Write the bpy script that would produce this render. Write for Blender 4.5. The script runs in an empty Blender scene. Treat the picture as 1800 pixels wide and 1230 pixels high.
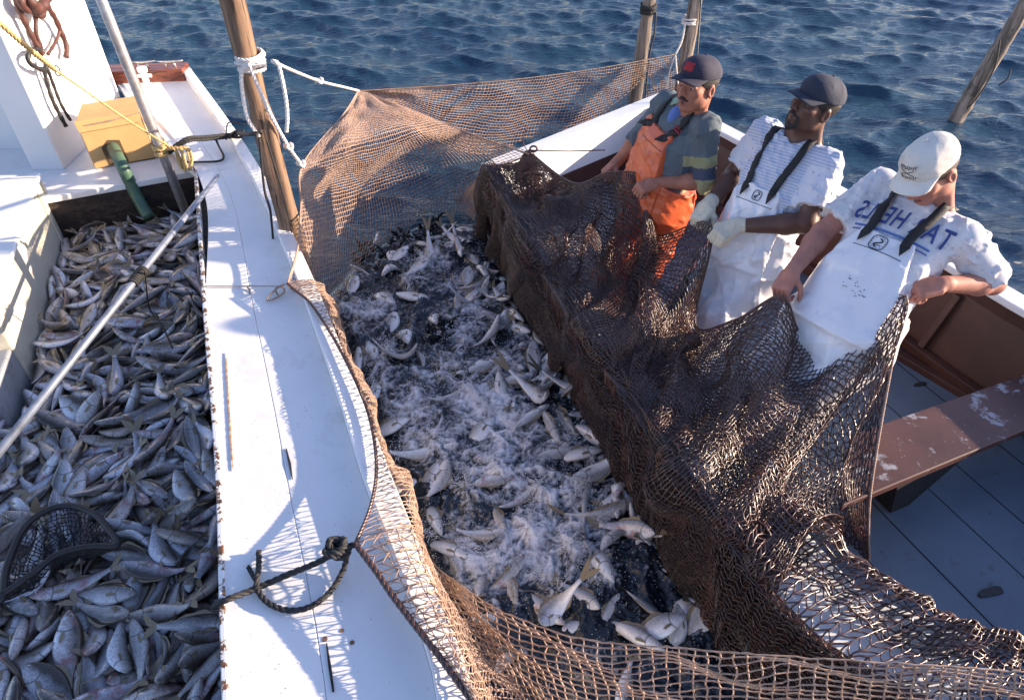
import bpy, bmesh, math, random
import numpy as np
from mathutils import Vector, Matrix, Quaternion
R = math.radians
SC = bpy.context.scene
COL = SC.collection
rng = np.random.default_rng(7)
random.seed(7)

# ---------------------------------------------------------------- camera, light, exposure
CAM_H, PITCH, LENS = 2.5, R(40.4), 24.0
cam_d = bpy.data.cameras.new("camera"); cam = bpy.data.objects.new("camera", cam_d); COL.objects.link(cam)
cam.location = (0, 0, CAM_H); cam.rotation_euler = (R(90) - PITCH, 0, 0)
cam_d.lens = LENS; cam_d.sensor_width = 36; cam_d.clip_end = 2000; cam_d.clip_start = 0.05
SC.camera = cam
SUN_EL, SUN_AZ = R(15.5), R(3)            # azimuth measured from +X towards +Y
w = bpy.data.worlds.new("World"); SC.world = w; w.use_nodes = True
nt = w.node_tree; bg = nt.nodes["Background"]
sky = nt.nodes.new("ShaderNodeTexSky"); sky.sky_type = 'NISHITA'; sky.sun_disc = False
sky.sun_elevation = SUN_EL; sky.sun_rotation = R(90) - SUN_AZ
sky.air_density = 1.0; sky.dust_density = 0.6; sky.ozone_density = 2.4
tint = nt.nodes.new("ShaderNodeMix"); tint.data_type = 'RGBA'; tint.blend_type = 'MULTIPLY'; tint.inputs[0].default_value = 1.0; tint.inputs[7].default_value = (1.12, .97, 1.05, 1)
nt.links.new(sky.outputs[0], tint.inputs[6]); nt.links.new(tint.outputs[2], bg.inputs[0]); bg.inputs[1].default_value = 0.125
sl = bpy.data.lights.new("sun", 'SUN'); sl.energy = 5.0; sl.angle = R(0.5); sl.color = (1.0, 0.80, 0.60)
so = bpy.data.objects.new("sun", sl); COL.objects.link(so)
sd = Vector((math.cos(SUN_EL) * math.cos(SUN_AZ), math.cos(SUN_EL) * math.sin(SUN_AZ), math.sin(SUN_EL)))
so.rotation_euler = sd.to_track_quat('Z', 'Y').to_euler(); so.location = sd * 30
SC.view_settings.view_transform = 'Standard'; SC.view_settings.look = 'None'
SC.view_settings.exposure = 1.42; SC.view_settings.gamma = 1.0; SC.view_settings.use_curve_mapping = False

def at(px, py, z):
    """world point at height z seen at photo pixel (px, py) of 1800x1230 (survey of the photograph)"""
    a = (px - 900) / 1200.0; b = -(py - 615) / 1200.0
    c, s = math.cos(PITCH), math.sin(PITCH)
    d = Vector((a, c + b * s, -s + b * c))
    t = (z - CAM_H) / d.z
    return Vector((d.x * t, d.y * t, z))
def aty(px, py, y):
    a = (px - 900) / 1200.0; b = -(py - 615) / 1200.0
    c, s = math.cos(PITCH), math.sin(PITCH)
    d = Vector((a, c + b * s, -s + b * c)); t = y / d.y
    return Vector((d.x * t, y, CAM_H + d.z * t))

# ---------------------------------------------------------------- object helpers
def tag(o, label=None, cat=None, group=None, kind=None):
    if label: o["label"] = label
    if cat: o["category"] = cat
    if group: o["group"] = group
    if kind: o["kind"] = kind
    return o
def empty(name, loc, label, cat, group=None):
    o = bpy.data.objects.new(name, None); COL.objects.link(o); o.location = loc; o.empty_display_size = 0.1
    return tag(o, label, cat, group)
def link(name, me, mat=None, parent=None, smooth=False, loc=None):
    o = bpy.data.objects.new(name, me); COL.objects.link(o)
    if mat is not None and len(me.materials) == 0:
        for m in (mat if isinstance(mat, (list, tuple)) else [mat]): me.materials.append(m)
    if smooth: me.shade_smooth()
    if parent is not None:
        o.parent = parent; o.matrix_parent_inverse = Matrix.Translation(-parent.location)
    if loc is not None: o.location = loc
    return o
def np_mesh(name, v, f, smooth=True, mi=None):
    """mesh from numpy verts (n,3) and quads (m,4)"""
    me = bpy.data.meshes.new(name)
    v = np.ascontiguousarray(v, dtype=np.float32).reshape(-1, 3); f = np.ascontiguousarray(f, dtype=np.int32)
    k = f.shape[1]
    me.vertices.add(len(v)); me.vertices.foreach_set("co", v.ravel())
    me.loops.add(f.size); me.loops.foreach_set("vertex_index", f.ravel())
    me.polygons.add(len(f)); me.polygons.foreach_set("loop_start", np.arange(0, f.size, k, dtype=np.int32))
    try: me.polygons.foreach_set("loop_total", np.full(len(f), k, dtype=np.int32))
    except Exception: pass
    if mi is not None: me.polygons.foreach_set("material_index", np.asarray(mi, dtype=np.int32))
    me.polygons.foreach_set("use_smooth", np.full(len(f), smooth, dtype=bool))
    me.update(calc_edges=True); me.validate()
    return me
class MB:
    """collects boxes, prisms and tubes into one mesh"""
    def __init__(s): s.v = []; s.f = []; s.m = []
    def add(s, vs, fs, mi=0):
        b = len(s.v); s.v += [tuple(p) for p in vs]; s.f += [tuple(b + i for i in q) for q in fs]; s.m += [mi] * len(fs); return s
    def prism(s, poly, z0, z1, mi=0):
        n = len(poly)
        a = [(p[0], p[1], z0 if not callable(z0) else z0(p)) for p in poly]
        c = [(p[0], p[1], z1 if not callable(z1) else z1(p)) for p in poly]
        fs = [tuple(range(n - 1, -1, -1)), tuple(range(n, 2 * n))] + [(i, (i + 1) % n, n + (i + 1) % n, n + i) for i in range(n)]
        return s.add(a + c, fs, mi)
    def box(s, c, x, y, z, hx, hy, hz, mi=0):
        c, x, y, z = Vector(c), Vector(x).normalized(), Vector(y).normalized(), Vector(z).normalized()
        vs = [c + x * (hx * i) + y * (hy * j) + z * (hz * k) for k in (-1, 1) for j in (-1, 1) for i in (-1, 1)]
        return s.add(vs, [(0, 2, 3, 1), (4, 5, 7, 6), (0, 1, 5, 4), (2, 6, 7, 3), (0, 4, 6, 2), (1, 3, 7, 5)], mi)
    def strip(s, A, B, th, mi=0):
        """solid slab between polylines A and B (top faces), thickness th downward"""
        n = len(A); th = Vector((0, 0, th))
        vs = [Vector(p) for p in A] + [Vector(p) for p in B] + [Vector(p) - th for p in A] + [Vector(p) - th for p in B]
        fs = []
        for i in range(n - 1):
            fs += [(i, i + 1, n + i + 1, n + i), (2 * n + i, 3 * n + i, 3 * n + i + 1, 2 * n + i + 1),
                   (i, 2 * n + i, 2 * n + i + 1, i + 1), (n + i, n + i + 1, 3 * n + i + 1, 3 * n + i)]
        fs += [(0, n, 3 * n, 2 * n), (n - 1, 3 * n - 1, 4 * n - 1, 2 * n - 1)]
        return s.add(vs, fs, mi)
    def tube(s, pts, r, n=8, mi=0, closed=False, cap=True):
        P = [Vector(p) for p in pts]; N = len(P)
        rr = r if isinstance(r, (list, tuple, np.ndarray)) else [r] * N
        vs = []; prev = None
        for i in range(N):
            a = P[(i - 1) % N] if (closed or i > 0) else P[i]; b = P[(i + 1) % N] if (closed or i < N - 1) else P[i]
            t = (b - a).normalized()
            if prev is None:
                u = t.cross(Vector((0, 0, 1)));
                if u.length < 1e-3: u = t.cross(Vector((1, 0, 0)))
            else: u = prev - t * prev.dot(t)
            u.normalize(); prev = u; v2 = t.cross(u)
            for k in range(n):
                an = 2 * math.pi * k / n
                vs.append(P[i] + (u * math.cos(an) + v2 * math.sin(an)) * rr[i])
        fs = []
        for i in range(N if closed else N - 1):
            j = (i + 1) % N
            for k in range(n): fs.append((i * n + k, i * n + (k + 1) % n, j * n + (k + 1) % n, j * n + k))
        if cap and not closed: fs += [tuple(range(n - 1, -1, -1)), tuple((N - 1) * n + k for k in range(n))]
        return s.add(vs, fs, mi)
    def mesh(s, name, smooth=False):
        me = bpy.data.meshes.new(name); me.from_pydata(s.v, [], s.f)
        me.polygons.foreach_set("material_index", s.m)
        bm = bmesh.new(); bm.from_mesh(me); bmesh.ops.recalc_face_normals(bm, faces=bm.faces); bm.to_mesh(me); bm.free()
        if smooth: me.shade_smooth()
        return me
    def build(s, name, mat, parent=None, smooth=False, bevel=0.0):
        o = link(name, s.mesh(name, smooth), mat, parent)
        if bevel:
            b = o.modifiers.new("bevel", 'BEVEL'); b.width = bevel; b.segments = 2; b.limit_method = 'ANGLE'; b.angle_limit = R(35)
            b.harden_normals = False
        return o
def spline(P, n=12, closed=False):
    P = [Vector(p) for p in P]; N = len(P); out = []
    for i in range(N if closed else N - 1):
        g = (lambda k: P[k % N]) if closed else (lambda k: P[min(max(k, 0), N - 1)])
        a, b, c, d = g(i - 1), g(i), g(i + 1), g(i + 2)
        for k in range(n):
            t = k / n
            out.append(0.5 * ((2 * b) + (c - a) * t + (2 * a - 5 * b + 4 * c - d) * t * t + (3 * b - a - 3 * c + d) * t ** 3))
    if not closed: out.append(P[-1])
    return out
def resample(P, step):
    P = [Vector(p) for p in P]; out = [P[0]]; acc = 0.0
    for a, b in zip(P[:-1], P[1:]):
        L = (b - a).length
        if L < 1e-9: continue
        d = step - acc
        while d <= L: out.append(a.lerp(b, d / L)); d += step
        acc = L - (d - step)
    out.append(P[-1]); return out
def laid_rope(mb, pts, r, lay=None, strands=3, mi=0, n=6):
    """twisted rope: strands wound round a centre line"""
    lay = lay or r * 7
    P = resample(pts, lay / 9.0); u = None; rails = [[] for _ in range(strands)]; d = 0
    for i, p in enumerate(P):
        a = P[max(i - 1, 0)]; b = P[min(i + 1, len(P) - 1)]; t = (b - a)
        if t.length < 1e-9: continue
        t.normalize(); d += (p - a).length
        if u is None:
            u = t.cross(Vector((0, 0, 1)))
            if u.length < 1e-3: u = t.cross(Vector((1, 0, 0)))
        else: u = u - t * u.dot(t)
        u.normalize(); v = t.cross(u)
        for k in range(strands):
            an = 2 * math.pi * (d / lay + k / strands)
            rails[k].append(p + (u * math.cos(an) + v * math.sin(an)) * r * 0.5)
    for k in range(strands): mb.tube(rails[k], r * 0.58, n, mi)
    return mb

# ---------------------------------------------------------------- material helpers
class NT:
    def __init__(s, name):
        s.m = bpy.data.materials.new(name); s.m.use_nodes = True; s.t = s.m.node_tree; s.b = s.t.nodes["Principled BSDF"]
    def n(s, typ, ins=None, **kw):
        q = s.t.nodes.new("ShaderNode" + typ)
        for k, v in kw.items(): setattr(q, k, v)
        for k, v in (ins or {}).items():
            i = q.inputs[k]
            if hasattr(v, "is_output") or isinstance(v, bpy.types.NodeSocket): s.t.links.new(v, i)
            else:
                if isinstance(v, (tuple, list)) and len(v) == 3 and i.type == 'RGBA': v = (*v, 1)
                i.default_value = v
        return q
    def set(s, **kw):
        for k, v in kw.items():
            i = s.b.inputs[k.replace("_", " ")]
            if isinstance(v, bpy.types.NodeSocket): s.t.links.new(v, i)
            else:
                if isinstance(v, (tuple, list)) and len(v) == 3 and i.type == 'RGBA': v = (*v, 1)
                i.default_value = v
        return s
    def co(s, which="Object"): return s.n("TexCoord").outputs[which]
    def noise(s, scale, detail=4, rough=.55, vec=None, dist=0.0):
        return s.n("TexNoise", {"Scale": scale, "Detail": detail, "Roughness": rough, "Distortion": dist, "Vector": vec if vec is not None else s.co()}).outputs[0]
    def ramp(s, fac, stops, interp='LINEAR'):
        q = s.n("ValToRGB", {"Fac": fac}); q.color_ramp.interpolation = interp
        e = q.color_ramp.elements
        while len(e) < len(stops): e.new(0.5)
        for x, (p, c) in zip(e, stops):
            x.position = p; x.color = (*c, 1) if isinstance(c, (tuple, list)) else (c, c, c, 1)
        return q.outputs[0]
    def mix(s, fac, a, b, mode='MIX'):
        q = s.n("Mix", data_type='RGBA', blend_type=mode)
        for sock, v in ((q.inputs[0], fac), (q.inputs[6], a), (q.inputs[7], b)):
            if isinstance(v, bpy.types.NodeSocket): s.t.links.new(v, sock)
            else: sock.default_value = (*v, 1) if isinstance(v, (tuple, list)) and len(v) == 3 else v
        return q.outputs[2]
    def math(s, op, a, b=0.0, c=None):
        q = s.n("Math", operation=op)
        for i, v in enumerate((a, b) if c is None else (a, b, c)):
            if isinstance(v, bpy.types.NodeSocket): s.t.links.new(v, q.inputs[i])
            else: q.inputs[i].default_value = v
        return q.outputs[0]
    def bump(s, h, strength=.3, dist=.01, nrm=None):
        ins = {"Height": h, "Strength": strength, "Distance": dist}
        if nrm is not None: ins["Normal"] = nrm
        o = s.n("Bump", ins).outputs[0]; s.t.links.new(o, s.b.inputs["Normal"]); return o
M = {}
def simple(name, col, rough=.6, var=.25, scale=20, bump=.2, bscale=60, metallic=0.0, dirt=None, dscale=6, damt=.5):
    k = NT(name); c0 = tuple(x * (1 - var) for x in col); c1 = tuple(min(1, x * (1 + var)) for x in col)
    c = k.ramp(k.noise(scale), [(.3, c0), (.7, c1)])
    if dirt is not None: c = k.mix(k.ramp(k.noise(dscale, 8, .7), [(.5, 0.0), (.68, damt)]), c, dirt)
    k.set(Base_Color=c, Roughness=rough, Metallic=metallic)
    if bump: k.bump(k.noise(bscale, 3), bump, .003)
    M[name] = k.m; return k.m
def white_paint(name, base=(.78, .78, .77), stain=(.33, .25, .17), amt=.55, speck=1.0):
    k = NT(name); co = k.co()
    c = k.ramp(k.noise(2.3, 6, .6, co), [(.3, tuple(x * .9 for x in base)), (.7, base)])
    c = k.mix(k.ramp(k.noise(5, 10, .72, co, .4), [(.56, 0.0), (.75, amt * .45)]), c, stain)
    vo = k.n("TexVoronoi", {"Scale": 34.0, "Vector": co, "Randomness": 1.0}, feature='F1')
    th = k.math('MULTIPLY', k.noise(7, 3, .6, co), .16 * speck)
    sp = k.math('LESS_THAN', vo.outputs["Distance"], k.math('SUBTRACT', th, .045))
    c = k.mix(sp, c, (.16, .12, .09))
    fine = k.ramp(k.noise(90, 2, .5, co), [(.70, 0.0), (.74, .55 * speck)])
    c = k.mix(fine, c, (.25, .22, .2))
    k.set(Base_Color=c, Roughness=k.ramp(k.noise(9, 4, .6, co), [(.3, .32), (.7, .6)]))
    k.bump(k.noise(40, 5, .6, co), .25, .004); M[name] = k.m; return k.m
white_paint("white_deck_paint", (.79, .78, .77), (.30, .23, .16), .8, 1.15); white_paint("white_wall_paint", (.8, .8, .79), (.3, .27, .25), .4, .5)
white_paint("white_skiff_paint", (.74, .76, .78), (.25, .2, .17), .6, .9)
simple("cream_paint", (.55, .53, .44), .5, .1, 3, .15, 40, dirt=(.25, .2, .14), dscale=3, damt=.5)
simple("grey_floor_paint", (.28, .30, .33), .5, .15, 4, .2, 40, dirt=(.06, .05, .05), dscale=9, damt=.8)
def brown_paint():
    k = NT("brown_boat_paint"); co = k.co()
    c = k.ramp(k.noise(3, 6, .65, co), [(.3, (.038, .015, .011)), (.7, (.085, .033, .023))])
    k.set(Base_Color=c, Roughness=.5); k.bump(k.noise(30, 5, .6, co), .3, .004); M["brown_boat_paint"] = k.m
brown_paint()
def bench_mat():
    k = NT("worn_brown_paint"); co = k.co()
    c = k.ramp(k.noise(4, 6, .65, co), [(.3, (.055, .022, .017)), (.7, (.095, .040, .031))])
    wear = k.ramp(k.noise(5.5, 12, .7, co, .3), [(.545, 0.0), (.585, 1.0)])
    c = k.mix(wear, c, (.27, .28, .31))
    sp = k.ramp(k.noise(60, 3, .6, co), [(.68, 0.0), (.72, .8)])
    c = k.mix(sp, c, (.4, .38, .36))
    k.set(Base_Color=c, Roughness=.45); k.bump(wear, -.25, .003); M["worn_brown_paint"] = k.m
bench_mat()
def floor_mat():
    k = NT("blue_floor_paint"); co = k.co()
    c = k.ramp(k.noise(3, 6, .6, co), [(.3, (.075, .105, .150)), (.7, (.115, .150, .195))])
    c = k.mix(k.ramp(k.noise(7, 10, .75, co, .5), [(.60, 0.0), (.66, .85)]), c, (.05, .045, .045))
    k.set(Base_Color=c, Roughness=.4); k.bump(k.noise(25, 4, .6, co), .2, .004); M["blue_floor_paint"] = k.m
floor_mat()
def wood(name, dark, light, scale=1.0, rough=.7, rings=18.0, axis=2):
    k = NT(name); co = k.co(); mp = k.n("Mapping", {"Vector": co})
    s_ = [rings, rings, rings]; s_[axis] = rings * .06; mp.inputs["Scale"].default_value = s_
    n1 = k.noise(scale, 8, .65, mp.outputs[0], .6)
    c = k.ramp(n1, [(.38, dark), (.5, tuple((a + b) / 2 for a, b in zip(dark, light))), (.62, light)])
    m2 = k.n("Mapping", {"Vector": co}); s2 = [60.0, 60.0, 60.0]; s2[axis] = 2.2; m2.inputs["Scale"].default_value = s2
    ck = k.ramp(k.noise(1.0, 5, .7, m2.outputs[0], .8), [(.53, 0.0), (.60, .9)]); c = k.mix(ck, c, tuple(x * .3 for x in dark))
    kn = k.ramp(k.noise(5, 3, .5, co), [(.60, 0.0), (.68, .8)])
    c = k.mix(kn, c, tuple(x * .35 for x in dark))
    k.set(Base_Color=c, Roughness=rough); k.bump(n1, .6, .01); M[name] = k.m
wood("weathered_pole_wood", (.065, .036, .022), (.36, .22, .135)); wood("grey_pole_wood", (.10, .08, .065), (.34, .27, .22))
wood("varnished_wood", (.14, .035, .02), (.32, .09, .045), axis=0, rough=.35)
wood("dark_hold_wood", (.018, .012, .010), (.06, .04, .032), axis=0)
simple("galvanised_steel", (.36, .35, .36), .42, .2, 30, .1, 80, .55, dirt=(.2, .11, .07), dscale=5, damt=.45)
simple("aluminium_tube", (.22, .25, .31), .42, .2, 12, .15, 90, .45, dirt=(.07, .07, .08), dscale=7, damt=.6)
simple("black_rope", (.022, .021, .022), .75, .35, 60, .5, 200)
simple("white_rope", (.72, .68, .64), .8, .12, 60, .5, 200)
simple("manila_rope", (.52, .36, .15), .85, .25, 60, .5, 200)
simple("tan_cord", (.34, .24, .17), .85, .25, 60, .5, 200)
simple("cardboard", (.52, .32, .13), .8, .08, 7, .15, 40)
simple("cardboard_inside", (.10, .06, .03), .9, .1, 7, 0)
simple("green_hose_rubber", (.055, .115, .075), .42, .2, 14, .2, 60)
simple("black_rubber", (.016, .015, .016), .55, .3, 30, .3, 60)
simple("rust_brown_rubber", (.075, .026, .020), .6, .3, 20, .5, 40)
simple("cleat_metal", (.45, .43, .40), .35, .2, 40, .1, 90, .7)
simple("black_paint", (.012, .011, .011), .7, .3, 20, .1)
simple("window_glass_dark", (.03, .035, .05), .12, .1, 5, 0)
# ---------------------------------------------------------------- outlines of the two boats (plan, metres)
DZ = .70                                     # side deck height
GZ = .53                                     # skiff gunwale height
def L2(px, py, z): return at(px, py, z)
deck_in = [Vector((-.52, .22, DZ)), L2(400, 1230, DZ), L2(385, 820, DZ), L2(362, 540, DZ), L2(345, 300, DZ)]
guard_in = [Vector((-.16, .22, DZ)), L2(771, 1230, DZ), L2(637, 842, DZ), L2(593, 700, DZ), L2(511, 471, DZ), L2(422, 280, DZ), L2(318, 128, DZ)]
guard_out = [Vector((.09, .22, DZ)), L2(838, 1230, DZ), L2(688, 842, DZ), L2(633, 700, DZ), L2(540, 471, DZ), L2(444, 280, DZ), L2(332, 122, DZ)]
ng_px = [(850, 293), (905, 396), (960, 487), (1010, 570), (1080, 668), (1150, 765), (1230, 870), (1310, 985), (1400, 1095), (1520, 1180), (1700, 1262)]
near_gun = [L2(x, y, GZ) for x, y in ng_px]
fg_px = [(1175, 163, .59), (1265, 212, .60), (1345, 254, .60), (1500, 338, .60), (1655, 432, .60), (1790, 512, .60)]
far_gun = [L2(*p) for p in fg_px]
_d = (far_gun[-1] - far_gun[-2]).normalized()
far_gun += [far_gun[-1] + Vector((.34, -.80, 0)) * .9, far_gun[-1] + Vector((.40, -1.9, 0))]
def inset(line, other_side, w):
    """offset a plan polyline sideways"""
    out = []
    for i, p in enumerate(line):
        a = line[max(i - 1, 0)]; b = line[min(i + 1, len(line) - 1)]
        t = Vector((b.x - a.x, b.y - a.y, 0)).normalized(); nrm = Vector((-t.y, t.x, 0)) * other_side
        ww = w(i / (len(line) - 1)) if callable(w) else w
        out.append(p + nrm * ww)
    return out
def inpoly(X, Y, poly):
    r = np.zeros(X.shape, bool); n = len(poly)
    for i in range(n):
        x0, y0 = poly[i][0], poly[i][1]; x1, y1 = poly[(i + 1) % n][0], poly[(i + 1) % n][1]
        c = ((y0 > Y) != (y1 > Y)) & (X < (x1 - x0) * (Y - y0) / (y1 - y0 + 1e-12) + x0); r ^= c
    return r
skiff_poly = [(p.x, p.y) for p in inset(near_gun, 1, .16)] + [(1.9, .1)] + [(p.x, p.y) for p in reversed(inset(far_gun, -1, .16))]
boat_poly = [(p.x, p.y) for p in inset(guard_out, 1, .12)] + [(-6, 5.2), (-6, .2)]

# ---------------------------------------------------------------- water
def wave_field(X, Y, seed=3):
    r = np.random.default_rng(seed); Z = np.zeros_like(X); DX = np.zeros_like(X); DY = np.zeros_like(X)
    lam = np.concatenate([np.geomspace(.16, 1.9, 84), [2.6, 3.4]])
    for l in lam:
        th = R(252) + r.normal(0, .42)           # chop running towards the camera from the far side
        k = 2 * math.pi / l; ph = r.uniform(0, 6.28)
        a = .0047 * l ** .80 * r.uniform(.6, 1.35) * (1.0 if l < 1.0 else .55)
        q = k * (X * math.cos(th) + Y * math.sin(th)) + ph
        Z += a * np.sin(q); DX -= a * .8 * math.cos(th) * np.cos(q) * -1; DY -= a * .8 * math.sin(th) * np.cos(q) * -1
    return Z, DX, DY
def water_mat():
    k = NT("sea_water"); co = k.co()
    mp = k.n("Mapping", {"Vector": co}); mp.inputs["Rotation"].default_value = (0, 0, R(-18)); mp.inputs["Scale"].default_value = (.8, 2.4, 1)
    n1 = k.noise(9, 6, .6, mp.outputs[0], .4)
    big = k.noise(.35, 2, .5, co)
    c = k.ramp(big, [(.35, (.008, .032, .070)), (.7, (.013, .046, .074))])
    k.set(Base_Color=c, Roughness=.07, IOR=1.33); k.b.inputs["Specular IOR Level"].default_value = .5
    k.bump(n1, .75, .042); M["sea_water"] = k.m
water_mat()
def build_water():
    xs = np.concatenate([np.linspace(-60, -8, 14)[:-1], np.arange(-8, 11, .027), np.linspace(11, 70, 14)[1:]])
    ys = np.concatenate([np.linspace(-40, -.4, 8)[:-1], np.arange(-.4, 12.4, .027), np.geomspace(12.4, 900, 40)[1:]])
    X, Y = np.meshgrid(xs, ys); Z, DX, DY = wave_field(X, Y)
    fade = np.clip((13 - np.abs(Y)) / 2, .0, 1)
    amp = fade * np.where(inpoly(X, Y, [(-2.6, 5), (-.6, 4.6), (1.2, 5.6), (3, 2.6), (3, 0), (-3, 0)]), .55, 1.0)
    Z = Z * amp
    nx, ny = len(xs), len(ys); idx = np.arange(nx * ny).reshape(ny, nx)
    f = np.stack([idx[:-1, :-1], idx[:-1, 1:], idx[1:, 1:], idx[1:, :-1]], -1).reshape(-1, 4)
    cx = (X[:-1, :-1] + X[1:, 1:]) / 2; cy = (Y[:-1, :-1] + Y[1:, 1:]) / 2
    keep = ~(inpoly(cx, cy, skiff_poly) | inpoly(cx, cy, boat_poly)).ravel()
    V = np.stack([X + DX * amp, Y + DY * amp, Z], -1).reshape(-1, 3); f = f[keep]
    used, inv = np.unique(f, return_inverse=True)
    me = np_mesh("water", V[used], inv.reshape(-1, 4))
    tag(link("water", me, M["sea_water"]), kind="structure")
build_water()
# ---------------------------------------------------------------- white workboat
BD = Vector((-.362, .932, 0)); BL = Vector((-.932, -.362, 0)); UP = Vector((0, 0, 1))   # along the boat, to its hold side
BO = L2(400, 1230, DZ); BO.z = 0
def bp(s, t, z): return Vector((BO.x, BO.y, 0)) + BD * s + BL * t + UP * z
HOLD_END = 3.30
boat = empty("workboat", (-1.6, 2.5, 0), "white working boat with open fish hold, broad side deck and cabin", "boat")
Ain = spline(deck_in, 6); Gin = spline(guard_in, 6); Gout = spline(guard_out, 6)
def lerp_line(L, n):
    L = resample(L, .01); return [L[int(round(i * (len(L) - 1) / (n - 1)))] for i in range(n)]
NS = 40
# far part of the inner deck edge continues past the hold to the stern board
stern_in = at(196, 128, DZ)
far_in = [deck_in[-1], deck_in[-1].lerp(stern_in, .5), stern_in]
A = lerp_line(spline(deck_in + [stern_in], 8), NS); G1 = lerp_line(Gin, NS); G2 = lerp_line(Gout, NS)
A[-1] = stern_in
mid = [a.lerp(g, .47) for a, g in zip(A, G1)]
MB().strip(A, [m - (m - a).normalized() * .0004 for m, a in zip(mid, A)], .045).build("deck_plank", M["white_deck_paint"], boat, bevel=.003)
MB().strip([m + (g - m).normalized() * .0004 for m, g in zip(mid, G1)], G1, .045).build("deck_plank", M["white_deck_paint"], boat, bevel=.003)
MB().strip([g + UP * .058 for g in G1], [g + UP * .045 for g in G2], .13).build("guard_rail", M["white_deck_paint"], boat, bevel=.006)
hull = MB()
out1 = [g - UP * .09 for g in inset(G2, 1, .004)]; out2 = [Vector((p.x, p.y, -.35)) for p in inset(G2, 1, .10)]
n = NS
hull.add(out1 + out2 + [p + Vector((-.03, 0, 0)) for p in out1] + [p + Vector((-.03, 0, 0)) for p in out2],
         [(i, i + 1, n + i + 1, n + i) for i in range(n - 1)] + [(2 * n + i, 3 * n + i, 3 * n + i + 1, 2 * n + i + 1) for i in range(n - 1)])
hull.build("hull", M["white_deck_paint"], boat, smooth=True)
# inner edge of the side deck: worn coaming lip and the wall of the hold
def chipped():
    k = NT("chipped_white_edge"); co = k.co()
    f = k.ramp(k.noise(26, 8, .7, co), [(.47, 0.0), (.50, 1.0)])
    rust = k.ramp(k.noise(40, 4, .6, co), [(.35, (.05, .03, .022)), (.7, (.24, .11, .05))])
    k.set(Base_Color=k.mix(f, rust, (.76, .76, .75)), Roughness=.55); k.bump(f, .5, .004); M["chipped_white_edge"] = k.m
chipped()
e0 = [p for p in resample(spline(deck_in, 8), .04)]
MB().strip([p + BL * .014 + UP * .004 for p in e0], [p + UP * .006 - BL * .004 for p in e0], .10).build("coaming_lip", M["chipped_white_edge"], boat, bevel=.004)
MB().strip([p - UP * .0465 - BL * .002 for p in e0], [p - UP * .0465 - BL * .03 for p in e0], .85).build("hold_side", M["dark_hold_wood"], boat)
def rusty():
    k = NT("rust_streak"); co = k.co()
    k.set(Base_Color=k.ramp(k.noise(30, 5, .6, co), [(.35, (.30, .12, .04)), (.65, (.55, .30, .13))]), Roughness=.8); M["rust_streak"] = k.m
rusty()
rs = MB(); a = at(389, 622, DZ + .001) - BL * .018; b = at(400, 830, DZ + .001) - BL * .018
rail = []; lft = []
for i in range(60):
    p = a.lerp(b, i / 59); wv = .0028 + .0012 * math.sin(i * 1.9) + .0016 * math.sin(i * 4.1) * math.sin(i * .7); wv *= min(1, i / 6, (59 - i) / 6) + .05
    lft.append(p + BL * wv); rail.append(p - BL * wv * .5)
rs.strip([p + UP * .0035 for p in lft], [p + UP * .0035 for p in rail], .003); rs.build("rusty_edge_strip", M["rust_streak"], boat)
# a dark open crack between the deck planks, and the plank seam
cr = MB()
c0, c1 = at(503, 788, DZ + .003), at(514, 842, DZ + .003)
cr.tube([c0, c0.lerp(c1, .5) + Vector((.002, 0, 0)), c1], [.002, .0045, .0015], 6); cr.build("deck_crack", M["black_paint"], boat); cr = MB()
c2, c3 = at(574, 1130, DZ + .003), at(586, 1215, DZ + .003)
cr.tube([c2, c2.lerp(c3, .5), c3], [.002, .004, .003], 6); cr.build("deck_crack", M["black_paint"], boat)
kn = MB()
for px, py, r in ((571, 1123, .008), (619, 1129, .007), (601, 1108, .006)):
    c = at(px, py, DZ); kn.add([c + Vector((math.cos(i * .785) * r, math.sin(i * .785) * r, .0015)) for i in range(8)], [tuple(range(8))])
simple("rust_brown_spot", (.16, .09, .05), .8, .2, 80, 0); kn.build("rusty_bolt_head", M["rust_brown_spot"], boat)
# hold floor
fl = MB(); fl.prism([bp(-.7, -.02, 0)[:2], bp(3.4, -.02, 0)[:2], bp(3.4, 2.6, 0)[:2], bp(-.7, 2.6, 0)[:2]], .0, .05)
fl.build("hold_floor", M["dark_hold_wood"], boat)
# bulkhead at the end of the hold with its white ledge
b0, b1 = at(84, 347, .56), at(330, 303, .56); bd = (b1 - b0).normalized(); bn = Vector((-bd.y, bd.x, 0))
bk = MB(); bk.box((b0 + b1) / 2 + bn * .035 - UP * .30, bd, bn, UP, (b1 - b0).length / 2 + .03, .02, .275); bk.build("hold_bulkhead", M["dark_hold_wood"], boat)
bk = MB(); bk.box((b0 + b1) / 2 + bn * .15 + UP * -.02, bd, bn, UP, (b1 - b0).length / 2 + .06, .15, .02); bk.build("ledge", M["white_wall_paint"], boat, bevel=.006)
# low deck behind the ledge
lowd = MB(); q = [b0 + bn * .305 - bd * 2.2, b1 + bn * .305 + bd * .02, b1 + bn * .9 + bd * .0, b0 + bn * 1.8 - bd * 2.4]
lowd.prism([p[:2] for p in q], .44, .535); lowd.build("cabin_sole", M["white_wall_paint"], boat)
fd_px = [(340, 300), (318, 280), (262, 215), (210, 153), (180, 122), (336, 121)]
fd = MB(); fd.prism([at(x, y, .69)[:2] for x, y in fd_px], .64, .692); fd.build("foredeck", M["white_deck_paint"], boat, bevel=.003)
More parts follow.
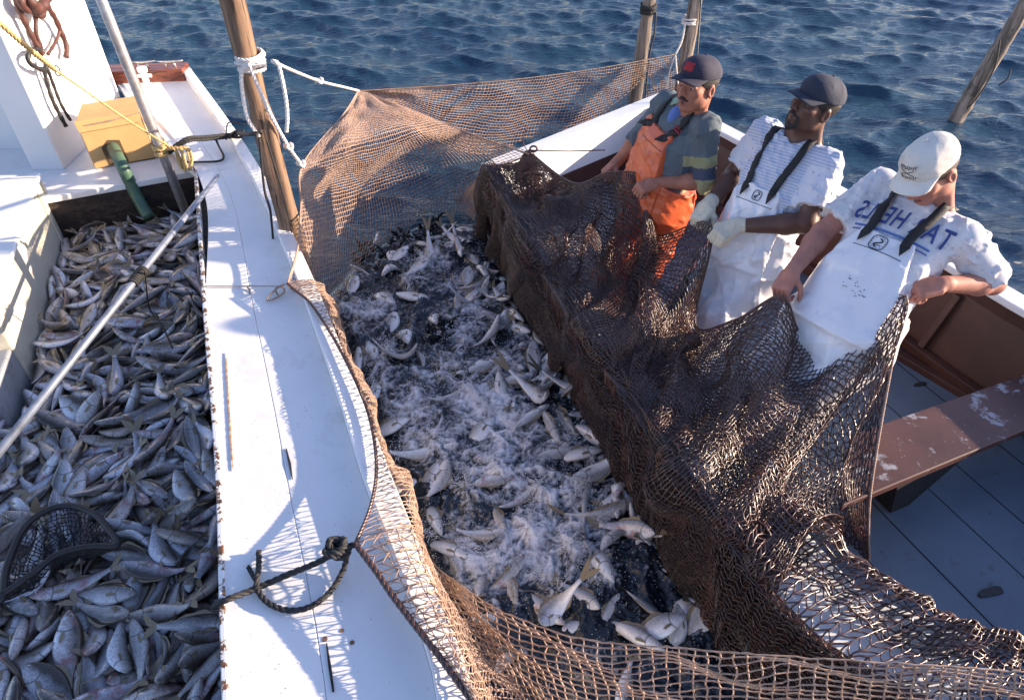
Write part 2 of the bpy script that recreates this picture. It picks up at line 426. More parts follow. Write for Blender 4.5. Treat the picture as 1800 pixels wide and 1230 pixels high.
# stern board with rail
s0, s1 = at(190, 148, DZ), at(326, 143, DZ); sdv = (s1 - s0).normalized(); sn = Vector((-sdv.y, sdv.x, 0))
sb = MB(); sb.box((s0 + s1) / 2 + sn * .09 + UP * .03 - sdv * .3, sdv, sn, UP, (s1 - s0).length / 2 + .3, .09, .055); sb.build("stern_board", M["varnished_wood"], boat, bevel=.008)
# cabin wall: sunlit slab standing on the deck
w0 = at(113, 300, .53); w1 = at(207, 155, .70); w1.z = .53; wd = (w1 - w0).normalized(); wn = Vector((wd.y, -wd.x, 0))
cw = MB(); L = (w1 - w0).length
cw.box(w0.lerp(w1, .5) - wn * .10 + UP * .95, wd, wn, UP, L / 2, .10, .95); cw.build("cabin_side", M["white_wall_paint"], boat, bevel=.012)
sm = MB(); p = w0 + wd * L * .63; sm.box(p + wn * .0015 + UP * 1.0, wd, wn, UP, .002, .0015, .9); sm.build("panel_seam", M["rust_brown_spot"], boat)
# wall further left, set back
cw = MB(); l0 = w0 - wn * .36 - wd * .02
cw.box(l0 - wn * .9 + wd * .40 + UP * .75, wd, wn, UP, .04, .9, .95); cw.build("cabin_back_wall", M["white_wall_paint"], boat, bevel=.008)
wp = MB(); wp.box(l0 - wn * .36 + wd * .355 + UP * .62, wd, wn, UP, .004, .20, .11); wp.build("cabin_window", M["window_glass_dark"], boat)
# cream engine box beside the hold and its lower step
x0 = at(66, 307, .67)
def bx(s, t, z): return x0 + BD * s + BL * t + UP * (z - .67)
eb = MB(); eb.prism([bx(0, 0, 0)[:2], bx(0, 1.2, 0)[:2], bx(-1.42, 1.2, 0)[:2], bx(-1.42, .02, 0)[:2]], .06, .65); eb.build("engine_box", M["cream_paint"], boat, bevel=.01)
eb = MB(); eb.prism([bx(.012, -.014, 0)[:2], bx(.012, 1.2, 0)[:2], bx(-1.43, 1.2, 0)[:2], bx(-1.43, .006, 0)[:2]], .651, .675); eb.build("engine_box_lid", M["white_wall_paint"], boat, bevel=.008)
eb = MB(); eb.box(bx(-.16, -.004, .36), BD, BL, UP, .012, .006, .27); eb.box(bx(-.02, -.003, .36), BD, BL, UP, .014, .008, .27); eb.build("engine_box_batten", M["cream_paint"], boat, bevel=.003)
eb = MB(); eb.prism([bx(-1.424, .03, 0)[:2], bx(-1.424, 1.2, 0)[:2], bx(-1.80, 1.2, 0)[:2], bx(-1.80, .05, 0)[:2]], .06, .46); eb.build("engine_box_step", M["grey_floor_paint"], boat, bevel=.01)
# cleats and bitt on the stern
def cleat(px, py):
    c = at(px, py, .79); m = MB()
    m.tube([c + sdv * -.10 + UP * .04, c + sdv * -.05 + UP * .034, c + UP * .03, c + sdv * .05 + UP * .034, c + sdv * .10 + UP * .04], [.005, .009, .012, .009, .005], 8)
    m.tube([c - sdv * .03 + UP * .03, c - sdv * .035 - UP * .015], .009, 8); m.tube([c + sdv * .03 + UP * .03, c + sdv * .035 - UP * .015], .009, 8)
    m.build("cleat", M["cleat_metal"], boat, smooth=True)
cleat(252, 118); cleat(300, 117)
c = at(262, 158, DZ); m = MB()
m.tube([c, c + UP * .02, c + UP * .05, c + UP * .12, c + UP * .13, c + UP * .16, c + UP * .165], [.05, .05, .022, .022, .034, .034, .02], 12)
m.tube([c - sdv * .05 + UP * .10, c + sdv * .05 + UP * .10], .012, 8); m.build("mooring_bitt", M["white_wall_paint"], boat, smooth=True)

# ---------------------------------------------------------------- skiff
skiff = empty("skiff", (1.2, 2.6, 0), "open wooden skiff with white gunwales and brown inside, three men standing in it", "boat")
NG = lerp_line(spline(near_gun, 6), 44); FG = lerp_line(spline(far_gun, 6), 44)
wid = lambda t: .085 + .18 * min(1.0, max(0.0, (t - .5) / .3))
NI = inset(NG, 1, wid); FI = inset(FG, -1, .12)
MB().strip(NG, NI, .035).build("gunwale", M["white_skiff_paint"], skiff, bevel=.006)
MB().strip(FG, FI, .035).build("gunwale", M["white_skiff_paint"], skiff, bevel=.006)
def side(g, gi, sgn, name, mat, top, drop, flare, th=.022):
    a = [p - UP * .0355 for p in inset(g, sgn, top)]; b = [Vector((p.x, p.y, drop)) for p in inset(g, sgn, flare)]
    a2 = [p - UP * .0355 for p in inset(g, sgn, top + th)]; b2 = [Vector((p.x, p.y, drop)) for p in inset(g, sgn, flare + th)]
    m_ = MB(); k = len(g)
    fs = []
    for i in range(k - 1):
        fs += [(i, i + 1, k + i + 1, k + i), (2 * k + i, 3 * k + i, 3 * k + i + 1, 2 * k + i + 1)]
    m_.add(a + b + a2 + b2, fs); return m_.build(name, mat, skiff, smooth=True)
side(NG, NI, 1, "outer_planking", M["brown_boat_paint"], .012, -.2, .15)
side(NG, NI, 1, "inner_planking", M["brown_boat_paint"], .045, .06, .17)
side(FG, FI, -1, "outer_planking", M["white_skiff_paint"], .012, -.2, .15)
side(FG, FI, -1, "inner_planking", M["brown_boat_paint"], .045, .06, .17)
# rub strip below the far gunwale inside
r0 = [p - UP * .036 for p in inset(FG, -1, .055)]; r1 = [p - UP * .036 for p in inset(FG, -1, .088)]
MB().strip(r0, r1, .075).build("inner_stringer", M["brown_boat_paint"], skiff, bevel=.004)
def chine(sgn, g, zz, w0_, w1_, h, name):
    p0 = [Vector((p.x, p.y, zz)) for p in inset(g, sgn, w0_)]; p1 = [Vector((p.x, p.y, zz)) for p in inset(g, sgn, w1_)]
    MB().strip(p0, p1, h).build(name, M["brown_boat_paint"], skiff, bevel=.004)
chine(-1, FG, .175, .19, .23, .06, "chine_log"); chine(1, NG, .175, .19, .23, .06, "chine_log")
# frames against the far side
for k in range(4, 42, 5):
    p = FG[k]; t = (FG[k + 1] - FG[k - 1]); t.z = 0; t.normalize(); nrm = Vector((t.y, -t.x, 0))
    q0 = p + nrm * .10 - UP * .113; q1 = p + nrm * .195; q1.z = .176
    MB().box((q0 + q1) / 2, t, nrm, q0 - q1, .018, .018, (q0 - q1).length / 2 - .002).build("side_frame", M["brown_boat_paint"], skiff, bevel=.003)
# transom at the far end
t0, t1 = NG[0].copy(), FG[0].copy(); td = (t1 - t0); td.z = 0; TL = td.length; td.normalize(); tn = Vector((td.y, -td.x, 0))
tm = MB(); dz = (t1.z - t0.z) / 2
tdir = (t1 - t0).normalized(); tup = Vector((0, 0, 1))
vs = []
for off in (0.0, .035):
    for p, zb in ((t0, .27), (t1, .30)): vs += [p + tn * off - UP * .001, Vector((p.x, p.y, zb)) + tn * (off + .02)]
tm.add(vs, [(0, 1, 3, 2), (4, 6, 7, 5), (0, 2, 6, 4), (1, 5, 7, 3), (0, 4, 5, 1), (2, 3, 7, 6)]); tm.build("transom_upper", M["white_skiff_paint"], skiff, bevel=.004)
tm = MB(); vs = []
for off in (0.0, .035):
    for p, zb in ((t0, .268), (t1, .298)): vs += [Vector((p.x, p.y, zb)) + tn * (off + .016), Vector((p.x, p.y, -.2)) + tn * (off + .06)]
tm.add(vs, [(0, 1, 3, 2), (4, 6, 7, 5), (0, 2, 6, 4), (1, 5, 7, 3), (0, 4, 5, 1), (2, 3, 7, 6)]); tm.build("transom_lower", M["brown_boat_paint"], skiff, bevel=.004)
tm = MB(); cap0 = [t0 + UP * .012 - tn * .03, t1 + UP * .012 - tn * .03]; cap1 = [t0 + UP * .012 + tn * .10 + td * .09, t1 + UP * .012 + tn * .10 - td * .12]
tm.strip(cap0, cap1, .012); tm.build("transom_cap", M["white_skiff_paint"], skiff, bevel=.003)
# floor of boards
SD = Vector((.372, -.928, 0)); SX = Vector((.928, .372, 0))
fp = [(p.x, p.y) for p in inset(NG, 1, .19)] + [(p.x, p.y) for p in reversed(inset(FG, -1, .19))]
flo = MB(); flo.prism(fp, .06, .098); flo.build("floor_boards", M["blue_floor_paint"], skiff)
seam = MB()
for k in range(1, 7):
    a = Vector((.0, 4.3, .0995)) + SX * (k * .255 + .03 * (k % 2)); seam.box(a + SD * 2.2, SD, SX, UP, 1.75, .0009 + .0006 * (k % 3), .0012)
seam.build("floor_seams", M["black_paint"], skiff)
st = MB(); a, b = at(1560, 612, .115), at(1690, 690, .115); st.box(a.lerp(b, .5) - (b - a) * .6, b - a, Vector((-(b - a).y, (b - a).x, 0)), UP, (b - a).length * 1.3, .022, .02)
st.build("floor_stringer", M["brown_boat_paint"], skiff, bevel=.004)
# thwart and its support
h0, h1, h2, h3 = at(1500, 762, .40), at(1850, 640, .40), at(1480, 890, .40), at(1850, 736, .40)
be = MB(); be.prism([h2[:2], h3[:2], h1[:2], h0[:2]], .365, .40); be.build("bench", M["worn_brown_paint"], skiff, bevel=.006)
q = at(1600, 880, .25); be = MB(); hd = (h3 - h2).normalized(); hn = Vector((-hd.y, hd.x, 0))
be.add([h2.lerp(h3, .28) + hn * .02 - UP * .036, h2.lerp(h3, .62) + hn * .02 - UP * .036, h2.lerp(h3, .45) + hn * .03 + UP * -.30, h2.lerp(h3, .36) + hn * .03 + UP * -.30,
        h2.lerp(h3, .28) + hn * .24 - UP * .036, h2.lerp(h3, .62) + hn * .24 - UP * .036, h2.lerp(h3, .45) + hn * .23 + UP * -.30, h2.lerp(h3, .36) + hn * .23 + UP * -.30],
       [(0, 1, 2, 3), (7, 6, 5, 4), (0, 4, 5, 1), (1, 5, 6, 2), (2, 6, 7, 3), (3, 7, 4, 0)]); be.build("bench_knee", M["black_paint"], skiff)

# ---------------------------------------------------------------- wooden poles standing in the water
def pole(base, top, r0, r1, label, mat, seed, group="fish trap poles standing in the water"):
    r = np.random.default_rng(seed); base, top = Vector(base), Vector(top); n = 40; ax = (top - base)
    pts = []; rr = []
    for i in range(n):
        t = i / (n - 1); off = Vector((math.sin(t * 5 + seed) * .012, math.cos(t * 4 + seed * 2) * .012, 0))
        pts.append(base + ax * t + off); rr.append(r0 + (r1 - r0) * t + r.normal(0, .0022))
    m_ = MB(); m_.tube([p - base for p in pts], rr, 18)
    v = np.array(m_.v); ang = np.arctan2(v[:, 1], v[:, 0]); dent = .006 * np.sin(ang * 3 + v[:, 2] * 2.2) + .004 * np.sin(ang * 5 - v[:, 2] * 3)
    rad = np.stack([np.cos(ang), np.sin(ang), 0 * ang], -1); v = v + rad * dent[:, None]; m_.v = [tuple(p) for p in v]
    o = m_.build("wooden_pole", mat, smooth=True); o.location = base
    return tag(o, label, "pole", group)
PL = Vector((-1.10, 3.02, 0))
pole((-1.10, 3.02, -.6), (-1.13, 3.03, 2.6), .054, .043, "thick bark-stripped wooden pole tied with white rope beside the deck edge", M["weathered_pole_wood"], 1)
PB = at(1111, 205, 0); PBt = aty(1141, 0, PB.y + .02)
pole((PB.x, PB.y, -.8), (PBt.x + .02, PBt.y, PBt.z + .5), .062, .055, "far wooden pole behind the net with a black band near its top", M["grey_pole_wood"], 2)
PC = at(1190, 190, 0); PC.y -= .12; PCt = aty(1215, 0, PC.y)
pole((PC.x, PC.y, -.8), (PCt.x + .02, PCt.y, PCt.z + .5), .068, .052, "far wooden pole behind the red-fronted cap, holding the net corner", M["grey_pole_wood"], 3)
PR = at(1680, 212, 0); PRt = aty(1795, 15, PR.y - .1)
pole(PR + (PR - PRt).normalized() * .7, PRt + (PRt - PR) * .5, .075, .058, "leaning wooden pole standing alone in open water, right edge", M["grey_pole_wood"], 4)
# twig-thin rod near the far poles
rd = at(1228, 235, .35); rt = aty(1236, 0, rd.y); m = MB(); m.tube([rd + Vector((0, 0, -.5)), rt + (rt - rd) * .4], .006, 6)
tag(m.build("thin_stake", M["black_rubber"], smooth=True), "thin dark stake rising from the water behind the red-fronted cap", "stake")
# ---------------------------------------------------------------- netting: every twine is real geometry
def cr_axis(C, n):
    """Catmull-Rom along axis 0 of array C (k, ...), n samples per span"""
    k = C.shape[0]; out = []
    for i in range(k - 1):
        a, b, c, d = C[max(i - 1, 0)], C[i], C[i + 1], C[min(i + 2, k - 1)]
        for j in range(n):
            t = j / n
            out.append(.5 * (2 * b + (c - a) * t + (2 * a - 5 * b + 4 * c - d) * t * t + (3 * b - a - 3 * c + d) * t ** 3))
    out.append(C[-1]); return np.array(out)
def uniform_axis(D):
    """re-space axis 0 by mean arc length"""
    seg = np.linalg.norm(np.diff(D, axis=0), axis=-1).mean(axis=1); s = np.concatenate([[0], np.cumsum(seg)]); L = s[-1]
    q = np.linspace(0, L, len(D)); j = np.clip(np.searchsorted(s, q) - 1, 0, len(s) - 2); t = (q - s[j]) / np.maximum(seg[j], 1e-9)
    return D[j] * (1 - t)[:, None, None] + D[j + 1] * t[:, None, None], L
def surface(ctrl, n=14):
    C = np.array([[tuple(p) for p in row] for row in ctrl], float)
    D = cr_axis(C, n); D = cr_axis(D.swapaxes(0, 1), n).swapaxes(0, 1)
    D, Lu = uniform_axis(D); D = D.swapaxes(0, 1); D, Lv = uniform_axis(D); D = D.swapaxes(0, 1)
    Lu = np.linalg.norm(np.diff(D, axis=0), axis=-1).sum(0).max(); Lv = np.linalg.norm(np.diff(D, axis=1), axis=-1).sum(1).max()
    return D, Lu, Lv
def sample(D, u, v):
    nu, nv = D.shape[0] - 1, D.shape[1] - 1
    x = np.clip(u, 0, 1) * nu; y = np.clip(v, 0, 1) * nv
    i = np.minimum(x.astype(int), nu - 1); j = np.minimum(y.astype(int), nv - 1); fx = (x - i)[..., None]; fy = (y - j)[..., None]
    return D[i, j] * (1 - fx) * (1 - fy) + D[i + 1, j] * fx * (1 - fy) + D[i, j + 1] * (1 - fx) * fy + D[i + 1, j + 1] * fx * fy
def tubes(P, rad, sides=4):
    """P (lines, pts, 3) -> verts, quads for tubes of radius rad (pts,) or scalar"""
    nl, npt, _ = P.shape
    T = np.empty_like(P); T[:, 1:-1] = P[:, 2:] - P[:, :-2]; T[:, 0] = P[:, 1] - P[:, 0]; T[:, -1] = P[:, -1] - P[:, -2]
    T /= np.maximum(np.linalg.norm(T, axis=-1, keepdims=True), 1e-9)
    up = np.array([.31, .52, .79]); U = np.cross(T, up); U /= np.maximum(np.linalg.norm(U, axis=-1, keepdims=True), 1e-6); W = np.cross(T, U)
    a = np.arange(sides) * 2 * np.pi / sides
    rr = (np.broadcast_to(np.asarray(rad, float), (npt,)) if np.ndim(rad) < 2 else rad)
    rr = rr[None, :, None, None] if rr.ndim == 1 else rr[:, :, None, None]
    V = P[:, :, None, :] + rr * (U[:, :, None, :] * np.cos(a)[None, None, :, None] + W[:, :, None, :] * np.sin(a)[None, None, :, None])
    idx = np.arange(nl * npt * sides).reshape(nl, npt, sides); nx = np.roll(idx, -1, axis=2)
    F = np.stack([idx[:, :-1], nx[:, :-1], nx[:, 1:], idx[:, 1:]], -1).reshape(-1, 4)
    return V.reshape(-1, 3), F
def wrinkle(D, amp, freq, seed, edge=(1, 1, 1, 1)):
    """push a dense surface in and out along its normal (folds); edge = keep fast (u0,u1,v0,v1)"""
    r = np.random.default_rng(seed); nu, nv = D.shape[:2]
    u = np.linspace(0, 1, nu)[:, None]; v = np.linspace(0, 1, nv)[None, :]
    du = np.gradient(D, axis=0); dv = np.gradient(D, axis=1); N = np.cross(du, dv); N /= np.maximum(np.linalg.norm(N, axis=-1, keepdims=True), 1e-9)
    h = np.zeros((nu, nv))
    for _ in range(9):
        fu, fv = r.normal(0, freq[0]), r.normal(0, freq[1]); h += np.sin(6.28 * (fu * u + fv * v) + r.uniform(0, 6.28)) * r.uniform(.4, 1)
    m = np.ones((nu, nv))
    if edge[0]: m = m * np.clip(u * 8, 0, 1)
    if edge[1]: m = m * np.clip((1 - u) * 8, 0, 1)
    if edge[2]: m = m * np.clip(v * 8, 0, 1)
    if edge[3]: m = m * np.clip((1 - v) * 8, 0, 1)
    return D + N * (h * m * amp / 2.2)[..., None]
def wrinkle_in(D, amp, freq, seed, vlo, vhi, small):
    """folds that grow from 'small' on the outer face (v < vlo) to full size inside (v > vhi)"""
    W = wrinkle(D, amp, freq, seed, (0, 0, 1, 1)); v = np.linspace(0, 1, D.shape[1])[None, :, None]; t = np.clip((v - vlo) / (vhi - vlo), 0, 1); t = small + (1 - small) * t
    return D + (W - D) * t
def netting(name, D, Lu, Lv, cell, r, mat, parent, seed=1, jit=.12, diamond=False, off=0.0):
    rr = np.random.default_rng(seed)
    nu, nv = max(3, int(round(Lu / cell))), max(3, int(round(Lv / cell)))
    sub = 2; gu = np.linspace(0, 1, nu * sub + 1); gv = np.linspace(0, 1, nv * sub + 1)
    U, V = np.meshgrid(gu, gv, indexing='ij')
    def smooth_noise(sh):
        a = rr.normal(0, 1, sh)
        for ax in (0, 1): a = (np.roll(a, 1, ax) + 2 * a + np.roll(a, -1, ax)) / 4
        return a
    U = U + smooth_noise(U.shape) * jit / nu; V = V + smooth_noise(V.shape) * jit / nv
    if diamond:      # slanted meshes: knots slide sideways, every second row by half a mesh
        U = U + (np.abs(((np.arange(V.shape[1]) / sub) % 2) - 1) - .5)[None, :] * .9 / nu
    P = sample(D, U, V) + rr.normal(0, r * .45, U.shape + (3,)) + off
    kr = np.where(np.arange(nv * sub + 1) % sub == 0, 1.5, .95) * r
    v1, f1 = tubes(P[::sub], kr); kr = np.where(np.arange(nu * sub + 1) % sub == 0, 1.5, .95) * r
    v2, f2 = tubes(P[:, ::sub].swapaxes(0, 1), kr)
    me = np_mesh(name, np.concatenate([v1, v2]), np.concatenate([f1, f2 + len(v1)]))
    return link(name, me, mat, parent)
def twine(name, a, b, rough, spec=.4):
    k = NT(name); co = k.co()
    c = k.ramp(k.noise(9, 5, .65, co), [(.3, a), (.7, b)])
    fl = k.ramp(k.noise(55, 2, .6, co), [(.62, 0.0), (.72, .5)]); c = k.mix(fl, c, tuple(min(1, x * 1.9) for x in b))
    k.set(Base_Color=c, Roughness=rough); k.b.inputs["Specular IOR Level"].default_value = spec; M[name] = k.m
twine("tarred_twine", (.032, .0125, .0095), (.082, .033, .023), .32, .8)
twine("dry_twine", (.265, .168, .122), (.435, .305, .232), .8)
twine("wet_shade_twine", (.016, .0075, .006), (.042, .018, .013), .28, .8)  # darker tarred twine: wet, with the outer face's shade put into its colour
net = empty("fishing_net", (.2, 2.6, 0), "large brown mesh fishing net hung between the boats and drawn up over the skiff's side", "net")
P_ = lambda *a: at(*a)
T = aty(630, 160, 4.45); FT = aty(1187, 96, PC.y - .08); B = P_(932, 270, .69)
# back wall along the head rope to the far pole
top = [T + (FT - T) * t - UP * (.05 * math.sin(math.pi * t)) for t in (0, .12, .25, .4, .55, .7, .85, 1)]
low_px = [(636, 172), (700, 206), (770, 248), (840, 270), (930, 262), (1020, 240), (1110, 215), (1192, 188)]
lowz = [.84, .6, .3, .05, -.12, -.15, -.15, -.1]
low = []
for t_, (x, y), z in zip(top, low_px, lowz):
    q = at(x, y, z); low.append(q)
D, lu, lv = surface([top, [a.lerp(b, .5) + Vector((0, .03, 0)) for a, b in zip(top, low)], low])
D = wrinkle(D, .02, (1.2, 3.0), 5, (1, 1, 1, 1))
netting("netting", D, lu, lv, .037, .0017, M["dry_twine"], net, 11)
# near sheet from the T corner down into the pocket
rowsB = [
 [T, T + Vector((.01, 0, -.004)), T + Vector((.02, 0, -.006)), T + Vector((.03, 0, -.008)), T + Vector((.04, 0, -.01)), T + Vector((.05, 0, -.012))],
 [aty(602, 204, 3.95), aty(622, 200, 4.0), aty(645, 197, 4.05), aty(668, 194, 4.1), aty(690, 190, 4.2), aty(712, 189, 4.3)],
 [aty(533, 288, 3.22), aty(590, 268, 3.35), aty(640, 255, 3.6), aty(690, 240, 3.8), aty(735, 227, 4.0), aty(785, 219, 4.28)],
 [P_(529, 360, .84), P_(585, 342, .62), P_(645, 325, .45), P_(710, 302, .40), P_(780, 276, .48), P_(862, 248, .72)],
 [P_(524, 432, .79), P_(575, 425, .42), P_(650, 398, .20), P_(730, 362, .12), P_(800, 325, .22), P_(930, 271, .69)],
 [P_(506, 498, .765), P_(572, 505, .30), P_(640, 462, .03), P_(730, 412, -.08), P_(800, 375, -.02), P_(848, 300, .50)],
 [P_(520, 510, .70), P_(592, 565, -.05), P_(655, 505, -.2), P_(740, 450, -.25), P_(815, 420, -.2), P_(838, 360, .22)],
]
D, lu, lv = surface(rowsB); D = wrinkle(D, .014, (2, 2), 8)
netting("netting", D, lu, lv, .037, .0017, M["dry_twine"], net, 12)
# band over the workboat's rail
ropeA = [(505, 498, .770), (520, 511, .768), (545, 532, .766), (578, 580, .766), (605, 628, .768), (632, 685, .768), (650, 735, .768), (660, 790, .77), (661, 840, .772), (650, 895, .785), (625, 955, .80)]
ra = [P_(*p) for p in ropeA]
lowC = [(530, 520, .55), (558, 535, .35), (590, 570, .1), (608, 620, .02), (630, 670, .0), (650, 720, .0), (668, 765, .0), (685, 810, 0), (705, 860, 0), (728, 915, 0), (752, 975, .05)]
lc = [P_(*p) for p in lowC]
eg = []
for a in ra:
    j = min(range(1, NS - 1), key=lambda i: (G2[i] - a).length); t = (G2[j + 1] - G2[j - 1]).normalized(); eg.append(G2[j] + t * (a - G2[j]).dot(t) + UP * .064 + Vector((-t.y, t.x, 0)).normalized() * -.012)
eg[0] = ra[0].lerp(eg[0], .6)
md = [a.lerp(b, .5) + UP * .006 for a, b in zip(ra, eg)]; dr = [a.lerp(b, .35) + Vector((.012, 0, 0)) for a, b in zip(eg, lc)]
D, lu, lv = surface([ra, md, eg, dr, lc, [p - UP * .25 for p in lc]]); D = wrinkle(D, .02, (1.5, 5), 3, (1, 0, 0, 0))
netting("netting", D, lu, lv, .031, .0013, M["dry_twine"], net, 13, diamond=True)
# near wall of the pocket, hanging across the foreground
colsD = [
 [(625, 955, .80), (700, 1060, .785), (770, 1150, .78), (836, 1240, .775)],
 [(722, 925, .775), (767, 1040, .775), (807, 1140, .775), (850, 1250, .775)],
 [(756, 985, .32), (800, 1075, .42), (842, 1160, .50), (890, 1255, .55)],
 [(831, 1043, .50), (868, 1110, .49), (905, 1180, .48), (945, 1275, .47)],
 [(919, 1090, .62), (942, 1150, .57), (965, 1210, .52), (990, 1290, .46)],
 [(1038, 1124, .72), (1050, 1180, .64), (1062, 1235, .56), (1075, 1310, .46)],
 [(1190, 1138, .80), (1192, 1190, .70), (1195, 1245, .60), (1198, 1320, .46)],
 [(1340, 1150, .85), (1338, 1200, .74), (1336, 1255, .62), (1334, 1330, .46)],
 [(1500, 1160, .88), (1495, 1210, .77), (1490, 1262, .64), (1485, 1340, .46)],
 [(1660, 1170, .90), (1652, 1220, .79), (1645, 1272, .66), (1638, 1350, .46)],
 [(1860, 1184, .91), (1850, 1232, .80), (1840, 1285, .66), (1830, 1360, .46)]]
D, lu, lv = surface([[P_(*p) for p in c] for c in colsD]); D = wrinkle(D, .012, (4, 1.5), 4, (1, 0, 1, 0))
netting("netting", D, lu, lv, .041, .0021, M["dry_twine"], net, 14, jit=.16)
Dl = D[:int(D.shape[0] * .30)] + np.array([.004, -.004, .006]); netting("netting", Dl, lu * .30, lv, .032, .0016, M["dry_twine"], net, 25, jit=.25, diamond=True)
netE = D
# dark wet net drawn over the skiff's gunwale up to the men's hands
st = [
 [(836, 440, -.15), (842, 380, .2), (852, 293, .57), (880, 288, .58), (910, 281, .63), (935, 270, .69)],
 [(885, 490, -.1), (888, 448, .2), (905, 393, .565), (945, 378, .50), (990, 352, .60), (1008, 322, .72)],
 [(945, 580, -.1), (948, 535, .2), (965, 488, .56), (1010, 455, .46), (1050, 388, .62), (1072, 303, .83)],
 [(982, 625, -.1), (986, 585, .2), (1004, 556, .56), (1060, 520, .43), (1112, 440, .58), (1139, 317, .84)],
 [(1015, 675, -.1), (1018, 640, .2), (1040, 610, .56), (1092, 590, .43), (1130, 512, .48), (1155, 412, .58)],
 [(1048, 722, -.1), (1052, 690, .2), (1080, 663, .56), (1122, 622, .46), (1190, 520, .62), (1250, 396, .87)],
 [(1080, 780, -.1), (1085, 752, .2), (1115, 714, .56), (1150, 660, .47), (1188, 612, .45), (1222, 568, .46)],
 [(1105, 828, -.1), (1110, 800, .2), (1150, 766, .56), (1205, 700, .48), (1252, 640, .54), (1292, 562, .65)],
 [(1132, 872, -.1), (1140, 842, .2), (1182, 806, .56), (1242, 742, .48), (1312, 650, .60), (1374, 520, .88)],
 [(1158, 915, -.1), (1166, 882, .2), (1212, 846, .56), (1282, 772, .47), (1352, 690, .58), (1412, 588, .72)],
 [(1184, 955, -.1), (1194, 922, .2), (1240, 884, .56), (1322, 805, .47), (1422, 695, .60), (1502, 556, .82)],
 [(1212, 995, -.1), (1222, 962, .2), (1268, 922, .56), (1348, 848, .50), (1465, 722, .62), (1594, 520, .985)],
 [(1240, 1035, -.1), (1252, 1000, .2), (1296, 962, .56), (1378, 872, .60), (1468, 790, .52), (1566, 650, .74)],
 [(1268, 1075, -.1), (1282, 1040, .2), (1322, 1000, .56), (1402, 898, .60), (1462, 880, .40), (1530, 868, .40)],
 [(1300, 1115, -.1), (1316, 1080, .2), (1352, 1042, .56), (1432, 925, .60), (1492, 950, .25), (1528, 985, .12)]]
cap_poly = [(p.x, p.y) for p in inset(NG, -1, .015)] + [(p.x, p.y) for p in reversed(inset(NI, 1, .015))]
def over_cap(D, lift):
    m_ = inpoly(D[..., 0], D[..., 1], cap_poly); D = D.copy(); D[..., 2] = np.where(m_, np.maximum(D[..., 2], GZ + lift), D[..., 2]); return D
E_ctrl = [[P_(x, y, (max(z, .56) if (i == 3 and k_ >= 1) else z)) for i, (x, y, z) in enumerate(s)] for k_, s in enumerate(st)]
def push_out(D, part):
    """keep the hanging outer face just outside the skiff's side"""
    D = D.copy(); g = np.array([(p.x, p.y) for p in spline([NG[i] for i in range(0, 44, 3)], 6)]); tg = np.gradient(g, axis=0); tg /= np.linalg.norm(tg, axis=1, keepdims=True); nn = np.stack([tg[:, 1], -tg[:, 0]], 1)
    P = D[part].reshape(-1, 3); j = np.argmin(((P[:, None, :2] - g[None]) ** 2).sum(-1), axis=1); sd_ = ((P[:, :2] - g[j]) * nn[j]).sum(1); need = np.where(P[:, 2] < GZ, .022 - .06 * np.clip(GZ - P[:, 2], 0, .6), -9) - sd_
    P = P.copy(); P[:, :2] += nn[j] * np.clip(need, 0, .3)[:, None]; D[part] = P.reshape(D[part].shape); return D
D, lu, lv = surface(E_ctrl); D = wrinkle(D, .035, (7, .22), 50, (0, 0, 1, 1)); D = push_out(D, (slice(None), slice(0, int(D.shape[1] * .40)))); De = D
D1 = wrinkle_in(D, .055, (5, 1.0), 21, .42, .7, .28); D1 = over_cap(D1, .012); netting("netting", D1, lu * 1.15, lv * 1.1, .0245, .0020, M["tarred_twine"], net, 15, jit=.25)
D2 = wrinkle_in(D, .075, (7, 1.6), 22, .42, .7, .25); D2[:, :, 2] -= .012; D2 = over_cap(D2, .007)
netting("netting", D2, lu * 1.1, lv * 1.1, .0255, .0020, M["tarred_twine"], net, 16, jit=.3, diamond=True)
# outer, hanging part is gathered: a second layer only there
D4 = wrinkle_in(D, .065, (3.5, 1.2), 27, .42, .7, .3); D4[:, :, 2] -= .02; D4 = over_cap(D4, .010)[:, :int(D.shape[1] * .62)]; netting('netting', D4, lu * 1.05, lv * .66, .029, .0020, M['wet_shade_twine'], net, 28, jit=.3, diamond=True)
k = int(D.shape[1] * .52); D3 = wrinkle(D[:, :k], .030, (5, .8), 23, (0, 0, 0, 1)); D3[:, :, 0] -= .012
netting("netting", D3, lu, lv * .5, .022, .0024, M["wet_shade_twine"], net, 17, jit=.3)
# edge along the broad near gunwale
rowsF = [
 [(1245, 1010, .05), (1330, 1112, .05), (1450, 1195, .1), (1600, 1245, .15), (1860, 1275, .2)],
 [(1300, 960, .565), (1352, 1040, .565), (1432, 1118, .565), (1560, 1190, .565), (1860, 1240, .565)],
 [(1340, 910, .575), (1420, 988, .57), (1520, 1072, .57), (1650, 1132, .57), (1860, 1180, .57)],
 [(1378, 866, .62), (1480, 956, .60), (1600, 1046, .59), (1700, 1096, .59), (1860, 1150, .59)],
 [(1386, 880, .50), (1492, 972, .48), (1607, 1058, .48), (1708, 1108, .48), (1860, 1165, .48)]]
D, lu, lv = surface([[P_(*p) for p in r_] for r_ in rowsF]); D = wrinkle(D, .010, (1.5, 4), 31, (0, 0, 0, 0)); D = push_out(D, (slice(0, int(D.shape[0] * .66)), slice(None)))
D = over_cap(D, .014); netting("netting", D, lu, lv, .038, .0029, M["tarred_twine"], net, 18, jit=.18, diamond=True)
gi = list(range(25, 44, 3)); gt = [(NG[min(i + 1, 43)] - NG[i - 1]).normalized() for i in gi]; go = [Vector((t.y, -t.x, 0)).normalized() for t in gt]
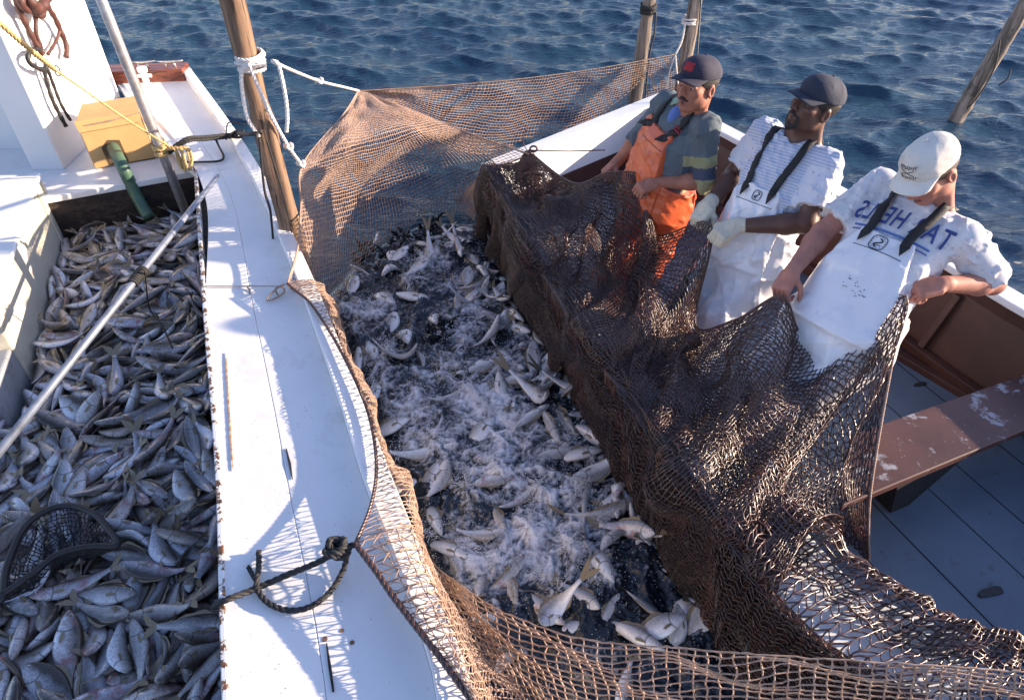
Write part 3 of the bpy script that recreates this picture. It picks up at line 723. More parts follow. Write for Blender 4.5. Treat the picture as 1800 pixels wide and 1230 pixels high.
Dh, lu2, lv2 = surface([[NG[i] + o * .022 + UP * .018 for i, o in zip(gi, go)], [NG[i] + o * .035 - UP * .20 for i, o in zip(gi, go)], [Vector((NG[i].x, NG[i].y, .02)) + o * .02 for i, o in zip(gi, go)]])
Dh = wrinkle(Dh, .014, (.6, 5), 33, (1, 0, 0, 0)); netting("netting", Dh, lu2, lv2, .022, .0024, M["wet_shade_twine"], net, 34, jit=.3); netting("netting", Dh + np.array([-.006, -.004, 0]), lu2, lv2, .027, .0024, M["wet_shade_twine"], net, 35, jit=.3, diamond=True)
D2 = wrinkle(D, .020, (2, 6), 32, (0, 0, 0, 0)); D2[:, :, 2] += .004
k0 = int(D2.shape[0] * .68); netting("netting", D2[k0:], lu * .35, lv, .028, .0027, M["tarred_twine"], net, 19, jit=.2)
# gathered bunch where the net is tied at the far corner of the skiff
bunch = []
for i in range(13):
    a = i / 12; px = 905 + 45 * a; tz = .70 - .01 * math.sin(a * 9)
    pl = .03 * math.sin(i * 2.6)
    e = at(px, 326 - 26 * abs(a - .62) , .50) + Vector((pl, pl * .5, 0)); b_ = B + Vector((.012 * (a - .5), 0, .02 + .0 * a))
    bunch.append([b_, b_.lerp(e, .33) + UP * (.045 + .01 * math.sin(i * 3)), b_.lerp(e, .7) + UP * .03, e])
D, lu, lv = surface(bunch, 8); netting("netting", D, lu * 1.6, lv, .018, .0034, M["tarred_twine"], net, 20, jit=.3)
D[:, :, 2] -= .03; netting("netting", D, lu * 1.4, lv, .022, .0034, M["tarred_twine"], net, 24, jit=.4)
# ropes that edge the net
def rope(name, pts, r, mat, parent=None, laid=True, step=10):
    m_ = MB(); sp = spline(pts, step)
    if laid: laid_rope(m_, sp, r)
    else: m_.tube(resample(sp, r * 3), r, 8)
    return m_.build(name, mat, parent, smooth=True)
rope("edge_rope", ra, .0062, M["black_rope"] if False else M["tarred_twine"], net)
rope("edge_rope", [P_(*p) for p in [(625, 955, .805), (662, 1005, .80), (700, 1060, .79), (770, 1150, .785), (836, 1240, .78)]], .009, M["tarred_twine"], net)
rope("edge_rope", [p for p in top], .006, M["tarred_twine"], net)
rope("edge_rope", [rowsB[i][0] for i in range(6)], .005, M["dry_twine"], net)
rope("edge_rope", [rowsB[i][-1] for i in range(5)], .006, M["dry_twine"], net)
rope("edge_rope", [s[-1] for s in E_ctrl[11:]], .005, M["dry_twine"], net)
rope("edge_rope", [s[-1] for s in E_ctrl[:12]], .005, M["tarred_twine"], net)
# ---------------------------------------------------------------- fish
FISH_KINDS = {   # x (0 snout .. 1 tail root), half height up, half height down, half width
 "deep":    [(0, .010, .010, .008), (.03, .040, .036, .026), (.09, .078, .070, .046), (.18, .118, .108, .062), (.30, .150, .150, .070), (.42, .158, .168, .070), (.54, .140, .150, .060), (.66, .104, .108, .046), (.78, .064, .064, .030), (.88, .038, .038, .017), (.94, .036, .036, .010)],
 "slender": [(0, .010, .010, .010), (.03, .032, .032, .028), (.09, .058, .058, .046), (.18, .086, .084, .062), (.30, .108, .106, .070), (.42, .112, .112, .070), (.54, .100, .100, .060), (.66, .076, .076, .046), (.78, .052, .050, .031), (.88, .036, .034, .018), (.94, .034, .034, .010)],
 "oval":    [(0, .012, .012, .010), (.03, .050, .044, .024), (.09, .100, .088, .040), (.18, .150, .138, .054), (.30, .188, .182, .062), (.42, .196, .196, .062), (.54, .178, .178, .054), (.66, .136, .134, .042), (.78, .082, .080, .027), (.88, .044, .042, .015), (.94, .040, .040, .009)]}
def fish_mesh(name, kind, bend, simple_=False):
    prof = np.array(FISH_KINDS[kind]); RING = 12
    xs = np.concatenate([[0, .015, .03, .06], np.linspace(.09, .94, 15)])
    hu, hd_, wd_ = (np.interp(xs, prof[:, 0], prof[:, i]) for i in (1, 2, 3))
    def spine(x): return bend * ((x - .35) ** 2) * 1.1 + bend * .5 * np.maximum(x - .6, 0) ** 2
    def bendp(x, y, z):
        dy = bend * 2.2 * (x - .35) + bend * np.maximum(x - .6, 0)
        return (.5 - x + y * dy * .5, y + spine(x), z)
    v = []; f = []; mi = []
    for x, a, b, w_ in zip(xs, hu, hd_, wd_):
        for k in range(RING):
            t = 2 * math.pi * k / RING; c, s_ = math.cos(t), math.sin(t)
            z = (a if s_ > 0 else b) * s_; y = w_ * math.copysign(abs(c) ** .85, c)
            v.append(bendp(x, y, z))
    n = len(xs)
    for i in range(n - 1):
        for k in range(RING):
            f.append((i * RING + k, i * RING + (k + 1) % RING, (i + 1) * RING + (k + 1) % RING, (i + 1) * RING + k)); mi.append(0)
    f.append(tuple(range(RING - 1, -1, -1))); mi.append(0); f.append(tuple((n - 1) * RING + k for k in range(RING))); mi.append(0)
    if simple_: return v, f
    def sheet(top, bot, m_=1):
        b0 = len(v); kk = len(top)
        for p in top + bot: v.append(bendp(*p))
        for i in range(kk - 1): f.append((b0 + i, b0 + i + 1, b0 + kk + i + 1, b0 + kk + i)); mi.append(m_)
    # forked tail
    sheet([(.92, 0, .030), (.96, 0, .055), (1.02, 0, .105), (1.10, 0, .150)], [(.92, 0, 0), (.97, 0, 0), (1.02, 0, .004), (1.055, 0, .03)])
    sheet([(.92, 0, -.030), (.96, 0, -.055), (1.02, 0, -.105), (1.10, 0, -.140)], [(.92, 0, 0), (.97, 0, 0), (1.02, 0, -.004), (1.055, 0, -.03)])
    def top_h(x): return float(np.interp(x, prof[:, 0], prof[:, 1]))
    def bot_h(x): return float(np.interp(x, prof[:, 0], prof[:, 2]))
    dx = [.30, .36, .44, .52, .60, .70]; dh = [.004, .050, .044, .028, .034, .008]
    sheet([(x + h * .5, 0, top_h(x) + h) for x, h in zip(dx, dh)], [(x, 0, top_h(x) - .012) for x in dx])
    ax = [.60, .66, .72, .78]; ah = [.006, .038, .024, .004]
    sheet([(x + h * .6, 0, -bot_h(x) - h) for x, h in zip(ax, ah)], [(x, 0, -bot_h(x) + .012) for x in ax])
    for sg in (-1, 1):   # pectoral and pelvic fins
        w3 = float(np.interp(.27, prof[:, 0], prof[:, 3]))
        sheet([(.26, sg * w3 * .9, -.02), (.33, sg * (w3 + .022), -.022), (.40, sg * (w3 + .024), -.045)], [(.26, sg * w3 * .9, -.05), (.32, sg * (w3 + .014), -.066), (.38, sg * (w3 + .018), -.075)])
        # eye: shallow dome and pupil
        ex, ez = .088, .022 * top_h(.2) / .118 + .008; ew = float(np.interp(ex, prof[:, 0], prof[:, 3])) * .86
        for rad, off, m_ in ((.023, .0, 2), (.012, .004, 3)):
            b0 = len(v); v.append(bendp(ex, sg * (ew + off + .005), ez))
            for k in range(8): v.append(bendp(ex + rad * math.cos(k * .785), sg * (ew + off - .002), ez + rad * math.sin(k * .785)))
            for k in range(8): f.append((b0, b0 + 1 + k, b0 + 1 + (k + 1) % 8)); mi.append(m_)
    me = bpy.data.meshes.new(name); me.from_pydata(v, [], f); me.polygons.foreach_set("material_index", mi)
    bm = bmesh.new(); bm.from_mesh(me); bmesh.ops.recalc_face_normals(bm, faces=bm.faces); bm.to_mesh(me); bm.free(); me.shade_smooth()
    fa = me.attributes.new('fish_co', 'FLOAT_VECTOR', 'POINT'); fa.data.foreach_set('vector', np.array(v, np.float32).ravel())
    return me
def fish_material(name, back, flank, belly, wet=.25, tn=.85, scl=.35):
    k = NT(name); co = k.n("Attribute", attribute_name="fish_co").outputs["Vector"]; sp = k.n("SeparateXYZ", {"Vector": co}); x, y, z = sp.outputs
    rnd = k.math("FRACT", k.math("ADD", k.n("ObjectInfo").outputs["Random"], k.n("Attribute", attribute_name="fish_rnd").outputs["Fac"]))
    h = k.math('MULTIPLY_ADD', k.noise(9, 4, .6, co), .10, k.math('ADD', z, -.05))
    c = k.ramp(k.math('MULTIPLY_ADD', h, 3.3, .5), [(.10, belly), (.42, flank), (.64, tuple(a * .45 + b * .55 for a, b in zip(flank, back))), (.80, back)])
    tint = k.ramp(rnd, [(.0, (.62, .52, .42)), (.3, (1, 1, 1)), (.65, (.84, .88, 1.0)), (1.0, (.58, .47, .37))])
    c = k.mix(tn, c, tint, 'MULTIPLY')
    # gill cover, mouth line, dark spots, red bruises on some fish
    gx = k.math('ADD', x, -.40); gd = k.math('SQRT', k.math('ADD', k.math('MULTIPLY', gx, gx), k.math('MULTIPLY', k.math('MULTIPLY', z, z), 1.2)))
    gl = k.ramp(gd, [(.150, 0.0), (.160, .7), (.168, .7), (.182, 0.0)]); c = k.mix(gl, c, (.06, .05, .05))
    spn = k.n("TexVoronoi", {"Scale": 30.0, "Vector": co}).outputs["Distance"]
    spots = k.math('MULTIPLY', k.math('LESS_THAN', spn, .20), k.math('GREATER_THAN', z, -.03))
    c = k.mix(k.math('MULTIPLY', spots, k.math('MULTIPLY', k.math('GREATER_THAN', rnd, .45), .45)), c, tuple(v_ * .5 for v_ in back))
    rb = k.ramp(k.noise(3.2, 3, .6, k.n("VectorMath", {0: co, 1: (3.1, 7.7, 1.3)}, operation='ADD').outputs[0]), [(.50, 0.0), (.62, .75)])
    frac = k.math('FRACT', k.math('MULTIPLY', rnd, 7.31))
    c = k.mix(k.math('MULTIPLY', rb, k.math('GREATER_THAN', frac, .80)), c, (.30, .06, .06))
    hx = k.ramp(x, [(.40, 0.0), (.50, .5)]); c = k.mix(hx, c, tuple(v_ * .8 for v_ in back))
    sc = k.n("TexVoronoi", {"Scale": 46.0, "Vector": k.n("Mapping", {"Vector": co, "Scale": (1, .6, 1.15)}).outputs[0]}).outputs["Distance"]
    c = k.mix(k.ramp(sc, [(.35, 0.0), (.75, scl)]), c, tuple(v_ * .6 for v_ in back))
    k.set(Base_Color=c, Roughness=k.ramp(k.noise(14, 3, .6, co), [(.3, wet), (.7, wet + .22)]), Metallic=.06)
    k.b.inputs["Coat Weight"].default_value = .7; k.b.inputs["Coat Roughness"].default_value = .07
    k.bump(sc, -.35, .01); M[name] = k.m
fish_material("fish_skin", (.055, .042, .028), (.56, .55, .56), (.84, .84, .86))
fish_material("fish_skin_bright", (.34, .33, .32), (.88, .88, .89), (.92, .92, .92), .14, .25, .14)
def fin_mat():
    k = NT("fish_fin"); co = k.co(); n_ = k.n("TexWave", {"Scale": 22.0, "Distortion": 1.0, "Vector": co}).outputs[1]
    k.set(Base_Color=k.mix(n_, (.16, .12, .07), (.30, .25, .17)), Roughness=.4); M["fish_fin"] = k.m
fin_mat()
simple("fish_eye_white", (.55, .52, .42), .15, .1, 20, 0); simple("fish_eye_pupil", (.01, .01, .012), .08, .1, 20, 0)
FISH_VAR = [(kd, b) for kd in ("deep", "slender", "oval") for b in (0.0, .45, -.5)]
# resting places of the fish in the hold: x, y, z in mm, rotation quaternion in thousandths, length in mm, kind of fish
FISH_REST = [
(-1421,1039,345,292,511,530,610,255,0),(-1425,936,324,66,300,504,808,226,7),(-1883,1455,334,555,198,-73,-804,275,4),(-1173,1168,338,43,-56,712,-698,229,2),(-1508,1264,350,264,92,-681,-677,244,4),
(-1265,1047,332,332,-821,394,-246,199,8),(-1634,1499,338,258,428,493,712,274,4),(-1044,1131,350,934,-334,55,112,254,3),(-1395,1239,353,720,-688,-24,-87,231,0),(-1580,900,350,460,-391,-531,594,271,3),
(-1257,1319,353,124,145,-622,760,217,2),(-1200,1046,326,408,-317,-667,537,223,5),(-1095,933,336,320,182,-836,-406,230,8),(-1819,1276,352,815,577,-28,54,233,6),(-1362,1167,343,769,612,-184,6,221,1),
(-1276,1419,333,403,-830,310,-230,223,8),(-1669,1269,347,696,-587,-381,162,183,8),(-1368,1402,324,41,47,288,956,239,1),(-1718,1370,326,459,551,-525,-458,263,4),(-1000,1037,333,43,567,-648,508,185,2),
(-1244,891,339,44,-382,625,-679,250,2),(-962,999,331,492,-712,-361,348,242,3),(-1296,1248,343,491,459,542,505,220,8),(-1304,941,327,734,481,-173,-447,227,0),(-1947,1449,328,531,569,457,432,212,7),
(-1071,1288,313,528,432,-682,-264,235,7),(-2072,1681,316,433,-298,-615,587,232,2),(-1370,1097,327,653,517,-512,-212,217,1),(-1502,1592,328,445,445,-606,-486,240,1),
(-1969,2059,327,204,42,-652,729,244,2),(-1272,1671,342,247,356,671,601,232,1),(-1791,1705,318,646,-283,-590,394,241,2),(-1563,1181,336,631,-585,149,-487,229,2),(-1867,2089,323,149,783,393,459,253,0),
(-1291,1551,338,875,-351,-328,57,252,3),(-1192,1463,344,201,-144,-751,-613,226,3),(-1688,1083,323,193,-240,-558,-771,212,4),(-2167,1989,326,105,287,-608,733,259,5),
(-1490,1921,336,373,-500,508,-594,263,5),(-1002,1093,328,90,360,-566,736,203,5),(-1705,1220,324,760,601,-232,-90,264,3),(-1686,1770,331,457,765,347,293,252,3),(-1656,1637,319,746,650,20,147,271,3),
(-1618,1112,338,349,768,-537,-4,274,3),(-1546,1029,325,602,-766,-217,-57,184,8),(-1780,1120,355,391,-500,474,-610,257,5),(-1456,1184,325,665,554,-134,-482,260,5),
(-1404,1510,328,162,128,-719,663,238,5),(-1079,996,328,274,-681,318,-600,221,5),(-1723,950,333,672,640,232,290,227,0),(-1566,1456,331,585,-580,393,-409,206,5),(-1233,1251,321,540,-300,490,-615,228,0),
(-1106,1183,320,709,105,-91,-692,277,5),(-1878,1320,318,762,-606,-215,70,248,5),(-1089,1410,322,534,528,535,386,229,6),(-1803,1551,320,249,200,-797,514,226,3),(-1526,1123,321,100,535,-839,-13,163,7),
(-1353,1954,316,489,-212,-587,609,247,5),(-1755,1578,314,564,-243,-580,535,208,5),(-1303,1029,321,388,-460,-566,564,195,2),(-1717,1653,338,502,-500,-582,399,237,0),
(-1585,2137,316,827,-394,-123,382,222,8),(-1681,2106,315,178,-345,576,-720,280,5),(-2015,1884,329,664,573,-437,-201,251,1),(-1131,1055,326,755,-341,146,-541,171,8),
(-1699,1952,325,206,-89,-633,-741,227,4),(-1628,1442,296,4,-283,-657,-698,207,1),(-2027,1750,325,657,439,-499,-356,207,7),(-1907,2118,326,5,-363,-509,-780,226,6),
(-1244,1733,330,324,-206,-621,684,236,5),(-1209,983,307,458,-24,-597,-658,151,7),(-1938,2749,345,50,-11,-608,-792,277,3),(-1366,1040,308,501,-601,444,-436,279,3),
(-1850,2340,326,609,557,-433,-362,278,4),(-1957,2929,355,579,688,304,315,274,3),(-2137,2395,336,96,199,780,586,278,3),(-2001,1687,307,801,320,187,470,249,3),(-1631,1048,320,1,-368,92,-925,213,0),
(-1431,1700,344,725,-640,145,-209,220,3),(-1969,1600,319,495,-556,-422,518,222,5),(-1771,1206,282,656,-652,89,-370,221,8),(-1615,1359,309,882,94,-207,-414,242,0),
(-1896,1769,325,712,-543,-445,-25,250,3),(-1409,1808,321,123,415,-837,335,167,2),(-1010,1175,314,193,24,-600,776,200,6),(-1602,1145,304,68,642,737,202,208,5),(-1793,1432,300,290,-26,-285,-913,189,0),
(-1394,1472,347,8,976,-216,0,188,7),(-1705,1856,321,493,285,-549,-612,263,3),(-1868,1914,319,482,-309,-622,535,201,2),(-1406,1586,316,633,639,-438,-18,267,4),(-1625,1685,342,188,-280,515,-788,196,5),
(-1686,2444,320,65,-121,-749,-649,226,1),(-1142,1342,308,599,-548,214,-544,196,0),(-1820,1779,327,679,-608,-244,331,269,3),(-1540,1850,305,568,-627,382,-374,281,5),
(-1599,1270,314,399,-132,-571,705,244,5),(-1538,970,338,290,337,-115,888,175,7),(-2053,2078,326,249,-565,609,-498,237,0),(-1830,2728,326,987,-11,-160,-3,221,6),(-1700,2557,322,223,-3,-666,-712,208,7),
(-1184,1446,292,11,-265,-737,-621,238,1),(-1525,2359,327,566,753,227,247,222,3),(-1569,1807,344,337,374,-708,-496,180,7),(-1967,1949,326,275,120,526,796,214,6),(-1675,925,350,68,156,551,817,148,6),
(-1576,1651,283,220,-422,573,-668,221,0),(-2178,2768,353,493,-472,-570,458,224,0),(-1465,1809,331,580,-533,-480,385,188,2),(-1428,1978,314,510,493,455,538,195,7),
(-1835,1507,315,715,582,-322,-217,187,0),(-1210,1569,305,406,-842,-342,94,236,3),(-1824,1254,335,251,92,822,503,202,8),(-1893,1640,320,671,619,175,368,188,6),(-1188,1376,325,696,68,189,-690,186,7),
(-1445,2174,324,647,-687,101,-315,224,2),(-1804,2087,342,557,-235,334,-724,234,0),(-2247,2609,323,202,102,-800,-556,226,7),(-1815,1909,338,555,-567,337,-507,235,3),
(-2139,1612,328,609,-530,-474,352,233,2),(-1199,1776,332,261,399,589,652,238,1),(-1452,1660,322,266,-287,-595,702,238,5),(-1694,1179,300,430,698,-513,-253,201,2),
(-2304,1977,305,652,-705,-275,58,282,5),(-1600,2261,329,463,-759,311,-335,212,2),(-2262,2692,306,377,51,-596,-707,205,1),(-2185,1800,321,636,610,272,387,189,4),(-1526,1353,319,749,259,136,594,203,8),
(-1682,2006,331,559,194,-683,-429,194,7),(-1330,1865,310,229,-225,-862,392,200,5),(-2026,2316,304,152,189,749,617,204,7),(-2161,2188,299,389,-241,-790,409,188,2),
(-966,929,317,129,449,-709,-528,226,3),(-1876,2241,314,393,-296,-678,547,212,2),(-1699,2147,327,341,-764,-437,-331,236,5),(-1193,1211,305,321,524,-559,-557,202,6),
(-1695,2638,322,615,767,137,122,186,6),(-1292,1959,340,417,751,-480,-178,198,7),(-1733,2836,315,492,522,397,573,205,7),(-2027,1513,320,64,212,-655,-723,204,3),(-1920,2509,332,261,801,538,-38,221,3),
(-1644,2517,303,17,420,-581,697,235,5),(-1990,2583,319,476,-201,94,-851,228,3),(-2352,3413,318,391,316,-588,-634,245,0),(-1477,1400,263,108,-110,672,-725,216,8),
(-1213,1617,296,920,-234,114,292,225,0),(-1830,3237,341,395,295,-523,-696,253,0),(-1920,1878,340,635,684,-267,-238,234,3),(-1810,1189,312,771,-496,105,-385,253,3),
(-1413,1712,316,721,484,293,399,249,2),(-1513,845,342,527,457,283,658,208,1),(-1500,2010,316,444,128,-763,-452,249,4),(-1889,1600,346,49,-277,-890,359,150,7),(-1334,2031,315,388,-125,-619,672,255,5),
(-2290,3288,310,911,-412,-28,17,219,6),(-2030,2498,310,451,229,-629,-590,244,0),(-2078,3249,321,564,761,-318,-30,228,7),(-1209,1114,302,729,-654,-201,-28,181,2),(-1341,863,349,235,-31,-464,853,230,3),
(-2150,1947,288,244,-199,-627,712,225,5),(-2422,2864,279,204,707,427,526,227,7),(-1789,2208,326,609,768,-172,102,208,0),(-1162,1034,321,814,-143,-169,-537,161,0),
(-1564,1747,313,352,-699,335,-525,229,5),(-1683,1369,298,450,-399,-578,552,162,8),(-1759,1906,321,82,-79,659,743,204,3),(-1044,1086,317,489,-598,463,-434,259,3),
(-1528,2110,336,353,-428,411,-724,179,8),(-1750,3131,317,295,-252,-895,221,231,2),(-1495,1046,318,709,682,-125,-126,226,8),(-2104,1833,312,604,-403,389,-567,150,8),
(-1326,1259,307,440,-91,-515,730,223,0),(-2197,1916,302,116,241,830,490,165,7),(-1340,1612,290,478,89,-710,509,188,5),(-2289,1896,307,18,232,527,817,269,4),(-1915,1701,292,668,652,-129,-336,169,7),
(-2053,2632,310,825,379,44,416,234,0),(-2574,3727,330,383,-228,148,-883,221,7),(-1042,1245,295,274,-369,-323,827,217,2),(-1970,1339,318,564,639,417,315,190,1),(-2270,2943,327,434,355,-713,-420,232,7),
(-2317,2732,329,758,596,-266,-8,248,1),(-2515,3397,306,1,-142,-635,-759,270,3),(-1562,2573,324,694,378,343,507,281,3),(-1929,2918,298,74,144,589,792,277,4),(-1551,1352,317,734,-362,-141,-558,187,2),
(-1558,2414,305,3,128,-653,746,231,5),(-1519,1486,325,353,-884,255,-170,190,3),(-1970,3587,328,673,-548,-355,346,242,0),(-2541,3165,306,447,-256,-714,475,213,2),(-1554,2483,299,38,80,-757,-647,218,7),
(-1579,2019,317,432,-837,-332,42,248,1),(-1237,1665,294,514,-771,-339,165,246,2),(-971,824,343,327,-640,-635,283,253,3),(-1979,1808,330,543,-462,320,-624,185,3),
(-2209,3087,329,617,-465,329,-543,265,3),(-1598,1502,299,725,560,-243,-320,213,1),(-1990,2416,340,531,516,608,287,175,2),(-1909,2644,313,127,-221,-809,-529,207,4),
(-2077,2650,320,502,-55,253,-825,202,0),(-2102,2182,303,493,-563,448,-488,206,5),(-1528,2261,326,864,-458,-45,-203,181,0),(-2131,2369,275,552,225,-653,-466,278,4),
(-1444,1487,299,268,-192,680,-654,258,3),(-2082,2236,308,49,-605,-787,114,213,3),(-1108,1531,323,471,446,681,341,276,3),(-2090,3565,314,266,169,-754,-576,250,0),
(-2377,3599,337,549,-622,481,-284,245,3),(-1720,1044,293,73,296,736,604,281,4),(-1354,1683,303,747,-359,-280,484,260,3),(-2412,3032,307,165,-156,-756,614,205,8),
(-1881,1220,347,848,291,-127,-423,216,8),(-1842,2401,314,209,-173,796,-541,174,7),(-1264,1386,305,163,-885,433,52,275,4),(-2261,2429,296,409,-438,-724,343,193,8),
(-2123,2061,289,59,-513,-836,-186,243,3),(-2278,2755,297,326,-305,-832,329,273,3),(-1750,990,344,663,510,188,515,184,1),(-1526,2292,309,764,-638,-31,-91,266,3),(-1649,2717,301,509,675,68,530,187,7),
(-1868,1563,317,478,-675,-286,484,220,0),(-1812,3055,320,605,791,-62,-63,179,0),(-1956,2000,296,973,76,-153,156,232,2),(-1326,1148,317,674,721,-153,-45,204,3),(-1981,3147,325,206,27,593,778,239,3),
(-1588,1936,299,6,-151,643,-751,215,5),(-1769,2320,319,846,402,76,342,185,3),(-1913,2468,322,967,228,-103,43,213,2),(-2082,3712,322,653,714,-251,-30,265,4),(-2169,2681,312,796,281,192,501,199,3),
(-1384,1954,299,191,221,-686,-667,223,2),(-2087,1583,290,130,176,581,784,187,4),(-1656,1815,304,687,-494,-399,353,228,0),(-2113,2503,307,548,-345,-582,492,211,5),
(-2146,2998,309,595,-371,-435,564,203,5),(-2089,2975,297,486,701,264,450,216,7),(-2085,3874,318,669,-739,10,-70,226,8),(-2181,2905,330,561,-597,374,-434,222,0),
(-1628,2062,305,568,-318,408,-640,247,3),(-1042,983,289,732,660,-162,60,186,3),(-1740,2984,318,572,795,-115,-163,205,2),(-1848,1702,289,536,-615,316,-484,211,5),
(-1976,2252,320,543,-778,98,-298,234,3),(-1767,1400,301,720,-606,-311,133,159,8),(-2336,2619,308,332,425,704,463,276,3),(-1908,2412,314,42,-51,911,-408,170,1),(-2591,3566,296,386,-427,524,-628,217,5),
(-2227,2486,321,440,56,347,826,255,2),(-2150,3600,320,290,220,-699,-616,237,3),(-2414,3178,306,219,-361,900,-112,226,4),(-2463,3280,289,84,-254,505,-821,245,5),(-1115,1009,302,832,467,287,81,196,8),
(-1865,2953,302,286,619,308,664,160,7),(-1746,2396,296,880,455,42,130,241,0),(-2209,2345,310,718,356,350,484,223,8),(-2322,3024,311,250,-410,-859,176,233,7),(-2142,2642,317,776,319,360,408,253,2),
(-1876,2690,279,396,-877,-88,-256,239,2),(-909,992,295,546,-644,-58,-534,220,2),(-1161,1536,308,498,-848,87,159,157,7),(-2077,1869,305,676,-711,119,-154,191,6),(-1384,1277,298,280,444,573,629,193,4),
(-2239,3674,312,796,-586,137,-70,215,2),(-1782,2915,295,454,-73,-628,628,198,2),(-1441,1245,303,694,639,-257,-211,227,1),(-1633,890,320,474,515,481,528,231,6),(-1848,3336,325,305,-372,-729,487,265,3),
(-2324,3168,290,661,725,-12,194,204,4),(-1933,2332,310,276,-19,-698,661,150,8),(-2180,2511,312,415,25,92,905,224,3),(-2360,2898,323,644,-49,419,-638,241,5),(-978,939,262,398,531,518,540,221,1),
(-2230,3608,319,40,-253,671,-696,175,8),(-1518,2129,290,728,529,242,363,216,4),(-2484,3566,294,738,-654,74,-148,256,3),(-2024,3303,314,88,-14,-115,989,174,8),(-1784,2067,327,742,413,137,509,178,0),
(-1679,2273,318,79,-991,49,97,206,4),(-1770,2678,301,457,-800,-379,-90,178,2),(-1992,1792,287,382,252,-561,-690,204,1),(-2497,3505,303,359,263,464,766,218,0),(-1829,2808,329,214,314,-606,-699,215,3),
(-2149,1663,280,200,-241,-615,723,224,3),(-2410,3427,315,318,211,-573,-725,219,3),(-2238,3746,316,726,633,205,172,217,4),(-1830,1333,297,668,-602,386,-206,232,7),
(-2224,2623,270,439,-439,602,-503,228,2),(-2145,3418,311,412,436,-769,-222,215,7),(-1759,1332,312,16,-755,623,203,183,4),(-1975,2685,291,455,253,-515,-681,236,4),
(-2234,3374,313,265,-358,-735,512,218,0),(-2095,3106,307,392,527,-526,-540,219,0),(-1960,2525,305,553,-570,-367,484,247,2),(-2170,3195,267,316,-38,-734,600,253,2),
(-1974,3200,318,528,846,-33,70,186,6),(-2667,3508,302,367,349,547,666,266,3),(-1559,930,295,551,-314,-459,622,221,3),(-1175,1324,264,412,513,554,510,220,3),(-1820,2551,296,480,-507,-629,342,205,5),
(-1271,1310,300,163,49,548,819,243,3),(-1563,2218,287,602,796,50,-38,231,7),(-1430,1350,287,19,276,-502,819,166,8),(-2522,3050,305,256,-561,-783,-80,222,3),(-2013,3398,321,602,671,-414,-128,252,0),
(-1854,2533,303,5,-661,-745,-88,187,3),(-1670,2582,298,695,-663,-269,74,221,3),(-1731,2177,275,700,712,-36,47,252,4),(-2251,2937,286,244,-456,623,-586,231,8),(-2651,3407,298,505,702,-433,-254,232,3),
(-2168,3169,325,655,-736,-58,-160,184,6),(-1608,1814,318,164,-572,788,-159,169,0),(-2158,2770,325,66,99,-689,-715,199,3),(-2089,3772,302,72,445,704,550,238,0),(-2126,2216,272,173,285,369,868,217,1),
(-2169,2886,282,467,488,435,595,236,1),(-1838,3117,311,551,-797,242,-57,236,3),(-921,845,284,450,617,437,476,207,1),(-1072,929,259,407,-642,350,-547,149,8),(-1156,1002,268,401,-282,-594,638,269,3),
(-1148,1492,285,750,-641,163,37,209,5),(-1531,1215,293,452,444,528,566,217,3),(-1921,2862,319,796,524,-107,-284,225,5),(-1611,1710,299,745,653,-92,-98,239,0),(-1620,2337,295,733,-652,-140,133,210,5),
(-2140,3235,301,9,186,763,619,193,6),(-1668,1108,265,121,188,708,671,228,0),(-1997,3465,317,54,-135,-741,656,183,5),(-2490,3739,305,449,812,373,9,216,3),(-1938,2997,330,261,-337,-838,342,217,3),
(-1371,2200,308,467,457,498,569,219,1),(-1716,2321,289,206,-265,529,-779,215,8),(-1973,3524,295,332,464,-607,-553,263,3),(-1203,1489,268,618,-506,-417,434,277,3),
(-1911,1518,298,236,-111,-658,707,247,0),(-2149,1788,294,375,-669,443,-466,161,8),(-2324,3254,302,961,-65,-88,-253,173,2),(-2639,3578,306,638,631,36,441,177,0),
(-1605,1512,271,519,-464,-461,549,273,3),(-1123,1355,286,566,-333,468,-591,254,4),(-2234,1913,275,600,717,-342,-93,202,4),(-1799,1479,300,807,545,125,192,164,0),
(-2497,3337,291,676,-718,-97,-133,160,8),(-1297,1565,288,6,205,-256,-945,191,4),(-1890,3078,302,277,-262,-634,673,257,3),(-2250,3844,304,556,-802,-185,119,248,5),
(-1457,1706,282,421,301,-379,-767,220,2),(-1697,1511,299,727,-364,-517,268,188,0),(-1728,2229,297,92,-91,-579,805,249,0),(-2341,2888,272,389,607,287,630,217,1),(-2237,1815,309,273,19,-443,854,246,3),
(-1448,1869,302,518,-814,72,-253,195,5),(-2239,3510,293,437,516,549,491,206,4),(-2396,2766,276,310,560,287,713,189,1),(-1413,868,334,858,446,-129,-218,236,3),(-1921,3330,318,937,-35,-19,-346,224,7),
(-1359,1843,289,206,-225,-649,697,207,7),(-2462,3617,299,806,-367,403,-232,195,3),(-1735,2472,301,625,657,312,284,224,3),(-2018,2877,305,183,239,-220,928,187,3),
(-2096,3408,288,393,118,-584,-700,231,3),(-1284,1734,309,474,299,-524,-641,226,3),(-1743,2055,308,754,492,-270,-340,228,8),(-1851,3164,301,14,-51,502,863,203,0),
(-2075,2751,305,279,933,-227,-21,197,0),(-1516,1654,315,720,-57,525,-451,180,3),(-1941,2823,317,143,-918,219,-299,194,6),(-1855,2012,281,864,223,32,451,185,7),(-1269,1079,281,375,408,-739,-383,243,0),
(-2094,1937,263,271,447,607,598,244,4),(-2280,3351,327,392,787,-251,-405,172,8),(-2511,3229,267,404,-408,516,-636,265,3),(-1983,2991,313,29,195,-569,798,206,3),
(-1450,2143,288,331,-571,385,-645,172,0),(-1483,2400,298,617,584,-441,-290,217,3),(-1860,1834,308,751,617,198,129,262,3),(-1425,2281,291,531,-528,-446,490,242,0),(-908,891,264,404,480,565,535,204,0),
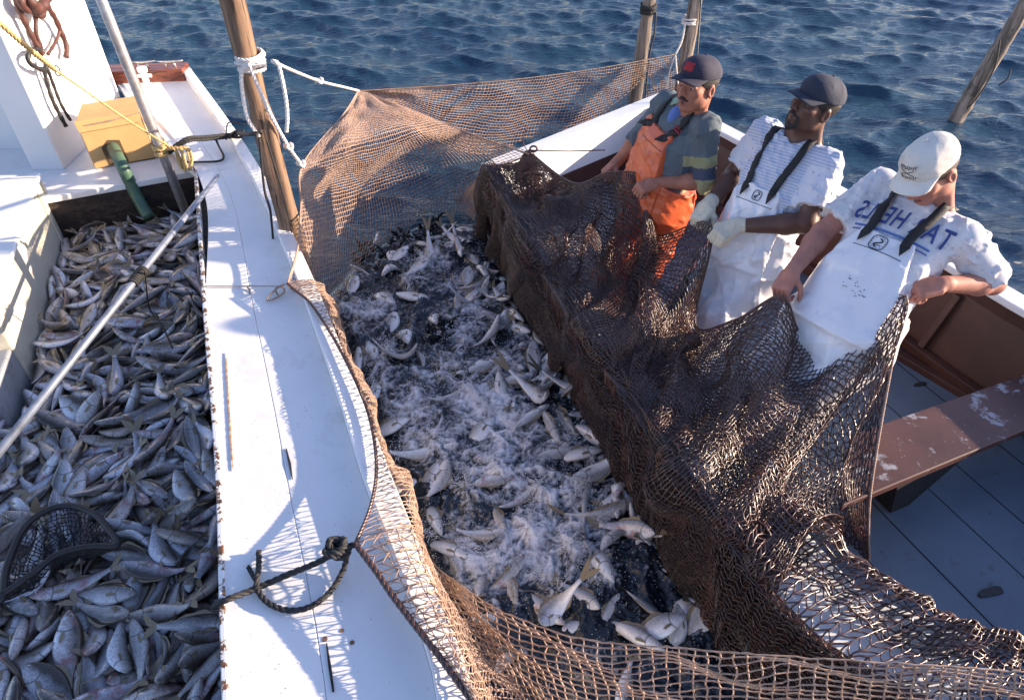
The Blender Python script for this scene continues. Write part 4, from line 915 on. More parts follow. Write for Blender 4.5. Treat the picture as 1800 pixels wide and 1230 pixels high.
(-2541,3483,289,119,-131,-4,984,199,1),(-2090,3447,306,323,-484,-553,596,184,0),(-2600,3683,265,733,680,-12,-22,225,7),(-2128,3557,270,316,213,-659,-649,277,3),
(-1197,1215,261,670,-436,-494,342,185,5),(-2037,3847,294,355,-501,433,-660,242,3),(-1668,2856,301,821,211,-228,-479,223,2),(-2453,3103,304,252,-33,704,-664,203,3),
(-2477,2959,291,786,109,81,-604,248,3),(-1666,2898,290,402,-863,284,109,174,8),(-2225,2779,297,572,756,-184,-260,227,0),(-2254,3103,303,152,-19,-844,-515,166,6),
(-1765,2752,303,798,-546,177,-186,179,6),(-2045,3640,317,664,723,-89,-168,187,3),(-2070,2900,297,380,240,-513,-731,266,3),(-2321,3555,286,406,-851,-257,210,213,0),
(-1662,1287,305,207,-146,700,-668,203,7),(-2337,3197,300,232,-577,-321,714,165,2),(-1333,1017,263,579,579,-447,-361,212,6),(-2029,1916,290,207,373,621,657,172,7),
(-2184,3137,288,555,-768,42,-317,190,2),(-1565,2027,259,12,91,727,681,175,7),(-2104,3695,295,284,-49,-756,-588,198,3),(-2676,3606,290,676,-463,-481,311,234,3),(-1770,1579,263,129,-212,620,-744,230,5),
(-1810,2529,274,512,-818,-259,47,224,6),(-2060,2391,309,741,662,-58,-98,205,3),(-1039,892,301,653,265,-601,-376,188,3),(-2291,3611,298,524,204,-680,-470,198,0),(-1276,1442,300,202,-92,-695,684,223,3),
(-2221,3808,315,343,-156,136,-916,177,3),(-2213,1774,267,84,-90,738,-664,233,0),(-2538,3722,282,543,-816,-62,188,212,6),(-2052,3376,278,342,-131,-627,-687,212,4),
(-2218,2498,266,358,381,-652,-549,246,3),(-1394,2183,280,148,-600,681,-394,204,6),(-2042,3700,298,336,499,-569,-561,243,3),(-2001,2090,286,469,708,248,466,211,1),
(-2251,1987,264,657,667,217,276,221,0),(-1800,2785,263,754,-646,-116,-8,245,5),(-1896,2286,275,423,889,129,121,242,1),(-2060,2280,264,702,-572,58,-420,198,5),(-1988,2308,278,889,107,21,444,260,5),
(-2007,1585,283,687,258,-179,-656,276,5),(-2386,2987,274,549,792,-150,223,228,7),(-2570,3407,289,463,472,677,323,169,8),(-2012,2784,338,207,154,594,762,178,2),(-1239,1729,279,36,-249,950,185,217,4),
(-1834,2352,263,754,-648,-103,11,234,5),(-1943,2419,262,612,719,180,276,225,1),(-1912,3451,315,692,-707,-51,136,158,6),(-2322,3722,317,668,349,431,496,246,4),(-2250,3070,291,565,-821,69,-40,241,3),
(-1946,2759,282,901,-350,-108,233,178,7),(-1152,1172,260,381,-502,532,-565,210,8),(-1490,1778,278,46,185,-749,-635,241,3),(-2000,1467,291,172,2,-627,-760,164,7),
(-1669,1589,284,47,-733,-657,172,235,4),(-2053,2785,291,744,-604,164,-233,204,2),(-1657,2609,278,649,758,-64,-27,208,6),(-1422,1581,278,459,-328,566,-601,277,3),
(-1747,2580,313,281,109,-684,-665,204,3),(-1585,2671,315,214,-141,796,548,188,6),(-2014,2825,300,284,-72,-603,742,193,2),(-2571,3266,285,231,-383,-657,607,273,3),
(-2363,3763,272,89,-554,585,-585,209,8),(-1963,3321,262,250,-32,-740,624,212,2),(-1644,2438,261,583,-724,183,-319,198,2),(-1314,1098,299,636,715,241,163,194,5),(-982,1136,264,676,-647,184,-299,252,2),
(-2120,2261,265,199,-188,-718,640,221,0),(-2003,3098,288,39,318,677,662,172,1),(-1240,1836,315,486,-438,-515,554,235,6),(-2068,3509,318,597,156,729,295,171,0),(-2096,1675,285,190,-869,410,-201,159,7),
(-1843,1941,268,749,-644,107,-114,246,5),(-2448,3675,269,491,-631,-582,146,254,5),(-1766,2825,284,259,-787,-401,390,178,5),(-2323,3676,290,706,-674,-174,129,220,8),
(-1443,1073,267,458,-168,-623,612,281,5),(-1545,2336,271,405,-436,606,-528,279,3),(-2571,3628,271,324,-19,-875,359,164,2),(-1572,2085,283,58,-158,-684,710,230,1),
(-1408,1312,270,276,143,-640,-703,254,0),(-2181,2359,262,45,114,722,681,194,6),(-1781,2985,274,338,-879,291,-166,259,3),(-1396,862,296,620,458,444,457,196,3),(-1640,2778,278,853,247,-91,-450,244,5),
(-1778,2435,273,474,811,321,121,216,3),(-1681,1700,316,237,-132,626,-731,177,3),(-1099,1141,278,697,-658,-68,279,185,6),(-1548,1588,304,535,-409,468,-572,168,0),
(-1933,3046,302,865,-440,-76,-231,207,2),(-1546,1528,264,466,-691,262,-487,182,5),(-1563,2567,260,304,-319,-659,609,151,6),(-2379,1953,266,721,646,121,218,248,3),
(-2656,3457,270,579,662,-340,-332,253,0),(-2420,3102,275,490,860,62,128,273,3),(-2165,3121,267,712,691,-112,-43,259,3),(-1721,1432,280,77,933,324,137,165,8),(-2019,3238,308,220,-53,470,853,274,5),
(-2180,1916,270,240,957,-158,39,199,3),(-2388,3212,259,129,290,682,659,165,1),(-1539,2129,265,157,256,709,638,229,3),(-1405,966,300,29,-109,-783,-612,176,0),(-1839,2847,273,324,734,479,356,198,6),
(-1730,2262,263,619,568,329,431,201,3),(-1473,1830,307,691,544,-305,-366,166,0),(-1615,2516,268,33,51,754,654,254,3),(-1486,2355,274,214,-581,755,-218,209,4),(-2047,2404,282,501,-418,565,-504,217,1),
(-2103,1598,273,474,-571,-449,498,156,7),(-2067,1702,287,715,686,121,-65,206,3),(-2064,1468,329,661,-709,96,-224,220,5),(-1394,1145,265,650,741,86,144,224,3),(-1360,1476,275,864,388,177,269,232,4),
(-1518,1266,266,593,661,369,273,183,0),(-1650,1246,267,454,-571,486,-482,266,3),(-1485,1953,293,368,304,604,638,179,4),(-1668,2043,271,592,-74,-180,782,217,3),(-2532,3329,266,771,-577,-222,154,175,6),
(-2245,1847,261,14,-127,-670,-731,231,7),(-2322,3320,297,236,270,-454,-816,233,8),(-1769,958,299,405,393,-626,-538,198,1),(-1475,801,316,386,458,651,467,261,4),
(-1727,2660,292,297,296,-656,-627,216,1),(-1896,3483,277,455,44,-123,-881,255,5),(-2064,2550,297,623,552,422,359,194,4),(-1665,2306,261,618,-421,-504,432,207,5),
(-1827,2150,266,559,-613,-419,368,230,3),(-1996,3754,295,609,401,349,589,270,3),(-1541,1094,259,179,-132,-721,657,155,8),(-1844,2631,275,65,135,858,491,244,0),(-1799,2029,269,106,-793,575,-171,189,3),
(-1931,1321,285,228,258,611,713,201,6),(-1564,1123,286,550,-524,-523,386,155,8),(-1025,1221,262,707,-673,-43,-215,201,2),(-1905,1590,280,688,716,95,-72,208,0),(-1730,1655,269,141,-210,807,-533,241,5),
(-1271,1269,275,629,-773,18,78,174,7),(-1421,2380,320,741,230,-360,-518,251,3),(-2397,3602,271,483,869,-46,93,178,6),(-1944,3505,277,811,274,58,514,198,0),(-2002,1816,265,370,468,593,541,229,3),
(-1560,1018,259,36,-224,644,-730,181,8),(-2116,3880,272,760,-563,-174,274,260,5),(-1859,2411,267,587,692,303,291,257,3),(-2001,2185,289,586,775,-215,-95,269,3),(-2074,2068,287,307,449,758,362,259,5),
(-2333,2566,278,92,-864,446,-215,171,8),(-2155,1998,262,457,579,483,472,182,3),(-1512,988,312,198,-826,508,-142,183,1),(-1779,2879,269,106,-486,781,-377,161,0),(-1974,3596,271,216,-4,-332,-918,224,3),
(-2477,3171,263,630,-589,-470,187,224,5),(-2016,3151,278,21,127,-718,684,182,0),(-1321,1923,277,462,711,486,213,183,2),(-1915,2953,282,116,-126,-740,650,176,6),
(-1045,1071,262,662,-738,-13,-127,234,5),(-1832,2739,271,104,25,-945,309,168,0),(-2234,1742,305,41,-983,173,49,246,5),(-1411,1479,268,773,-277,-274,500,201,3),(-1520,1900,266,289,536,643,465,241,4),
(-1583,1827,285,162,39,673,721,219,2),(-2084,1838,280,213,-115,-306,921,262,4),(-2430,3422,283,395,-216,714,-537,179,3),(-1960,1649,261,624,-437,-513,394,210,2),(-2207,3025,260,156,5,-673,723,195,2),
(-2432,3044,281,865,-492,16,96,220,7),(-2156,2471,260,606,733,111,289,172,1),(-1266,1603,283,351,-282,-453,769,216,1),(-1683,3066,333,509,289,-152,796,276,3),(-2196,3292,271,212,-703,-679,25,222,5),
(-1757,3095,266,233,-220,-722,613,249,3),(-2133,2596,260,714,-587,-288,250,179,5),(-1443,2307,263,345,-364,609,-615,192,0),(-2063,1510,262,492,533,-504,-469,177,6),
(-2125,2548,272,309,-203,402,-838,180,6),(-1597,1381,261,436,374,-569,-588,185,6),(-1811,1453,276,929,258,108,242,225,5),(-2479,3480,263,498,785,115,350,154,7),
(-1034,1356,280,685,449,-231,-525,229,0),(-2428,2951,291,387,703,-345,-487,182,0),]

FISH_MESH = []
for i_, (kd_, bd_) in enumerate(FISH_VAR):
    me_ = fish_mesh("fish_%s_%d" % (kd_, i_), kd_, bd_)
    for m__ in ("fish_skin", "fish_fin", "fish_eye_white", "fish_eye_pupil"): me_.materials.append(M[m__])
    FISH_MESH.append(me_)
FISH_BRIGHT = []
for b_ in (0.0, .5, -.6, 1.5, -1.7):
    for kd_ in ("deep", "slender", "oval"):
        me_ = fish_mesh("fish_bright_%s" % kd_, kd_, b_)
        for m__ in ("fish_skin_bright", "fish_fin", "fish_eye_white", "fish_eye_pupil"): me_.materials.append(M[m__])
        FISH_BRIGHT.append((kd_, b_, me_))
KIND_WORDS = {"deep": "plump silver fish", "slender": "long slender fish", "oval": "small oval fish"}
def hold_zone(s, t):
    if s > 2.92: return "by the dark end wall of the hold"
    if s > 2.12: return "in the far hold " + ("along the cream engine box" if t > .52 else "beside the white side deck")
    if s > 1.42: return "in the middle of the hold " + ("by the grey step" if t > .66 else "beside the white side deck")
    if s > .80: return "in the near hold " + ("around the dip net hoop" if t > .66 else "beside the white side deck")
    return "at the bottom end of the hold " + ("near the dip net hoop" if t > .66 else "by the white side deck")
def hold_fish():
    dat = np.array(FISH_REST, float); n = len(dat)
    pos = dat[:, :3] / 1000.0; q = dat[:, 3:7] / 1000.0; L = dat[:, 7] / 1000.0; var = dat[:, 8].astype(int)
    rest_v, rest_f, rest_m, rest_c, rest_r = [], [], [], [], []
    for i in range(n):
        p = Vector(pos[i]); s, t = (p - BO).xy.dot(BD.xy), (p - BO).xy.dot(BL.xy)
        if s > 3.50: continue
        me = FISH_MESH[var[i]]; kd = FISH_VAR[var[i]][0]
        if i < 146:
            o = bpy.data.objects.new("fish", me); COL.objects.link(o); o.location = p; o.rotation_mode = 'QUATERNION'; o.rotation_quaternion = Quaternion(q[i]).normalized()
            o.scale = (L[i] * 1.06, L[i] * 1.08, L[i] * 1.14)
            lb = KIND_WORDS[kd] + " lying " + hold_zone(s, t); tag(o, lb, "fish", lb.replace(" fish ", " fishes ", 1))
        else:
            mat = Matrix.Translation(p) @ Quaternion(q[i]).normalized().to_matrix().to_4x4() @ Matrix.Diagonal((L[i] * 1.06, L[i] * 1.08, L[i] * 1.14, 1)); b = len(rest_v)
            rest_v += [mat @ v.co for v in me.vertices]; rest_c += [tuple(v.co) for v in me.vertices]; rest_r += [(i * .377) % 1.0] * len(me.vertices)
            for pl in me.polygons: rest_f.append([b + k for k in pl.vertices]); rest_m.append(pl.material_index)
    me = bpy.data.meshes.new("fish_heap"); me.from_pydata(rest_v, [], rest_f); me.polygons.foreach_set("material_index", rest_m); me.shade_smooth()
    fa = me.attributes.new('fish_co', 'FLOAT_VECTOR', 'POINT'); fa.data.foreach_set('vector', np.array(rest_c, np.float32).ravel())
    fa = me.attributes.new('fish_rnd', 'FLOAT', 'POINT'); fa.data.foreach_set('value', np.array(rest_r, np.float32))
    for m__ in ("fish_skin", "fish_fin", "fish_eye_white", "fish_eye_pupil"): me.materials.append(M[m__])
    tag(link("fish_heap", me), "smaller silver fish filling the gaps deep in the hold's heap", "fish heap", kind="stuff")
hold_fish()

# ---------------------------------------------------------------- fish thrashing in the net pocket
def pocket_zone(px, py):
    if py < 500: return "at the far end of the pocket"
    if px > 900 + (py - 500) * .42: return "against the dark net below the skiff"
    if px < 640 + (py - 560) * .32: return "close to the white workboat's rail"
    if py > 960: return "behind the near net wall"
    if py > 740: return "in the near froth of the pocket"
    return "in the middle froth of the pocket"
PK = [ # px, py, image angle of the head, kind, bend, roll, nose pitch, length
 (652, 616, -70, "deep", 0, 80, 8, .25), (762, 560, -75, "deep", .5, 75, 20, .24), (805, 545, 88, "slender", 0, 60, 20, .24), (735, 470, 30, "deep", 0, 85, 5, .25),
 (778, 440, 20, "deep", .5, 90, 10, .27), (830, 455, -60, "deep", 0, 80, 10, .25), (806, 405, -5, "slender", .5, 70, 6, .24), (800, 420, -20, "deep", -.6, 90, 0, .25),
 (822, 490, 80, "oval", 0, 80, 10, .21), (865, 492, -10, "slender", .5, 70, 10, .22), (872, 525, 50, "oval", -.6, 85, 15, .23), (832, 540, 5, "deep", 1.5, 80, 8, .27),
 (885, 570, 75, "oval", .5, 85, 10, .20), (905, 580, -35, "slender", 0, 60, 18, .27), (925, 575, -100, "oval", 0, 85, 12, .22), (948, 600, -55, "deep", .5, 70, 15, .26),
 (968, 645, -10, "slender", 0, 60, 5, .26), (937, 640, 88, "deep", 0, 70, 22, .26), (985, 630, 60, "oval", 0, 90, 20, .28), (1000, 640, -75, "slender", -.6, 50, 10, .30),
 (955, 655, 60, "oval", .5, 80, 10, .27), (840, 645, 15, "deep", 0, 90, 2, .28), (905, 668, 10, "deep", 0, 85, 4, .25), (680, 655, 68, "slender", 1.5, 70, 6, .24),
 (630, 640, 85, "slender", 0, 80, 10, .23), (1010, 690, 50, "deep", .5, 80, 12, .27), (1020, 715, 38, "slender", 1.5, 70, 12, .25), (1038, 728, 20, "deep", .5, 85, 8, .27),
 (1050, 735, 50, "slender", 1.5, 65, 15, .26), (1070, 750, 8, "oval", 0, 80, 8, .22), (985, 735, -55, "deep", 0, 20, 8, .30), (965, 745, -65, "slender", 0, 15, 8, .30),
 (680, 755, 20, "deep", .5, 80, 10, .25), (838, 770, 42, "deep", .5, 85, 14, .29), (955, 800, 5, "deep", 0, 85, 4, .30), (745, 800, 12, "slender", .5, 90, 2, .34),
 (1070, 850, 45, "slender", 0, 75, 14, .27), (1105, 865, 20, "oval", 0, 88, 10, .30), (1118, 880, -80, "slender", .5, 55, 20, .26), (1140, 860, 30, "deep", 0, 85, 4, .25),
 (1045, 835, 14, "slender", -1.7, 10, 3, .36), (1065, 905, 20, "slender", .5, 5, 5, .36), (1126, 940, 80, "slender", 0, 75, 20, .26), (1186, 976, -8, "deep", .5, 75, 2, .30),
 (1180, 918, 10, "oval", 0, 80, 10, .18), (757, 860, 70, "oval", 0, 85, 14, .25), (772, 850, 65, "oval", .5, 80, 8, .24), (822, 898, 14, "slender", .5, 8, 6, .28),
 (760, 905, -70, "slender", .5, 80, 14, .27), (872, 910, -60, "deep", 0, 40, 8, .22), (780, 962, -25, "slender", .5, 80, 6, .26), (700, 858, 20, "deep", 0, 90, 2, .22),
 (844, 1040, 86, "slender", 0, 60, -42, .26), (938, 1062, -38, "slender", 0, 70, 8, .30), (890, 1020, 48, "slender", .5, 20, 4, .27), (1108, 1112, -30, "slender", .5, 70, 6, .27),
 (1150, 1108, 20, "deep", .5, 75, 12, .26), (1228, 1108, 60, "oval", 0, 70, 28, .27), (1190, 1120, 90, "oval", .5, 60, 24, .22), (1280, 1085, -35, "deep", .5, 80, 5, .30),
 (1300, 1105, -70, "slender", 0, 70, 5, .27), (1240, 1012, -50, "oval", 0, 80, 10, .20), (1265, 1060, 15, "slender", .5, 70, 4, .28), (905, 535, -60, "deep", -.6, 60, 5, .24),
 (660, 430, 60, "slender", .5, 60, 12, .20), (620, 508, 60, "oval", 0, 85, 15, .20), (690, 570, 75, "oval", .5, 80, 8, .22), (720, 520, -10, "deep", 0, 85, 2, .26),
 (670, 520, -30, "deep", .5, 80, 3, .25), (745, 515, -5, "slender", 0, 80, 2, .26), (700, 450, 40, "deep", 0, 85, 4, .24), (782, 585, 30, "oval", .5, 80, 10, .22),
 (1085, 800, 35, "deep", .5, 80, 6, .26), (1010, 800, 10, "slender", .5, 75, 4, .28), (930, 735, 30, "slender", 0, 80, 4, .27), (915, 880, 40, "slender", .5, 70, 4, .25),
 (1000, 900, 30, "deep", .5, 60, 4, .24), (1160, 1010, 20, "deep", .5, 75, 2, .28), (650, 700, 50, "deep", .5, 80, 6, .24), (1000, 1105, 10, "slender", .5, 75, 2, .26),
 (860, 845, 10, "deep", 0, 80, 0, .24), (790, 700, 25, "slender", .5, 70, 0, .25), (865, 590, 65, "slender", -.6, 30, 8, .24), (840, 505, 30, "slender", 1.5, 10, 6, .26), (880, 620, -40, "deep", .5, 70, 4, .22)]
r_ = random.Random(31)
EDGE = [(858, 430), (905, 520), (960, 585), (1015, 665), (1070, 745), (1110, 815), (1160, 890), (1205, 960), (1270, 1060)]
for k_ in range(40):       # fish crowded along the dark net
    t_ = r_.uniform(0, 7.4); i_ = int(t_); f_ = t_ - i_; ex = EDGE[i_][0] + (EDGE[i_ + 1][0] - EDGE[i_][0]) * f_; ey = EDGE[i_][1] + (EDGE[i_ + 1][1] - EDGE[i_][1]) * f_
    PK.append((ex - 12 - abs(r_.gauss(0, 48)), ey + r_.uniform(-10, 14), r_.uniform(-170, 170), r_.choice(("deep", "deep", "slender", "oval")), r_.choice((0, .5, .5, -.6, 1.5, -1.7)), r_.uniform(30, 95), r_.uniform(0, 34), r_.uniform(.20, .27)))
for ex, ey in ((690, 440), (735, 430), (770, 425), (640, 480), (700, 480), (750, 455), (660, 545), (630, 590), (715, 585), (740, 640), (700, 640), (760, 740), (720, 880), (850, 950), (900, 1040), (970, 1080), (1020, 1060), (1070, 1090), (1130, 1060), (960, 690), (890, 690), (1040, 1000), (990, 840), (820, 1000), (1200, 1060), (900, 1160), (1100, 1200)):
    PK.append((ex + r_.uniform(-8, 8), ey + r_.uniform(-8, 8), r_.uniform(-170, 170), r_.choice(("deep", "slender", "oval")), r_.choice((0, .5, -.6, 1.5)), r_.uniform(35, 95), r_.uniform(0, 22), r_.uniform(.19, .25)))
def pocket_fish():
    r = random.Random(12)
    for (px, py, ang, kd, bend, roll, pitch, L) in PK:
        z = .040 + r.uniform(-.03, .025); c = at(px, py, z); a = R(ang)
        e = at(px + 12 * math.cos(a), py - 12 * math.sin(a), z); hd = math.atan2(e.y - c.y, e.x - c.x)
        me = min((m for m in FISH_BRIGHT if m[0] == kd), key=lambda m: abs(m[1] - bend))[2]
        o = bpy.data.objects.new("fish", me); COL.objects.link(o); o.location = c + UP * (abs(math.sin(R(pitch))) * L * .25); o.scale = (L, L, L)
        o.rotation_mode = 'QUATERNION'
        o.rotation_quaternion = Quaternion((0, 0, 1), hd) @ Quaternion((0, 1, 0), -R(pitch)) @ Quaternion((1, 0, 0), R(-roll * r.choice((1, 1, -1))))
        word = ("dark backed " if roll < 45 else "white bellied ") + ("curled " if abs(bend) > 1 else "") + {"deep": "plump fish", "slender": "slender fish", "oval": "oval fish"}[kd]
        lb = word + " thrashing " + pocket_zone(px, py); tag(o, lb, "fish", lb.replace(" fish ", " fishes ", 1))
pocket_fish()

# ---------------------------------------------------------------- churned water in the pocket
def gnoise(x, y, seed):
    r = np.random.default_rng(seed); pm = r.permutation(512); g = r.normal(0, 1, (512, 2)); g /= np.linalg.norm(g, axis=1, keepdims=True)
    xi = np.floor(x).astype(int); yi = np.floor(y).astype(int); fx = x - xi; fy = y - yi
    def gr(i, j, dx, dy):
        h = pm[(pm[i & 511] + j) & 511]; return g[h, 0] * dx + g[h, 1] * dy
    u = fx * fx * fx * (fx * (fx * 6 - 15) + 10); v = fy * fy * fy * (fy * (fy * 6 - 15) + 10)
    a = gr(xi, yi, fx, fy); b = gr(xi + 1, yi, fx - 1, fy); c = gr(xi, yi + 1, fx, fy - 1); d = gr(xi + 1, yi + 1, fx - 1, fy - 1)
    return (a * (1 - u) + b * u) * (1 - v) + (c * (1 - u) + d * u) * v
def fbm(x, y, seed, o=4, ridged=False, gain=.5):
    s = 0; a = 1.0
    for k in range(o):
        n_ = gnoise(x, y, seed + k)
        s = s + a * ((1 - np.abs(n_) * 2.2) ** 2 if ridged else n_); a *= gain; x = x * 2.03 + 11.3; y = y * 2.03 + 5.7
    return s
POCKET = [(560, 540), (590, 575), (612, 630), (640, 690), (664, 750), (698, 830), (735, 925), (765, 1010), (800, 1095), (850, 1195), (940, 1250), (1060, 1275), (1200, 1285), (1350, 1250), (1360, 1110), (1270, 1010), (1215, 930), (1165, 850), (1105, 760), (1030, 650), (965, 560), (900, 470), (845, 395), (745, 395), (640, 450)]
pk_w = [at(x, y, 0) for x, y in POCKET]
_rc = np.random.default_rng(44)
CROWNS = [((680, 620), 1.2), ((720, 500), 1.4), ((660, 550), 1.0), ((800, 500), 1.0), ((780, 660), 1.2), ((720, 720), 1.3), ((860, 720), 1.8), ((830, 690), 1.4), ((900, 760), 1.5), ((760, 780), 1.2), ((880, 830), 1.8), ((950, 860), 1.4), ((820, 860), 1.2), ((930, 930), 1.6), ((870, 990), 1.4), ((1000, 960), 1.1), ((760, 940), 1.2), ((820, 960), 1.0), ((950, 1010), 1.0), ((1010, 870), 1.0), ((700, 800), 1.2), ((880, 640), 1.0), ((820, 600), 1.2), ((980, 1040), .8), ((1060, 1010), .7), ((840, 560), 1.0), ((760, 460), 1.2), ((650, 690), 1.0), ((1000, 780), .9), ((1060, 930), .8)]
def foam_mat():
    k = NT("churned_water"); at_ = k.n("Attribute", attribute_name="foam").outputs["Fac"]; co = k.co()
    bub = k.n("TexVoronoi", {"Scale": 120.0, "Vector": co}).outputs["Distance"]
    n1 = k.noise(38, 8, .72, co, .6); n2 = k.noise(160, 2, .5, co)
    f = k.ramp(k.math('ADD', at_, k.math('MULTIPLY_ADD', n1, 1.3, -.65)), [(.34, 0.0), (.50, .22), (.70, .58), (.95, 1.0)])
    spk = k.ramp(n2, [(.66, 0.0), (.72, .8)]); f2 = k.math('MAXIMUM', k.math('MULTIPLY', f, k.ramp(bub, [(.1, .78), (.6, 1.0)])), k.math('MULTIPLY', spk, k.math('GREATER_THAN', f, .05)))
    k.set(Base_Color=k.mix(f2, (.010, .016, .024), (.86, .87, .92)), Roughness=k.math('MULTIPLY_ADD', f2, .22, .05), IOR=1.33)
    k.bump(k.math('ADD', k.math('MULTIPLY', bub, .35), n1), .30, .012); k.b.inputs["Coat Weight"].default_value = .6; k.b.inputs["Coat Roughness"].default_value = .04; M["churned_water"] = k.m
foam_mat()
def build_churn():
    P = np.array([(p.x, p.y) for p in pk_w]); x0_, y0_ = P.min(0); x1_, y1_ = P.max(0); st_ = .0062
    xs = np.arange(x0_, x1_, st_); ys = np.arange(y0_, y1_, st_); X, Y = np.meshgrid(xs, ys)
    ins = inpoly(X, Y, P)
    # distance to the border fades the turmoil out
    dmin = np.full(X.shape, 9.0)
    for i in range(len(P)):
        a, b = P[i], P[(i + 1) % len(P)]; ab = b - a; t = np.clip(((X - a[0]) * ab[0] + (Y - a[1]) * ab[1]) / (ab @ ab), 0, 1)
        dmin = np.minimum(dmin, np.hypot(X - a[0] - ab[0] * t, Y - a[1] - ab[1] * t))
    e = np.clip(dmin / .10, 0, 1); e = e * e * (3 - 2 * e)
    wx = gnoise(X * 5, Y * 5, 71) * .09; wy = gnoise(X * 5, Y * 5, 72) * .09
    lowf = fbm((X + wx) * 4.2, (Y + wy) * 4.2, 80, 3); rid = fbm((X + wx) * 7.5, (Y + wy) * 7.5, 90, 4, True); fine = fbm((X + wx * .6) * 26, (Y + wy * .6) * 26, 97, 3, True)
    Z = .015 + e * (.035 + .050 * lowf + .016 * (rid - .9) + .007 * (fine - .8))
    far = np.clip((Y - 3.25) / .35, 0, 1); near = np.clip((1.75 - Y) / .4, 0, 1)
    patch = fbm(X * 2.3, Y * 2.3, 120, 2)
    foam = .31 + .40 * patch + .30 * (rid - .95) + .22 * (fine - .8) + .16 * lowf - .16 * far - .16 * near + .10 * np.clip(e - .5, 0, 1)
    for (px, py), w_ in CROWNS:
        c = at(px, py, .04); d2 = (X - c.x) ** 2 + (Y - c.y) ** 2; ang = np.arctan2(Y - c.y, X - c.x); ray = .75 + .5 * np.sin(ang * 9 + 7 * gnoise(X * 9, Y * 9, 61)) * np.sin(ang * 5 + w_ * 9)
        foam = foam + .42 * w_ ** .5 * np.exp(-d2 / (2 * (.075 * w_ ** .5) ** 2)) * ray; Z = Z + .020 * w_ * np.exp(-d2 / (2 * .03 ** 2)) - .010 * np.exp(-d2 / (2 * .012 ** 2))
    foam = np.clip(foam * np.clip(dmin / .07, .35, 1), 0, 1.2)
    idx = np.arange(X.size).reshape(X.shape); q = ins[:-1, :-1] & ins[1:, 1:] & ins[:-1, 1:] & ins[1:, :-1]
    f = np.stack([idx[:-1, :-1][q], idx[:-1, 1:][q], idx[1:, 1:][q], idx[1:, :-1][q]], -1)
    used, inv = np.unique(f, return_inverse=True); V = np.stack([X, Y, Z], -1).reshape(-1, 3)[used]
    me = np_mesh("churned_water", V, inv.reshape(-1, 4)); at_ = me.attributes.new("foam", 'FLOAT', 'POINT'); at_.data.foreach_set("value", foam.ravel()[used].astype(np.float32))
    tag(link("churned_water", me, M["churned_water"]), kind="structure")
    return X[ins], Y[ins], Z[ins], foam[ins]
cX, cY, cZ, cF = build_churn()
def splash_mat():
    k = NT("splash_water"); k.set(Base_Color=(.90, .91, .95), Roughness=.12, IOR=1.33, Transmission_Weight=.25); M["splash_water"] = k.m
    k = NT("dark_splash"); k.set(Base_Color=(.010, .014, .018), Roughness=.05, IOR=1.33); M["dark_splash"] = k.m
splash_mat()
def drops(name, c, rad, mat, label):
    o = np.array([(1, 0, 0), (-1, 0, 0), (0, 1, 0), (0, -1, 0), (0, 0, 1), (0, 0, -1)]) * rad[:, None, None]
    V = (c[:, None, :] + o).reshape(-1, 3); F = np.array([(0, 2, 4), (2, 1, 4), (1, 3, 4), (3, 0, 4), (2, 0, 5), (1, 2, 5), (3, 1, 5), (0, 3, 5)])
    tag(link(name, np_mesh(name, V, (np.arange(len(c))[:, None, None] * 6 + F).reshape(-1, 3)), M[mat]), label, "droplets", kind="stuff")
